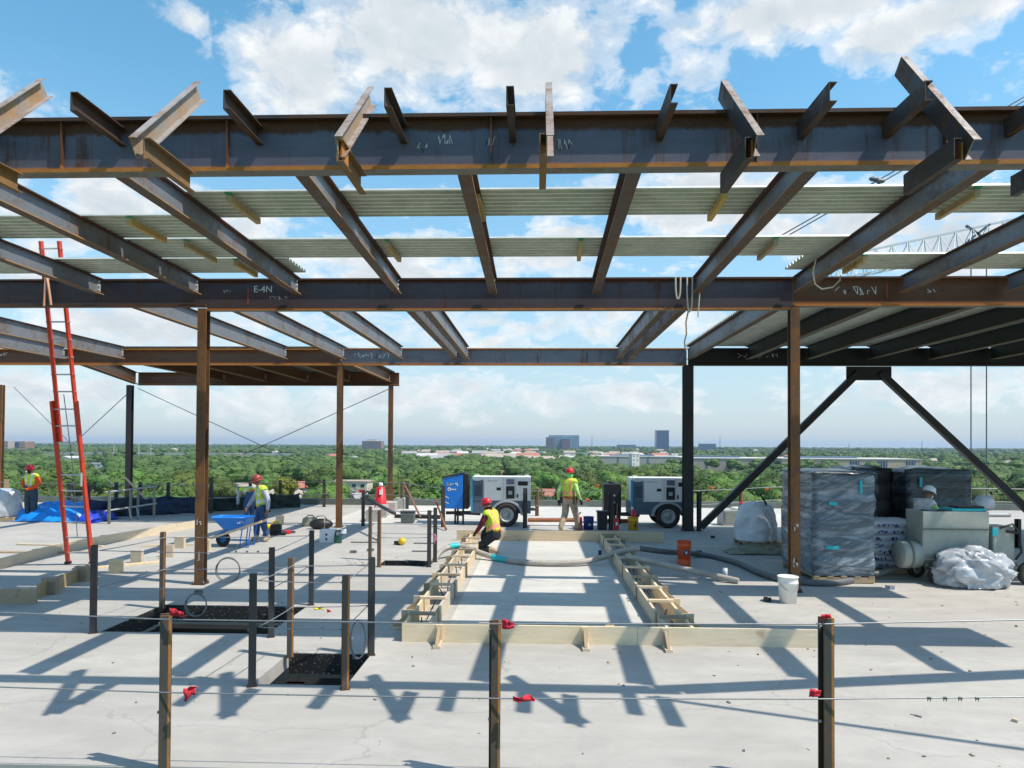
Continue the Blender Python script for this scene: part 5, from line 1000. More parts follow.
# ------------------------------------------------------------------ wheelbarrow
p = at(223, 546.5); r = empty('wheelbarrow', (p.x, p.y, 0), R(4), 'bright blue wheelbarrow with timber handles held by a worker', 'wheelbarrow'); r.scale = (.88, .88, .94)
top = [(-.20, -.36), (.78, -.34), (.90, 0), (.78, .34), (-.20, .36), (-.30, 0)]; bot = [(.10, -.20), (.58, -.22), (.62, 0), (.58, .22), (.10, .20), (.06, 0)]
vs = [(x, y, .80) for x, y in top] + [(x, y, .46) for x, y in bot] + [(x * .97 + .01, y * .95, .80) for x, y in top] + [(x * .97 + .01, y * .95, .475) for x, y in bot]
n = 6; fs = [(i, (i + 1) % n, n + (i + 1) % n, n + i) for i in range(n)] + [tuple(range(n, 2 * n))] + [(2 * n + i, 3 * n + i, 3 * n + (i + 1) % n, 2 * n + (i + 1) % n) for i in range(n)] + [tuple(range(3 * n, 4 * n))[::-1]] + [(i, 2 * n + i, 2 * n + (i + 1) % n, (i + 1) % n) for i in range(n)]
MB().add(vs, fs).build('tray', M['blue_paint'], r, bevel=.012)
MB().tube([(x, y, .80) for x, y in top + top[:1]], .016, n=8).build('tray_rim', M['blue_paint'], r)
strokes(r, (.50, -.325, .66), .2, .05, 4, M['chalk'], 8, th=.02, name='white_lettering')
for s_ in (-1, 1): 
    MB().bar((-.34, s_ * .14, .22), (1.18, s_ * .30, .70), .045, .06).build('timber_handle', M['wood'], r)
    MB().tube([(.62, s_ * .24, .50), (.56, s_ * .26, .02), (.80, s_ * .26, .02), (.86, s_ * .26, .58)], .018, n=8).build('leg', M['blue_paint'], r)
    MB().bar((-.36, s_ * .14, .20), (.1, s_ * .14, .44), .02, .04).build('wheel_bracket', M['blue_paint'], r)
w_ = MB().tube([(0, -.16, .2), (0, .16, .2)], .015, n=8).build('wheel', M['black_steel'], r)
MB().lathe([(.10, -.05), (.15, -.06), (.19, -.045), (.20, 0), (.19, .045), (.15, .06), (.10, .05), (.10, -.05)], (0, 0, .2), 24, axis='Y').build('tyre', M['rubber'], w_, origin=(0, 0, 0)); MB().lathe([(0, -.03), (.10, -.03), (.10, .03), (0, .03)], (0, 0, .2), 18, axis='Y').build('rim', M['blue_paint'], w_, origin=(0, 0, 0))

# ------------------------------------------------------------------ ladder
b0, b1 = at(69, 566.5), at(91.5, 562); yb = (b0.y + b1.y) / 2
L0, L1, T0, T1 = Vector((aty(68, 563, yb).x, yb, .05)), Vector((aty(92, 563, yb).x, yb, .05)), aty(36, 241, 13.12), aty(60, 241, 13.12)
zt = (T0.z + T1.z) / 2; T0.z = T1.z = zt
r = empty('extension_ladder', ((L0 + L1) / 2).to_tuple()[:2] + (0,), 0, 'tall red fibreglass extension ladder leaning on the dark girder at the left', 'ladder'); o = Vector(r.location)
nrm = (T0 - L0).cross(L1 - L0).normalized(); nrm = nrm if nrm.y < 0 else -nrm
for A, B, s_ in ((L0, T0, 1), (L1, T1, -1)):
    d = B - A; sx = Vector((1, 0, 0))
    MB().bar(A - o, A + d * .53 - o, .05, .10, up=nrm).build('base_rail', M['red_ladder'], r, bevel=.006)
    MB().bar(A + d * .40 + sx * s_ * .055 + nrm * -.06 - o, B + sx * s_ * .055 + nrm * -.06 - o, .045, .09, up=nrm).build('fly_rail', M['red_ladder'], r, bevel=.006)
    MB().box(A - o + Vector((0, 0, -.02)), (.06, .16, .06)).build('foot', M['rubber'], r)
    MB().box(A + d * .3 - o + nrm * .055, (.03, .01, .5), rot=Matrix.Rotation(math.atan2(-d.y, d.z), 3, 'X') if False else None).build('warning_label', M['chalk'], r) if s_ < 0 else None
nR = 19
for k in range(nR):
    t = (k + .6) / nR; A = L0.lerp(T0, t); B = L1.lerp(T1, t); off = nrm * -.06 if t > .53 else Vector()
    MB().tube([A - o + off, B - o + off], .016, n=8).build('rung', M['alu'], r)
MB().tube([L0.lerp(T0, .55).lerp(L1.lerp(T1, .55), .45) - o - nrm * .05, L0.lerp(T0, .3).lerp(L1.lerp(T1, .3), .5) - o - nrm * .07, L0.lerp(T0, .08).lerp(L1.lerp(T1, .08), .4) - o - nrm * .07], .008, n=6).build('pull_rope', M['wire_dark'], r)
# ropes
def rope(P, r_, label, mat, grp='ropes hung over the girders'):
    o = MB().tube(P, r_, n=8).build('rope', mat); tag(o, label, 'rope', grp, 'thing')
ROPE = plain('tan_rope', (.42, .30, .20), .9, .25, 60); TANR = plain('peach_rope', (.62, .34, .22), .9, .2, 60); PALE = plain('pale_rope', (.66, .62, .50), .9, .2, 60)
yf = YG2 - .115
rope([aty(44, 306, yf - .02), aty(45, 290, yf - .02), aty(46, 277, yf - .02), aty(48, 275.5, yf + .12), aty(47, 277, yf - .03), aty(49, 290, yf - .03), aty(51, 305, yf - .03)], .022, 'peach rope looped over the dark girder at the ladder', TANR)
def hang(px0, px1, ytop, ybot, label, mat, r_=.014):
    P = [aty(px0, ytop, yf)] + [aty(px0 + (px1 - px0) * (.5 - .5 * math.cos(math.pi * t)) + (-1 if t < .5 else 1) * 0, ytop + (ybot - ytop) * math.sin(math.pi * t) ** .6, yf - .015) for t in (.1, .2, .3, .4, .5, .6, .7, .8, .9)] + [aty(px1, ytop, yf)]; rope(P, r_, label, mat)
hang(675.5, 680.5, 277, 299, 'pale rope loop hanging on the girder, left of the tangled one', PALE)
hang(687, 692.5, 277, 312, 'longer pale rope loop hanging beside the right front joist', PALE)
rope([aty(700, 290, yf - .08), aty(699, 300, yf - .05), aty(698, 317, yf - .05)], .012, 'short pale rope end hanging right of the rope loops', PALE)
rope([aty(689, 308, yf), aty(686, 322, yf), aty(686.5, 334, yf), aty(684.5, 342, yf), aty(685.5, 350, yf)], .014, 'thin frayed rope tail hanging below the girder', ROPE)
rope([aty(816, 259, 11.3), aty(813, 272, 11.3), aty(815, 284, 11.5), aty(822, 289, 11.7), aty(833, 287, 12.0), aty(840, 280, 12.3), aty(841, 272, 12.5)], .012, 'pale rope drooping from the joist at the near right column', PALE)

# ------------------------------------------------------------------ tarpaulins, netting, bags
def heap(name, label, cat, px, py, w_, d_, hh, mat, seed, nu=44, nv=30, rough=.35, sharp=1.0, rz=0.0, flat=.55, parent=None):
    p = at(px, py)
    def fn(u, v):
        x, y = (u - .5) * 2, (v - .5) * 2; e = max(abs(x), abs(y)); q = max(0, 1 - (abs(x) ** 2.6 + abs(y) ** 2.6))
        f = 1 - abs(fbm(x * 1.7, y * 1.7, seed, 4)) * sharp * 1.4
        wob = 1 + .12 * fbm(x * 1.3, y * 1.3, seed + 9)
        return Vector((x * w_ / 2 * wob, y * d_ / 2 * wob, .012 + hh * (q ** flat) * (1 - rough + rough * f) + .03 * max(0, fbm(x * 3, y * 3, seed + 3)) + .008))
    vs, fs = cloth_grid(fn, nu, nv, .006); o = MB().add(vs, fs, 0, True).build(name, mat, origin=(0, 0, 0)); o.location = (p.x, p.y, 0); o.rotation_euler.z = rz; tag(o, label, cat, None, 'thing'); return o
heap('tarpaulin', 'bright blue tarpaulin spread in a low heap behind the ladder', 'tarpaulin', 64, 518, 2.6, 2.6, .58, M['tarp'], 3, rough=.5)
heap('tarpaulin', 'darker royal blue fold of tarpaulin at the right end of the bright blue one', 'tarpaulin', 97, 521, .7, 1.6, .34, M['tarp_dark'], 7, rough=.5)
def sheet(name, label, cat, A, B, z0, z1, mat, seed, nu=60, nv=12, sagf=0.3, amp=.12, th=.008):
    A, B = Vector(A), Vector(B); nn = (B - A).cross(Vector((0, 0, 1))).normalized()
    def fn(u, v):
        sag = sagf * math.sin(math.pi * ((u * 3) % 1)) * (1 - v); p = A.lerp(B, u) + nn * (amp * fbm(u * 9, v * 2, seed) + .25 * (v) ** 2 * amp)
        return Vector((p.x, p.y, z1 - (z1 - z0) * v - sag))
    vs, fs = cloth_grid(fn, nu, nv, th); o = MB().add(vs, fs, 0, True).build(name, mat); tag(o, label, cat, None, 'thing'); return o
a, b = at(84, 519), at(205, 513); a.z = b.z = 0
sheet('debris_netting', 'navy blue debris netting hung low along the far left edge', 'netting', a, b, .02, .70, M['net'], 4, amp=.22, sagf=.10)
a, b = at(204, 512.5), at(300, 507.8); sheet('debris_netting', 'black green debris netting behind the wheelbarrow worker', 'netting', (a.x, a.y, 0), (b.x, b.y, 0), .02, .62, plain('green_black_netting', (.012, .03, .025), .8, .3, 2), 14, amp=.2, sagf=.10)
# low rail frame before the netting
a, b = at(109, 524), at(154, 517); r = empty('guard_rail_frame', ((a + b) / 2), 0, 'grey pipe guard rail frame standing before the blue netting', 'guard rail'); o = Vector(r.location)
for q in (a, a.lerp(b, .45), a.lerp(b, .62), b): MB().bar(q - o, q - o + Vector((0, 0, 1.08)), .07, .05).build('upright', M['machine_dark'] if q is not b else M['wood_old'], r)
for z in (1.02, .42): MB().tube([a - o + Vector((-.1, -.05, z)), b - o + Vector((.1, -.05, z + .06))], .03, n=8).build('rail', M['grey_paint'], r)
for t in (.45, .62): MB().tube([a.lerp(b, t) - o + Vector((0, -.1, .45)), a.lerp(b, t + .14) - o + Vector((0, -.3, .02))], .022, n=6).build('strut', M['grey_paint'], r)
# kerb along the far edge
o = MB().box((-3.5, Y1 - .12, .13), (60.6, .2, .26)).build('edge_kerb', M['machine_dark']); tag(o, 'low dark kerb along the far edge of the deck', 'kerb', None, 'thing')

def pallet(loc, w_, d_, label, rz=0.0):
    r = empty('timber_pallet', loc, rz, label, 'pallet', 'timber pallets')
    for k in range(5): MB().box((-w_ / 2 + .06 + (w_ - .12) * k / 4, 0, .125), (.11, d_, .022)).build('deck_board', M['wood_old'], r)
    for y in (-d_ / 2 + .05, 0, d_ / 2 - .05): MB().box((0, y, .063), (w_, .09, .10)).build('bearer', M['wood_old'], r)
    return r
def wrapped_mat(name, c, streak=(.50, .56, .61), amt=.55):
    m, nt, bs = node_mat(name); v = coords(nt, 'World')
    n = noise_n(nt, v, 1.1, 7, .66, (.9, .9, 3.6), 1.8); rm = nt.nodes.new('ShaderNodeMapping'); rm.inputs['Rotation'].default_value = (0, .5, 0); nt.links.new(v, rm.inputs['Vector']); n2 = noise_n(nt, rm.outputs[0], 2.6, 6, .62, (.3, .3, 3.8), .9); lay = noise_n(nt, v, 1.0, 2, .5, (.2, .2, 6))
    c0 = mix(nt, lay, tuple(x * .5 for x in c), tuple(x * 1.5 for x in c))
    f = mth(nt, 'MULTIPLY', ramp(nt, mth(nt, 'ADD', mth(nt, 'MULTIPLY', n, .6), mth(nt, 'MULTIPLY', n2, .4)), [(.47, (0, 0, 0)), (.60, (1, 1, 1))]), amt)
    nt.links.new(mix(nt, f, c0, streak), bs.inputs['Base Color']); bs.inputs['Roughness'].default_value = .28; bs.inputs['Coat Weight'].default_value = .4; bs.inputs['Coat Roughness'].default_value = .15
    bump(nt, bs, mth(nt, 'ADD', n, n2), .8, .06); return m
WR = wrapped_mat('film_wrapped_slate', (.065, .105, .14)); WD = wrapped_mat('film_wrapped_black', (.018, .032, .042), (.14, .19, .23), .45)
def lumpy_box(mb, x0, x1, y0, y1, z0, z1, layers, seed, amp=.03, m=0, n=10):
    """stack of soft layers under film: closed shell with bulging layers"""
    P = []; per = []
    for k in range(n): per.append((x0 + (x1 - x0) * k / n, y0, 0, -1))
    for k in range(n): per.append((x1, y0 + (y1 - y0) * k / n, 1, 0))
    for k in range(n): per.append((x1 - (x1 - x0) * k / n, y1, 0, 1))
    for k in range(n): per.append((x0, y1 - (y1 - y0) * k / n, -1, 0))
    rows = layers * 6; W = len(per)
    for j in range(rows + 1):
        t = j / rows; z = z0 + (z1 - z0) * t; ph = (t * layers) % 1; b = -.028 * abs(math.cos(math.pi * ph)) ** 6
        for i, (x, y, nx, ny) in enumerate(per):
            q = b + amp * fbm(i * .17, t * layers * .8, seed); P.append((x + nx * q, y + ny * q, z + .02 * fbm(i * .25, 3, seed + 2) * t))
    fs = [(j * W + i, j * W + (i + 1) % W, (j + 1) * W + (i + 1) % W, (j + 1) * W + i) for j in range(rows) for i in range(W)]
    c = ((x0 + x1) / 2, (y0 + y1) / 2, z1 + .03); P.append(c); k = len(P) - 1; fs += [(rows * W + i, rows * W + (i + 1) % W, k) for i in range(W)]
    return mb.add(P, fs, m, True)
# tall wrapped pallet load
bx0, bx1, by0, by1 = 5.25, 6.40, 13.75, 15.5
pallet(((bx0 + bx1) / 2, (by0 + by1) / 2, 0), bx1 - bx0, by1 - by0, 'timber pallet under the tall wrapped stack by the near right column')
r = empty('wrapped_stack', ((bx0 + bx1) / 2, (by0 + by1) / 2, .137), 0, 'tall film wrapped slate grey stack right behind the near right column', 'wrapped stack', 'film wrapped stacks'); o = Vector(r.location)
lumpy_box(MB(), bx0 - o.x, bx1 - o.x, by0 - o.y, by1 - o.y, 0, 1.98, 5, 3.0).build('wrapped_load', WR, r)
vs, fs = cloth_grid(lambda u, v: Vector(((u - .5) * 1.22, (v - .5) * 1.8, 2.02 + .03 * fbm(u * 4, v * 4, 2) - .06 * max(abs(u - .5), abs(v - .5)) ** 2 * 4)), 16, 16, .01); MB().add(vs, fs, 0, True).build('top_sheet', WD, r)
for x, z, w_, hh in ((.30, 1.70, .05, .24), (-.22, 1.38, .16, .06), (-.24, .55, .24, .06)): MB().box((x, by0 - o.y - .035, z), (w_, .02, hh)).build('teal_mark', M['teal'], r)
# black stacks behind
def stack(x0, x1, y0, y1, hh, mat, label, layers, seed, teal=None):
    pallet(((x0 + x1) / 2, (y0 + y1) / 2, 0), x1 - x0, y1 - y0, 'timber pallet under the ' + label)
    r = empty('wrapped_stack', ((x0 + x1) / 2, (y0 + y1) / 2, .137), 0, label, 'wrapped stack', 'film wrapped stacks')
    lumpy_box(MB(), -(x1 - x0) / 2, (x1 - x0) / 2, -(y1 - y0) / 2, (y1 - y0) / 2, 0, hh, layers, seed).build('wrapped_load', mat, r)
    vs, fs = cloth_grid(lambda u, v: Vector(((u - .5) * (x1 - x0 + .04), (v - .5) * (y1 - y0 + .04), hh + .05 + .03 * fbm(u * 4, v * 4, seed) - .25 * max(abs(u - .5), abs(v - .5)) ** 3 * 4)), 14, 14, .01); MB().add(vs, fs, 0, True).build('top_sheet', mat, r)
    if teal: MB().box((teal[0], -(y1 - y0) / 2 - .035, teal[1]), (.06, .02, .22)).build('teal_mark', M['teal'], r)
stack(7.05, 7.62, 16.2, 17.6, 1.98, WD, 'narrow black wrapped stack right of the tall slate one', 6, 5.0)
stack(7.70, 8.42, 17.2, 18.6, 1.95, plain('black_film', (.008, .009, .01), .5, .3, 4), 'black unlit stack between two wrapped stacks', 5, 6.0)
stack(8.48, 9.95, 16.7, 18.0, 1.95, WD, 'dark wrapped stack behind the white helmeted worker', 6, 7.0, (-.42, 1.66))
# printed bag stack
cx, cy = 7.28, 14.95; pallet((cx, cy + .3, 0), .95, 1.0, 'timber pallet under the printed white bags')
for lay in range(7):
    p = (cx, cy + .3, .14 + lay * .135); o = MB(); lumpy_box(o, -.48, .48, -.5, .5, 0, .132, 1, 11 + lay, .025, n=8); b = o.build('cement_bag', M['bag_print'], origin=(0, 0, 0)); b.location = p; tag(b, f'{["lowest", "second lowest", "third lowest", "middle", "third highest", "second highest", "topmost"][lay]} layer of white printed bags beside the mixing machine', 'bag', 'stacked printed bags', 'thing')
    rnd = random.Random(lay)
    for k in range(3): strokes(b, (-.40 + k * .3 + rnd.uniform(-.05, .05), -.545, .03), rnd.uniform(.12, .24), .06, 4, M['print_blue'], lay * 7 + k, th=.02, name='blue_print')
# grey bulk bag on its pallet
q = at(764, 548); pallet((q.x, q.y + .5, 0), 1.0, 1.0, 'dark timber pallet under the grey bulk bag')
def bulk(name, label, loc, w_, d_, hh, mat, seed, top=.75):
    def fn(u, v):
        a = 2 * math.pi * u; rr = 1 - .18 * (abs(math.sin(2 * a)) ** 2) ; t = v
        prof = (1 - .25 * t ** 3) if t < .9 else (1 - .25 * t ** 3) * (1 - (t - .9) * 6)
        k = prof * (1 + .15 * fbm(math.cos(a) * 1.9, math.sin(a) * 1.9 + t * 3.4, seed)) * rr
        return Vector((math.cos(a) * w_ / 2 * k * 1.12, math.sin(a) * d_ / 2 * k * 1.12, hh * t * (1 + .05 * fbm(math.cos(a), math.sin(a), seed + 3))))
    nu, nv = 40, 22; vs = [fn(i / nu, j / nv) for i in range(nu) for j in range(nv + 1)]; W = nv + 1
    fs = [(i * W + j, ((i + 1) % nu) * W + j, ((i + 1) % nu) * W + j + 1, i * W + j + 1) for i in range(nu) for j in range(nv)] + [tuple(i * W for i in range(nu))[::-1], tuple(i * W + nv for i in range(nu))]
    o = MB().add(vs, fs, 0, True).build(name, mat, origin=(0, 0, 0)); o.location = loc; tag(o, label, 'bulk bag', None, 'thing'); return o
GB = plain('grey_bulk_bag', (.70, .72, .77), .5, .2, 4, bmp=.8, bscale=6)
bb = bulk('bulk_bag', 'grey white bulk bag standing on a pallet left of the tall wrapped stack', (q.x - .05, q.y + .5, .137), .98, .95, 1.0, GB, 5)
MB().tube([(.2, -.25, .92), (.05, -.2, 1.22), (.25, -.1, .95)], .02, n=6).build('lifting_strap', M['black_plastic'], bb)
o = heap('canvas_sheet', 'crumpled olive canvas lying before the grey bulk bag', 'canvas', 757, 553, 1.5, .7, .17, M['olive'], 17, rough=.8)
p = at(784, 556); o = MB().box((0, 0, .6), (.10, .10, 1.2)).build('timber_post', M['wood_old'], origin=(0, 0, 0)); o.location = (p.x, p.y, 0); tag(o, 'brown timber upright between the grey bulk bag and the wrapped stack', 'timber post', None, 'thing')
p = at(819, 576); o = MB().box((0, 0, .08), (.24, .3, .16)).build('small_carton', M['cardboard'], origin=(0, 0, 0), bevel=.01); o.location = (p.x, p.y, 0); tag(o, 'small white carton at the foot of the tall wrapped stack', 'carton', None, 'thing')
# white bulk bag at the left edge
q = at(4, 521); pallet((q.x - .1, q.y + .3, 0), 1.1, 1.0, 'timber pallet under the white bags at the left edge'); bulk('bulk_bag', 'white woven bulk bag on a pallet at the left edge', (q.x - .2, q.y + .3, .137), 1.0, 1.0, .92, M['film'], 9)
# clear plastic sheeting heap
def crumple(name, label, cat, loc, r3, mat, seed, amp=.30, n=100, k=60):
    """sheeting gathered in a heap: folded ridges running over a rounded mass"""
    from mathutils import noise
    mb = MB(); mb.ball((0, 0, 0), 1.0, 0, n, k); out = []
    rid = lambda q: 1 - abs(noise.noise(q)) * 2.2
    for v in mb.v:
        v = Vector(v); q = v + Vector((seed, 0, 0)); w_ = Vector((noise.noise(q * 1.3), noise.noise(q * 1.3 + Vector((9, 3, 1))), noise.noise(q * 1.3 + Vector((2, 7, 5)))))
        m = q + w_ * .55; f1 = rid(Vector((m.x * 1.5 + m.z * .8, m.y * 1.5, m.z * 1.0))); f2 = rid(Vector((m.x * 2.2 - m.z * 2.4, m.y * 2.0, m.z * 1.4)) + Vector((4, 4, 4))); f3 = rid(m * 6.5)
        f = .92 + amp * (.5 * f1 + .34 * f2 + .12 * f3 - .45) + .14 * w_.x
        p = Vector((v.x * r3[0] * f, v.y * r3[1] * f, v.z * r3[2] * f + r3[2] * .62))
        if p.z < .07: s_ = 1 + (.07 - p.z) * .5; p.x *= s_; p.y *= s_; p.z = .012 + .05 * max(0, f2 - .4)
        out.append(tuple(p))
    mb.v = out; o = mb.build(name, mat, origin=(0, 0, 0)); o.location = loc; tag(o, label, cat, None, 'thing'); return o
q = at(972, 586); crumple('plastic_sheet', 'crumpled translucent white plastic sheeting heaped in front of the mixing machine', 'plastic sheet', (q.x, q.y, 0), (.72, .52, .46), M['film'], 3.3)
# ------------------------------------------------------------------ mixing machine
a = aty(923, 540, 13.9); r = empty('mixing_machine', (a.x, 13.9, 0), R(2), 'grey green mixing pump with big steel hopper in front of the white helmeted worker', 'mixing machine')
W = 1.27
def hop(z, f): return [(W / 2 - W / 2 * f[0], .3 - .3 * f[1], z), (W / 2 + W / 2 * f[0], .3 - .3 * f[1], z), (W / 2 + W / 2 * f[0], .3 + .3 * f[1], z), (W / 2 - W / 2 * f[0], .3 + .3 * f[1], z)]
vs = hop(1.37, (1, 1)) + hop(1.02, (1, .99)) + hop(.44, (.99, .9)); vin = hop(1.37, (.97, .95)) + hop(.6, (.9, .5))
MB().add(vs + vin, [(0, 1, 5, 4), (1, 2, 6, 5), (2, 3, 7, 6), (3, 0, 4, 7), (4, 5, 9, 8), (5, 6, 10, 9), (6, 7, 11, 10), (7, 4, 8, 11), (8, 9, 10, 11), (0, 12, 13, 1), (1, 13, 14, 2), (2, 14, 15, 3), (3, 15, 12, 0), (12, 16, 17, 13), (13, 17, 18, 14), (14, 18, 19, 15), (15, 19, 16, 12), (16, 19, 18, 17)]).build('hopper', M['machine'], r, bevel=.012)
MB().box((W / 2, -.006, 1.03), (W - .02, .03, .03)).build('seam_strip', M['machine_dark'], r); 
for k in range(3): MB().box((W * (.25 + .25 * k), .3, 1.35), (.02, .55, .02)).build('grate_bar', M['machine_dark'], r)
MB().box((.90, .22, 1.40), (.66, .4, .05)).build('teal_lid', M['teal'], r, bevel=.01); MB().box((.98, .24, 1.445), (.5, .34, .04)).build('black_pad', M['black_plastic'], r, bevel=.01)
MB().lathe([(0, -.34), (.25, -.34), (.27, -.31), (.27, .02), (.20, .04), (.20, .30), (0, .30)], (-.02, .22, .52), 24, axis='X').build('drum', M['machine'], r)
MB().lathe([(.275, -.02), (.285, -.02), (.285, .02), (.275, .02), (.275, -.02)], (-.2, .22, .52), 24, axis='X').build('drum_band', M['machine_dark'], r)
MB().box((W / 2 + .3, .3, .36), (1.9, .4, .10)).build('chassis', M['machine_dark'], r, bevel=.01)
for x in (.1, 1.15): 
    for y in (.06, .54): MB().bar((x, y, .30), (x, y * .7 + .1, .5), .05, .05).build('support_leg', M['machine_dark'], r)
MB().box((1.58, .3, .72), (.42, .5, .72)).build('motor_cabinet', M['machine'], r, bevel=.03); MB().box((1.40, .04, .98), (.10, .03, .14)).build('teal_label', M['teal'], r)
MB().tube([(1.5, .05, 1.05), (1.7, -.02, 1.14), (1.85, .0, .95), (1.88, .0, .6), (1.8, .05, .45)], .022, n=8).build('black_cable', M['black_plastic'], r); MB().tube([(1.6, .02, 1.0), (1.8, -.08, .98), (1.86, .02, .82)], .03, n=8).build('hydraulic_hose', M['black_plastic'], r)
for x, y in ((.22, -.06), (1.92, -.14), (.22, .62), (1.92, .62)):
    rad = .16 if x < 1 else .22
    w_ = MB().tube([(x, y - .08, rad), (x, y + .08, rad)], .03, n=8).build('wheel', M['machine_dark'], r)
    MB().lathe([(rad * .55, -.05), (rad * .85, -.055), (rad, -.03), (rad, .03), (rad * .85, .055), (rad * .55, .05), (rad * .55, -.05)], (x, y, rad), 22, axis='Y').build('tyre', M['rubber'], w_, origin=(0, 0, 0)); MB().lathe([(0, -.03), (rad * .56, -.03), (rad * .56, .03), (0, .03)], (x, y, rad), 18, axis='Y').build('rim', M['machine'], w_, origin=(0, 0, 0))
MB().bar((1.5, .2, .36), (1.92, .2, .22), .06, .06).build('axle_arm', M['machine_dark'], r)
o = MB().ball((0, 0, 0), (.2, .14, .17), 0, 14, 9); b = o.build('plastic_bag', M['film'], origin=(0, 0, 0))
for v in b.data.vertices: k = 1 + .25 * fbm(v.co.x * 6, v.co.z * 6, 4); v.co *= k
p = aty(984, 503, 14.4); b.location = (p.x, p.y, 1.50); b.rotation_euler = (0, .3, 0); tag(b, 'white plastic bag perched on the right end of the mixing machine', 'plastic bag', None, 'thing')
# small scraps on the deck
for k, (px, py, lb, mt) in enumerate(((606, 575, 'x', 'wood'), (725, 578, 'small pale stub of pipe standing left of the white bucket', 'bag_white'), (712, 538, 'small dark pile of tools on the shaded deck', 'black_plastic'), (768, 601, 'small dark clamp lying left of the white bucket', 'black_plastic'), (892, 589, 'small white rag on the deck below the drum', 'film'), (600, 560, 'dark stub in the smooth pad near the right form', 'black_plastic'), (598, 545, 'y', 'black_plastic'), (700, 553, 'black clamp on the hose right of the form', 'black_plastic'), (372, 551, 'grey clamp lying left of the far opening', 'wire_dark'), (355, 553, 'grey clip pile lying beside the thin rusty column', 'wire_dark'), (197, 594, 'small heap of grey clips at the near left column foot', 'wire_dark'), (758, 655, 'tiny dark pebble on the near deck', 'black_plastic'))):
    if lb in 'xy': continue
    p = at(px, py); rr = random.Random(k); mb = MB()
    for j in range(3): mb.box((rr.uniform(-.06, .06), rr.uniform(-.03, .03), .03), (rr.uniform(.05, .14), .05, .06), rot=Matrix.Rotation(rr.uniform(0, 3), 3, 'Z'))
    if 'stub of pipe' in lb: mb = MB().lathe([(0, 0), (.05, 0), (.05, .2), (.04, .2), (.04, .02), (0, .02)], n=14)
    if 'stub in' in lb: mb = MB().lathe([(0, 0), (.04, 0), (.04, .22), (0, .22)], n=12)
    if 'pebble' in lb: mb = MB().ball((0, 0, .008), .012, 0, 8, 5)
    o = mb.build('deck_scrap', M[mt], origin=(0, 0, 0)); o.location = (p.x, p.y, 0); tag(o, lb, 'scrap', None, 'thing')
# ------------------------------------------------------------------ tower crane beyond, at the right
GREYC = plain('pale_crane_steel', (.74, .76, .78), .55, .1, 2)
r = empty('tower_crane', (58, 62, GZ), 0, 'pale lattice tower crane jib rising to the right behind the roof steel', 'tower crane'); o = Vector(r.location)
J0, J1 = aty(805, 287, 62) - o, aty(1190, 205, 62) - o; mb = MB(); n = 24; hh = 2.0; wd = 1.5
up = Vector((0, 0, 1))
for k in range(n):
    A, B = J0.lerp(J1, k / n), J0.lerp(J1, (k + 1) / n)
    for s_ in (-1, 1):
        y = Vector((0, s_ * wd / 2, 0)); mb.bar(A + y, B + y, .11, .11); mb.bar(A + y, A.lerp(B, .5) + up * hh, .06, .06, up=(0, 1, 0)); mb.bar(A.lerp(B, .5) + up * hh, B + y, .06, .06, up=(0, 1, 0))
    mb.bar(A + Vector((0, -wd / 2, 0)), A + Vector((0, wd / 2, 0)), .08, .08, up=(0, 0, 1))
    if k < n - 1: mb.bar(A.lerp(B, .5) + up * hh, B.lerp(J0.lerp(J1, (k + 2) / n), .5) + up * hh, .16, .16)
mb.build('jib', GREYC, r)
mb = MB()
for sx in (-1, 1):
    for sy in (-1, 1): mb.bar((sx * .9, sy * .9, 0), (sx * .9, sy * .9, 47), .2, .2, up=(0, 1, 0))
for k in range(20):
    z = k * 2.3
    for s_ in (-1, 1): mb.bar((-.9, s_ * .9, z), (.9, s_ * .9, z + 2.3), .1, .1, up=(0, 1, 0)); mb.bar((s_ * .9, -.9, z), (s_ * .9, .9, z + 2.3), .1, .1, up=(1, 0, 0))
mb.build('mast', GREYC, r)
t0 = aty(978, 243, 62) - o; mb = MB().box(t0, (1.7, 1.4, .35)); mb.bar(t0 + Vector((-.8, 0, .2)), t0 + Vector((1.0, 0, 1.6)), .18, .18, up=(0, 1, 0)); mb.bar(t0 + Vector((.8, 0, .2)), t0 + Vector((-1.0, 0, 1.5)), .18, .18, up=(0, 1, 0)); mb.build('trolley', M['slate_paint'], r)
for px in (971, 986.5): MB().tube([aty(px, 245, 62) - o, aty(px, 560, 62) - o], .05, n=6).build('hoist_rope', M['wire_dark'], r)
for d_ in (0, 7): MB().tube([aty(768 + d_, 243, 62) - o, aty(1180 + d_, 8, 62) - o], .06, n=6).build('pendant_rope', M['wire_dark'], r)
for px, py in ((874, 176), (880, 178)): MB().ball(aty(px, py + 3, 61.8) - o, (.45, .2, .22), 0, 8, 6).build('rope_shackle', M['wire_dark'], r)
# grit and offcuts scattered on the deck, too many and too small to count
rg_ = random.Random(77); mb = MB()
for k in range(420):
    x, y = rg_.uniform(-9, 9), rg_.uniform(5.8, 22); 
    if any(a - .1 < x < b + .1 and c - .1 < y < d + .1 for a, b, c, d in HOLES) or (-1.9 < x < 2.2 and 9.2 < y < 19.4): continue
    s_ = rg_.uniform(.006, .022) * (1 + (k % 29 == 0) * 1.2); mb.box((x, y, s_ * .3), (s_ * rg_.uniform(1, 3.2), s_, s_ * .6), k % 3, rot=Matrix.Rotation(rg_.uniform(0, 3.1), 3, 'Z'))
o = mb.build('deck_grit', [M['wood'], M['machine_dark'], M['wood_old']], origin=(0, 0, 0)); tag(o, 'grit and timber crumbs scattered over the concrete deck', 'grit', None, 'stuff')
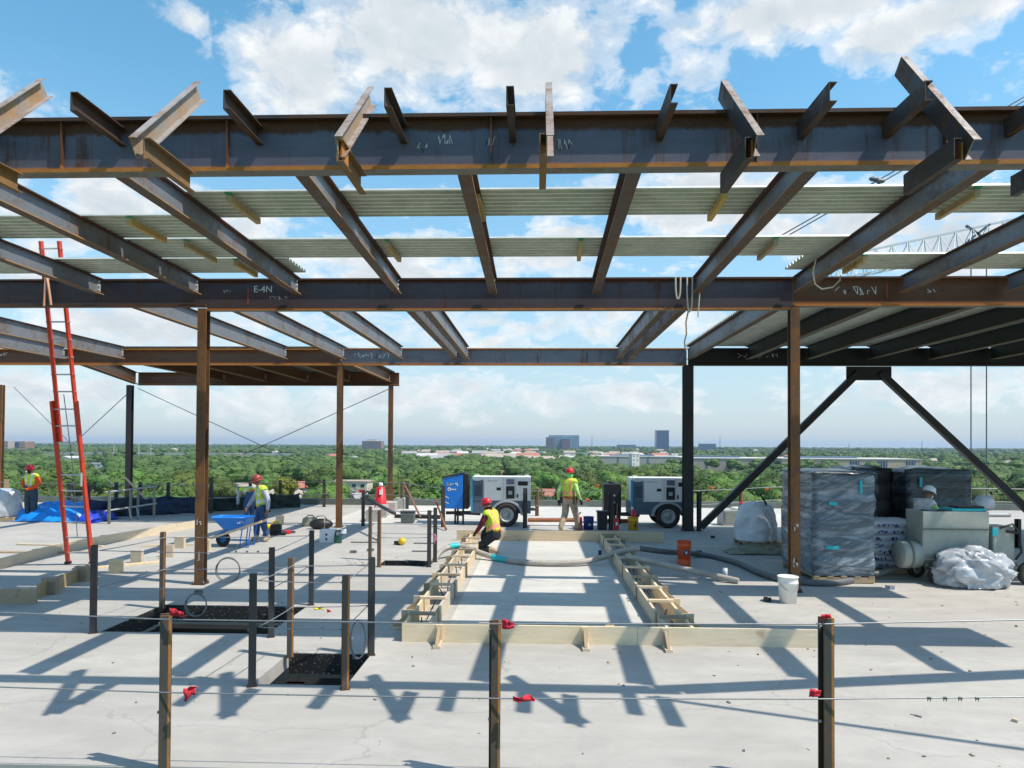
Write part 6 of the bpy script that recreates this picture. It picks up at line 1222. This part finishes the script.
# ------------------------------------------------------------------ woodland, houses and skyline beyond
def leaf_mat(name, c, var):
    m, nt, bs = node_mat(name); v = coords(nt, 'World')
    oi = nt.nodes.new('ShaderNodeObjectInfo'); n = noise_n(nt, v, .035, 4, .65); n2 = noise_n(nt, v, .5, 4, .7)
    c1 = mix(nt, ramp(nt, n, [(.35, (0, 0, 0)), (.65, (1, 1, 1))]), tuple(x * .50 for x in c), tuple(min(1, x * y) for x, y in zip(c, (1.7, 1.4, 1.1))))
    c2 = mix(nt, mth(nt, 'MULTIPLY', n2, .7), c1, tuple(x * .55 for x in c))
    hs = nt.nodes.new('ShaderNodeHueSaturation'); nt.links.new(c2, hs.inputs['Color'])
    nt.links.new(mth(nt, 'ADD', mth(nt, 'MULTIPLY', oi.outputs['Random'], var * .045), .5 - var * .03), hs.inputs['Hue']); nt.links.new(mth(nt, 'ADD', mth(nt, 'MULTIPLY', oi.outputs['Random'], .7 * var), 1 - .3 * var), hs.inputs['Value'])
    nt.links.new(hs.outputs[0], bs.inputs['Base Color']); bs.inputs['Roughness'].default_value = .65; bs.inputs['Specular IOR Level'].default_value = .25; return m
LEAF = leaf_mat('leaves', (.074, .150, .028), 1.35); LEAFY = leaf_mat('yellow_green_leaves', (.24, .27, .03), .4); LEAFF = leaf_mat('far_leaves', (.072, .142, .036), 0.0)
BARK = plain('bark', (.11, .08, .06), .9, .3, 4)
def crown_arrays(seed, hh, wd, n_leaf, leaf, lobes=8):
    """leaf clumps spread through several lobes; returns verts, quads"""
    rg = np.random.default_rng(seed); L = []
    for k in range(lobes):
        a = rg.uniform(0, 6.283); rr = rg.uniform(.0, .36) * wd; z = hh * rg.uniform(.42, .80); s_ = wd * rg.uniform(.20, .32)
        L.append((math.cos(a) * rr, math.sin(a) * rr, z, s_, s_ * rg.uniform(.7, .95)))
    L.append((0, 0, hh * .78, wd * .26, hh * .20)); L.append((0, 0, hh * .55, wd * .36, hh * .26))
    vs = []; fs = []
    for k in range(n_leaf):
        x, y, z, rx, rz_ = L[rg.integers(len(L))]; d = rg.normal(size=3); d /= np.linalg.norm(d); q = rg.uniform(.88, 1.16)
        p = np.array((x + d[0] * rx * q, y + d[1] * rx * q, z + d[2] * rz_ * q))
        nrm = d + np.array((0, 0, .25)) + rg.normal(size=3) * .38; nrm /= np.linalg.norm(nrm); t = np.cross(nrm, rg.normal(size=3)); t /= np.linalg.norm(t); b = np.cross(nrm, t); s_ = leaf * rg.uniform(.6, 1.3)
        i = len(vs); vs += [p - t * s_ - b * s_ * .7, p + t * s_ * .9 - b * s_ * .5, p + t * s_ + b * s_ * .7, p - t * s_ * .8 + b * s_ * .6]; fs.append((i, i + 1, i + 2, i + 3))
    return np.array(vs), fs, L
def crown_mesh(name, mat, *a):
    vs, fs, L = crown_arrays(*a); mb = MB().add(vs.tolist(), fs)
    for x, y, z, rx, rz_ in L: mb.ball((x, y, z), (rx * .86, rx * .86, rz_ * .86), 0, 10, 7)
    me = bpy.data.meshes.new(name); me.from_pydata(mb.v, [], mb.f); me.polygons.foreach_set('use_smooth', mb.s); me.materials.append(mat); return me
def trunk_mesh(seed, hh, r0):
    rg = random.Random(seed); mb = MB(); mb.tube([(0, 0, 0), (rg.uniform(-.2, .2), rg.uniform(-.2, .2), hh * .3), (rg.uniform(-.4, .4), rg.uniform(-.4, .4), hh * .62)], [r0, r0 * .75, r0 * .3], n=7)
    for k in range(4):
        a = rg.uniform(0, 6.28); b = hh * rg.uniform(.25, .42); mb.tube([(0, 0, b), (math.cos(a) * hh * .12, math.sin(a) * hh * .12, b + hh * .16), (math.cos(a) * hh * .24, math.sin(a) * hh * .24, b + hh * .28)], [r0 * .5, r0 * .3, r0 * .1], n=5)
    o = mb.build('tmp_trunk', BARK, origin=(0, 0, 0)); me = o.data; bpy.data.objects.remove(o); return me
VAR = [(crown_mesh('crown', LEAF, 100 + k, 9.0 + k % 3 * 1.5, 11.0 + (k * 7 % 4), 2600, .27, 11 + k % 3), trunk_mesh(k, 9.0 + k % 3 * 1.5, .28)) for k in range(6)]
# houses first: (px, py of the wall base middle, width m, depth m, wall height, roof kind, label, wall colour, roof colour)
CREAM, TAN, WHITEH, BRICK = plain('cream_wall', (.62, .55, .44), .85, .1, .4), plain('tan_wall', (.48, .39, .30), .85, .1, .4), plain('white_wall', (.68, .66, .62), .8, .1, .4), plain('brick_wall', (.34, .17, .12), .85, .15, .5)
RTAN, RRED, RGREY, RWHITE = plain('tan_roof', (.40, .33, .27), .9, .2, .6), plain('red_roof', (.42, .17, .12), .9, .2, .6), plain('grey_roof', (.34, .33, .33), .9, .2, .6), plain('white_roof', (.54, .52, .49), .8, .08, .4)
PANE = plain('dark_window', (.03, .045, .06), .15, .2, 1)
HOUSES = []
def house(x, y, w_, d_, h_, kind, label, wm, rm, rz=0.0, group=None, win=4, storeys=1, full=True):
    r = empty('house', (x, y, GZ), rz, label, 'house', group)
    MB().box((0, 0, h_ / 2), (w_, d_, h_)).build('wall', wm, r)
    if kind == 'flat':
        ro = MB().box((0, 0, h_ + .25), (w_ + .6, d_ + .6, .5)).build('roof', rm, r)
    else:
        rh = min(w_, d_) * .26; a, b = w_ / 2 + .6, d_ / 2 + .6; k = (a - b * .75) if kind == 'hip' else a
        vs = [(-a, -b, h_), (a, -b, h_), (a, b, h_), (-a, b, h_), (-k, 0, h_ + rh), (k, 0, h_ + rh)]
        ro = MB().add(vs + [(x_, y_, z - .25) for x_, y_, z in vs[:4]], [(0, 1, 5, 4), (1, 2, 5), (2, 3, 4, 5), (3, 0, 4), (9, 8, 7, 6), (0, 6, 7, 1), (1, 7, 8, 2), (2, 8, 9, 3), (3, 9, 6, 0)]).build('roof', rm, r)
        if full: MB().box((w_ * .2, d_ * .15, h_ + rh * .9), (.7, .7, 1.6)).build('chimney', BRICK, ro)
    if full:
        for s_ in range(storeys):
            for k in range(win): 
                xx = -w_ / 2 + w_ * (k + .5) / win; zz = (s_ + .55) * h_ / storeys
                if s_ == 0 and k == win // 2: MB().box((xx, -d_ / 2 - .02, 1.05), (1.1, .1, 2.1)).build('door', wm if wm is not CREAM else BRICK, r); continue
                f = MB().box((xx, -d_ / 2 - .02, zz), (1.7, .08, 1.4)).build('window', WHITEH, r); MB().box((xx, -d_ / 2 - .05, zz), (1.45, .08, 1.15)).build('pane', PANE, f, origin=(0, 0, 0))
    HOUSES.append((x, y, w_)); return r
near = [(202, 487, 15, 10, 3, 'hip', 'low house with pale pink roof left of the wheelbarrow worker', BRICK, RTAN, .2, 4, 1), (240, 498, 17, 12, 3.2, 'hip', 'wide tan roofed house behind the wheelbarrow worker', TAN, RTAN, .1, 5, 1),
        (303, 494, 14, 10, 3.2, 'gable', 'white walled house with a red roof left of the thin rusty column', WHITEH, RRED, .5, 4, 1), (285, 505, 17, 12, 3, 'hip', 'house with broad greyish tan roof at the deck edge left of the thin rusty column', TAN, RTAN, .15, 5, 1),
        (353, 503, 13, 10, 8.2, 'flat', 'two storey cream house with dark windows right of the thin rusty column', CREAM, RTAN, .0, 4, 3), (372, 508, 14, 10, 3, 'gable', 'grey roofed house low behind the red traffic cone', WHITEH, RGREY, .6, 3, 1),
        (97, 468, 26, 12, 4, 'flat', 'white flat roofed house seen through the ladder', WHITEH, RWHITE, 0, 5, 1), (73, 462, 24, 12, 4, 'hip', 'distant pale house left of the ladder top rungs', WHITEH, RWHITE, .2, 5, 1), (27, 478, 15, 10, 3.5, 'hip', 'white house above the orange sleeved worker', WHITEH, RWHITE, .3, 4, 1),
        (100, 490, 11, 9, 3.2, 'gable', 'small white house behind the far posts right of the ladder', WHITEH, RTAN, .2, 3, 1), (545, 503, 15, 10, 3, 'hip', 'pink roofed house between the left generator and the walking worker', WHITEH, RRED, -.2, 4, 1), (503, 480, 17, 11, 3.4, 'hip', 'house with pinkish brown roof over the left generator', TAN, RRED, .2, 4, 1),
        (634, 466, 9, 9, 13, 'flat', 'white cylindrical looking tower block above the right generator', WHITEH, RWHITE, .3, 2, 3), (938, 500, 14, 9, 3, 'gable', 'white roofed house right of the white helmeted worker', WHITEH, RWHITE, .3, 4, 1), (955, 474, 24, 12, 3.5, 'hip', 'long tan roofed house right of the dark stacks', TAN, RTAN, .15, 5, 1), (1006, 466, 26, 12, 3.5, 'hip', 'tan roofed house near the right edge below the skyline', TAN, RTAN, -.1, 5, 1), (935, 463, 26, 13, 3.5, 'hip', 'pale tan house above the long tan roofed one', CREAM, RTAN, .1, 5, 1)]
for px, py, w_, d_, h_, kd, lb, wm, rm, rz, wn, st in near:
    q = at(px, py, GZ); house(q.x, q.y, w_, d_, h_, kd, lb.replace('cylindrical looking ', ''), wm, rm, rz, None, wn, st)
NEAR_N = len(HOUSES)
rg = random.Random(21)
for k in range(115):
    px = rg.choice([rg.uniform(395, 540), rg.uniform(395, 540), rg.uniform(395, 700), rg.uniform(560, 690), rg.uniform(20, 1020)]); py = rg.uniform(450.5, 463)
    q = at(px, py, GZ); s_ = rg.uniform(1.0, 1.7); kd = rg.choice(['hip', 'gable', 'flat'])
    house(q.x, q.y, 18 * s_, 12 * s_, rg.uniform(4, 7), kd, 'pale distant house or small building between the far trees', rg.choice([CREAM, TAN, WHITEH, WHITEH]), rg.choice([RTAN, RTAN, RGREY, RGREY, RWHITE, RRED]), rg.uniform(-.4, .4), 'distant houses among the far trees', 3, 1, False)
# big buildings of the skyline
def block(px0, px1, ytop, dist, depth, label, wm, glass, name='office_building', floors=8, bays=8, rz=0.0, base=GZ, extra=None):
    a, b = aty(px0, ytop, dist), aty(px1, ytop, dist); w_ = (b - a).length; h_ = (a.z + b.z) / 2 - base
    r = empty(name, ((a.x + b.x) / 2, dist, base), rz, label, 'building'); MB().box((0, depth / 2, h_ / 2), (w_, depth, h_)).build('wall', wm, r)
    MB().box((0, depth / 2, h_ + .6), (w_ * 1.005, depth * 1.005, 1.2)).build('roof', RGREY if wm is not WHITEH else RWHITE, r)
    fh = h_ / floors
    for k in range(floors): MB().box((0, -.06, fh * (k + .5)), (w_ * .94, .2, fh * .5)).build('window_band', glass, r)
    for k in range(1, bays): MB().box((-w_ / 2 + w_ * k / bays, -.12, h_ / 2), (w_ / bays * .12, .25, h_ * .98)).build('pier', wm, r)
    return r, w_, h_
GLASS = plain('pale_blue_glass', (.26, .44, .54), .25, .2, .02, c2=(.18, .33, .43)); GLASSD = plain('deep_blue_glass', (.035, .085, .17), .2, .2, .02); CONCB = plain('pale_concrete', (.40, .36, .32), .8, .1, .1); BROWNB = plain('brown_facade', (.24, .15, .12), .8, .1, .1); BLUEG = plain('blue_grey_facade', (.10, .17, .25), .6, .1, .1); SANDB = plain('sand_facade', (.46, .36, .26), .85, .08, .05)
block(549, 579, 435.5, 2600, 60, 'wide pale blue glass office block on the skyline left of centre', BLUEG, GLASS, floors=9, bays=10)
block(546, 554, 437.5, 2560, 40, 'narrow brown wing at the left end of the pale glass office block', BROWNB, GLASSD, floors=8, bays=4); block(562, 570, 438.5, 2560, 40, 'brown middle wing in front of the pale glass office block', BROWNB, GLASSD, floors=7, bays=4)
block(656.5, 669, 430.5, 2800, 45, 'slim dark blue glass tower standing tallest on the skyline', GLASSD, GLASSD, 'glass_tower', 14, 5)
block(362, 381, 441.3, 2000, 40, 'brown office block on the skyline left of the slender orange column', BROWNB, BLUEG, floors=6, bays=7); block(367, 377, 439.8, 2030, 20, 'pale plant room storey showing above the brown office block', CREAM, CREAM, 'plant_room', 2, 3)
block(701, 716, 444, 2500, 40, 'low dark blue block on the skyline right of the thick black column', BLUEG, GLASSD, floors=5, bays=5)
block(618, 636, 445, 3000, 50, 'low blue roofed hall on the skyline left of the slim tower', BLUEG, BLUEG, 'hall', 3, 4)
block(2, 8, 441.5, 1500, 30, 'pale block at the far left edge of the skyline', CONCB, BROWNB, floors=4, bays=3); block(8, 19, 442, 1520, 30, 'blue glazed block at the far left of the skyline', GLASSD, GLASSD, floors=4, bays=4); block(19, 25, 441.8, 1500, 30, 'brown block at the far left of the skyline', BROWNB, CONCB, floors=4, bays=3)
for px0, px1, yt, dd, lb in ((688, 782, 458.5, 660, 'long pale warehouse with white roof right of the thick black column'), (782, 922, 459, 640, 'long sand coloured warehouse with dark window groups above the wrapped stacks'), (600, 690, 456.5, 900, 'long low warehouse with white roof left of the thick black column')):
    a, b = aty(px0, yt, dd), aty(px1, yt, dd); w_ = b.x - a.x; h_ = a.z - GZ; r = empty('warehouse', ((a.x + b.x) / 2, dd, GZ), 0, lb, 'warehouse')
    MB().box((0, 35, h_ / 2), (w_, 70, h_)).build('wall', SANDB if dd == 640 else CONCB, r); MB().box((0, 35, h_ + .3), (w_ + 1, 71, .7)).build('roof', RWHITE, r); MB().box((-w_ * .1, 40, h_ + 1.3), (w_ * .5, 20, 1.6)).build('blue_roof_unit', BLUEG, r)
    n = 5 if dd == 640 else 3
    for k in range(n):
        x = -w_ / 2 + w_ * (k + .6) / n
        if dd == 640:
            f = MB().box((x, -.1, h_ * .55), (w_ * .065, .25, h_ * .72)).build('window', GLASSD, r)
            for j in (-1, 0, 1): MB().box((x + j * w_ * .02, -.3, h_ * .55), (.5, .2, h_ * .72)).build('mullion', CONCB, f, origin=(0, 0, 0))
        else: MB().box((x, -.1, h_ * .5), (w_ * .02, .3, h_ * .9)).build('pier', BLUEG, r)
a, b = aty(60, 452.5, 1200), aty(335, 453, 1200); r = empty('highway_bridge', ((a.x + b.x) / 2, 1200, GZ), 0, 'long pale elevated highway crossing behind the trees on the left', 'bridge'); w_ = b.x - a.x; zd = a.z - GZ
MB().box((0, 0, zd - 1), (w_, 14, 2.2)).build('deck', RWHITE, r); MB().box((0, -7.1, zd + .6), (w_, .3, 1.0)).build('parapet', RWHITE, r)
for k in range(12): MB().box((-w_ / 2 + w_ * (k + .5) / 12, 0, (zd - 2.2) / 2), (2.5, 8, zd - 2.2)).build('pier', CONCB, r)
for k, (px, yt, lb) in enumerate(((114, 440, 'tall thin pole by the highway, leftmost'), (139, 441, 'tall thin pole by the highway, middle one'), (151, 441, 'tall thin pole by the highway, rightmost'), (720, 436, 'thin mast on the skyline right of the low blue block'), (592, 436, 'thin mast on the skyline right of the glass office block'), (922, 441, 'thin mast on the right skyline beyond the warehouse'), (849, 443, 'thin mast on the skyline above the warehouse roof'))):
    a = aty(px, yt, 1150); o = MB().tube([(a.x, a.y, GZ), (a.x, a.y, a.z)], [.55, .3], n=6).build('mast', RWHITE if k < 3 else GLASSD); tag(o, lb, 'mast', None, 'thing')
def visible(x, y, z):
    v = Vector((x, y, z)) - CAM; d = v.dot(_f); px = 512 + F * v.dot(_r2) / d; py = 384 + SH - F * v.dot(_u2) / d; return px, py
# trees: the nearest ones one by one, the rest as one wood
def hides_house(x, y, wd, hh):
    d = math.hypot(x, y); ang = math.atan2(x, y)
    q = visible(x, y, GZ + hh)
    for a, b, dist, clear in ((684, 926, 640, 470), (596, 692, 900, 463), (40, 350, 1200, 455.5), (400, 690, 1400, 452.5)):
        if a < q[0] < b and y < dist and q[1] < clear and rg.random() < .93: return True
    for k, (hx, hy, hw) in enumerate(HOUSES):
        hd = math.hypot(hx, hy); dd = abs(ang - math.atan2(hx, hy)); hs = (hw / 2 + 4) / hd
        if abs(d - hd) < hw * .5 + wd * .5 and dd < hs + wd / 2 / d: return True
        if k >= NEAR_N and hd * .80 < d < hd and dd < hw * .6 / hd: return True
        if k < NEAR_N and d < hd and dd < (hw * .26) / hd + wd * .22 / d:
            # would its top rise over the wall base?
            ztop = GZ + hh; sl = (ztop - H) / d
            if sl > (GZ + 1.2 - H) / hd: return True
    return False
rg = random.Random(5); cells = []
y_ = 120.0
while y_ < 560:
    step = 11.4 if y_ < 330 else 11.6; x_ = -y_ * .86 - 30
    while x_ < y_ * .80 + 30:
        cells.append((x_ + rg.uniform(-.45, .45) * step, y_ + rg.uniform(-.45, .45) * step)); x_ += step
    y_ += step
LBL = 'leafy green tree in the woodland just beyond the deck edge'
cand = []
for x, y in cells:
    hh = rg.uniform(8.0, 13.5); px, py = visible(x, y, GZ + hh)
    if not (-20 < px < 1044) or py > 508: continue
    if hides_house(x, y, 9, hh): continue
    if rg.random() < .06: continue
    cand.append((math.hypot(x, y), x, y, hh))
cand.sort(); count = 0; protos = []
for cm, tm in VAR:
    protos.append((cm, tm))
rest = []
for d, x, y, hh in cand:
    if count < 285:
        cm, tm = protos[count % 6]; r = empty('leafy_tree', (x, y, GZ), rg.uniform(0, 6.28), LBL, 'tree', 'woodland trees nearest the deck')
        base_h = 9.0 + (count % 6) % 3 * 1.5; k = hh / base_h; r.scale = (k * rg.uniform(.9, 1.15), k * rg.uniform(.9, 1.15), k)
        for nm, me in (('crown', cm), ('trunk', tm)):
            o = bpy.data.objects.new(nm, me); col.objects.link(o); o.parent = r
        count += 1
    else: rest.append((x, y, hh))
q = at(287, 497, GZ)
for (px, py, lb) in ((284, 500, 'yellow green tree right behind the wheelbarrow worker'), (786, 512, 'yellow green tree tip beside the tall wrapped stack')):
    d_ = 235; a = aty(px, py, d_); r = empty('leafy_tree', (a.x, d_, GZ), 1.0, lb, 'tree'); r.scale = (.95, .95, 1.12)
    for nm, me in (('crown', crown_mesh('crown', LEAFY, 300, 10.0, 9.0, 1100, .36, 8)), ('trunk', VAR[0][1])): o = bpy.data.objects.new(nm, me); col.objects.link(o); o.parent = r
# remaining wood as one mesh of leaf clumps
def clump(a, n, k):
    vs, fs, L = crown_arrays(*a); mb = MB()
    for x, y, z, rx, rz_ in L: mb.ball((x, y, z), (rx * .92, rx * .92, rz_ * .92), 0, n, k)
    q = [[mb.v[i] for i in f] for f in mb.f]; return np.concatenate([vs.reshape(-1, 4, 3), np.array(q)])
FARV = [clump((500 + k, 10.0, 12.5, 190, .45, 6), 8, 5) for k in range(5)]
FARL = [clump((600 + k, 10.0, 12.0, 24, 1.0, 4), 6, 4) for k in range(5)]
far_list = [(x, y, hh / 10, 0) for x, y, hh in rest]
def scatter(y0, y1, step, hmin, hmax, keep, kind, xs=(-.84, .78)):
    y_ = y0
    while y_ < y1:
        st = step * (1 + .5 * (y_ - y0) / y0); x_ = xs[0] * y_ - 30
        while x_ < xs[1] * y_ + 30:
            x, y = x_ + rg.uniform(-.5, .5) * st, y_ + rg.uniform(-.5, .5) * st; x_ += st
            if fbm(x * .006, y * .006, 3.0) < keep or rg.random() < .08: continue
            hh = rg.uniform(hmin, hmax)
            if hides_house(x, y, hh * .9, hh): continue
            pz = visible(x, y, GZ + hh)
            far_list.append((x, y, hh / 10, kind))
        y_ += st
scatter(560, 1000, 12, 7.5, 12, -.22, 0); scatter(1000, 2600, 23, 8, 13, -.06, 1); scatter(2600, 7000, 60, 12, 20, -.10, 1)
chunks = []
for i, (x, y, s_, kd) in enumerate(far_list):
    q = (FARV if kd == 0 else FARL)[i % 5]; a = rg.uniform(0, 6.28); c, s2 = math.cos(a), math.sin(a); w_ = s_ * rg.uniform(.9, 1.2) * (1 if kd == 0 else 1.25)
    p = np.empty_like(q); p[..., 0] = (q[..., 0] * c - q[..., 1] * s2) * w_ + x; p[..., 1] = (q[..., 0] * s2 + q[..., 1] * c) * w_ + y; p[..., 2] = q[..., 2] * s_ + GZ; chunks.append(p.reshape(-1, 3))
P = np.concatenate(chunks).astype(np.float32); n = len(P); me = bpy.data.meshes.new('far_wood'); me.vertices.add(n); me.vertices.foreach_set('co', P.ravel()); me.loops.add(n); me.loops.foreach_set('vertex_index', np.arange(n, dtype=np.int32)); me.polygons.add(n // 4); me.polygons.foreach_set('loop_start', np.arange(0, n, 4, dtype=np.int32))
me.materials.append(LEAFF); me.update(calc_edges=True); me.validate(); o = bpy.data.objects.new('far_wood', me); col.objects.link(o); tag(o, 'green wood stretching away to the horizon beyond the nearest trees', 'trees', None, 'stuff')
print('trees', count, 'rest', len(rest), 'far', len(far_list), 'quads', n // 4)
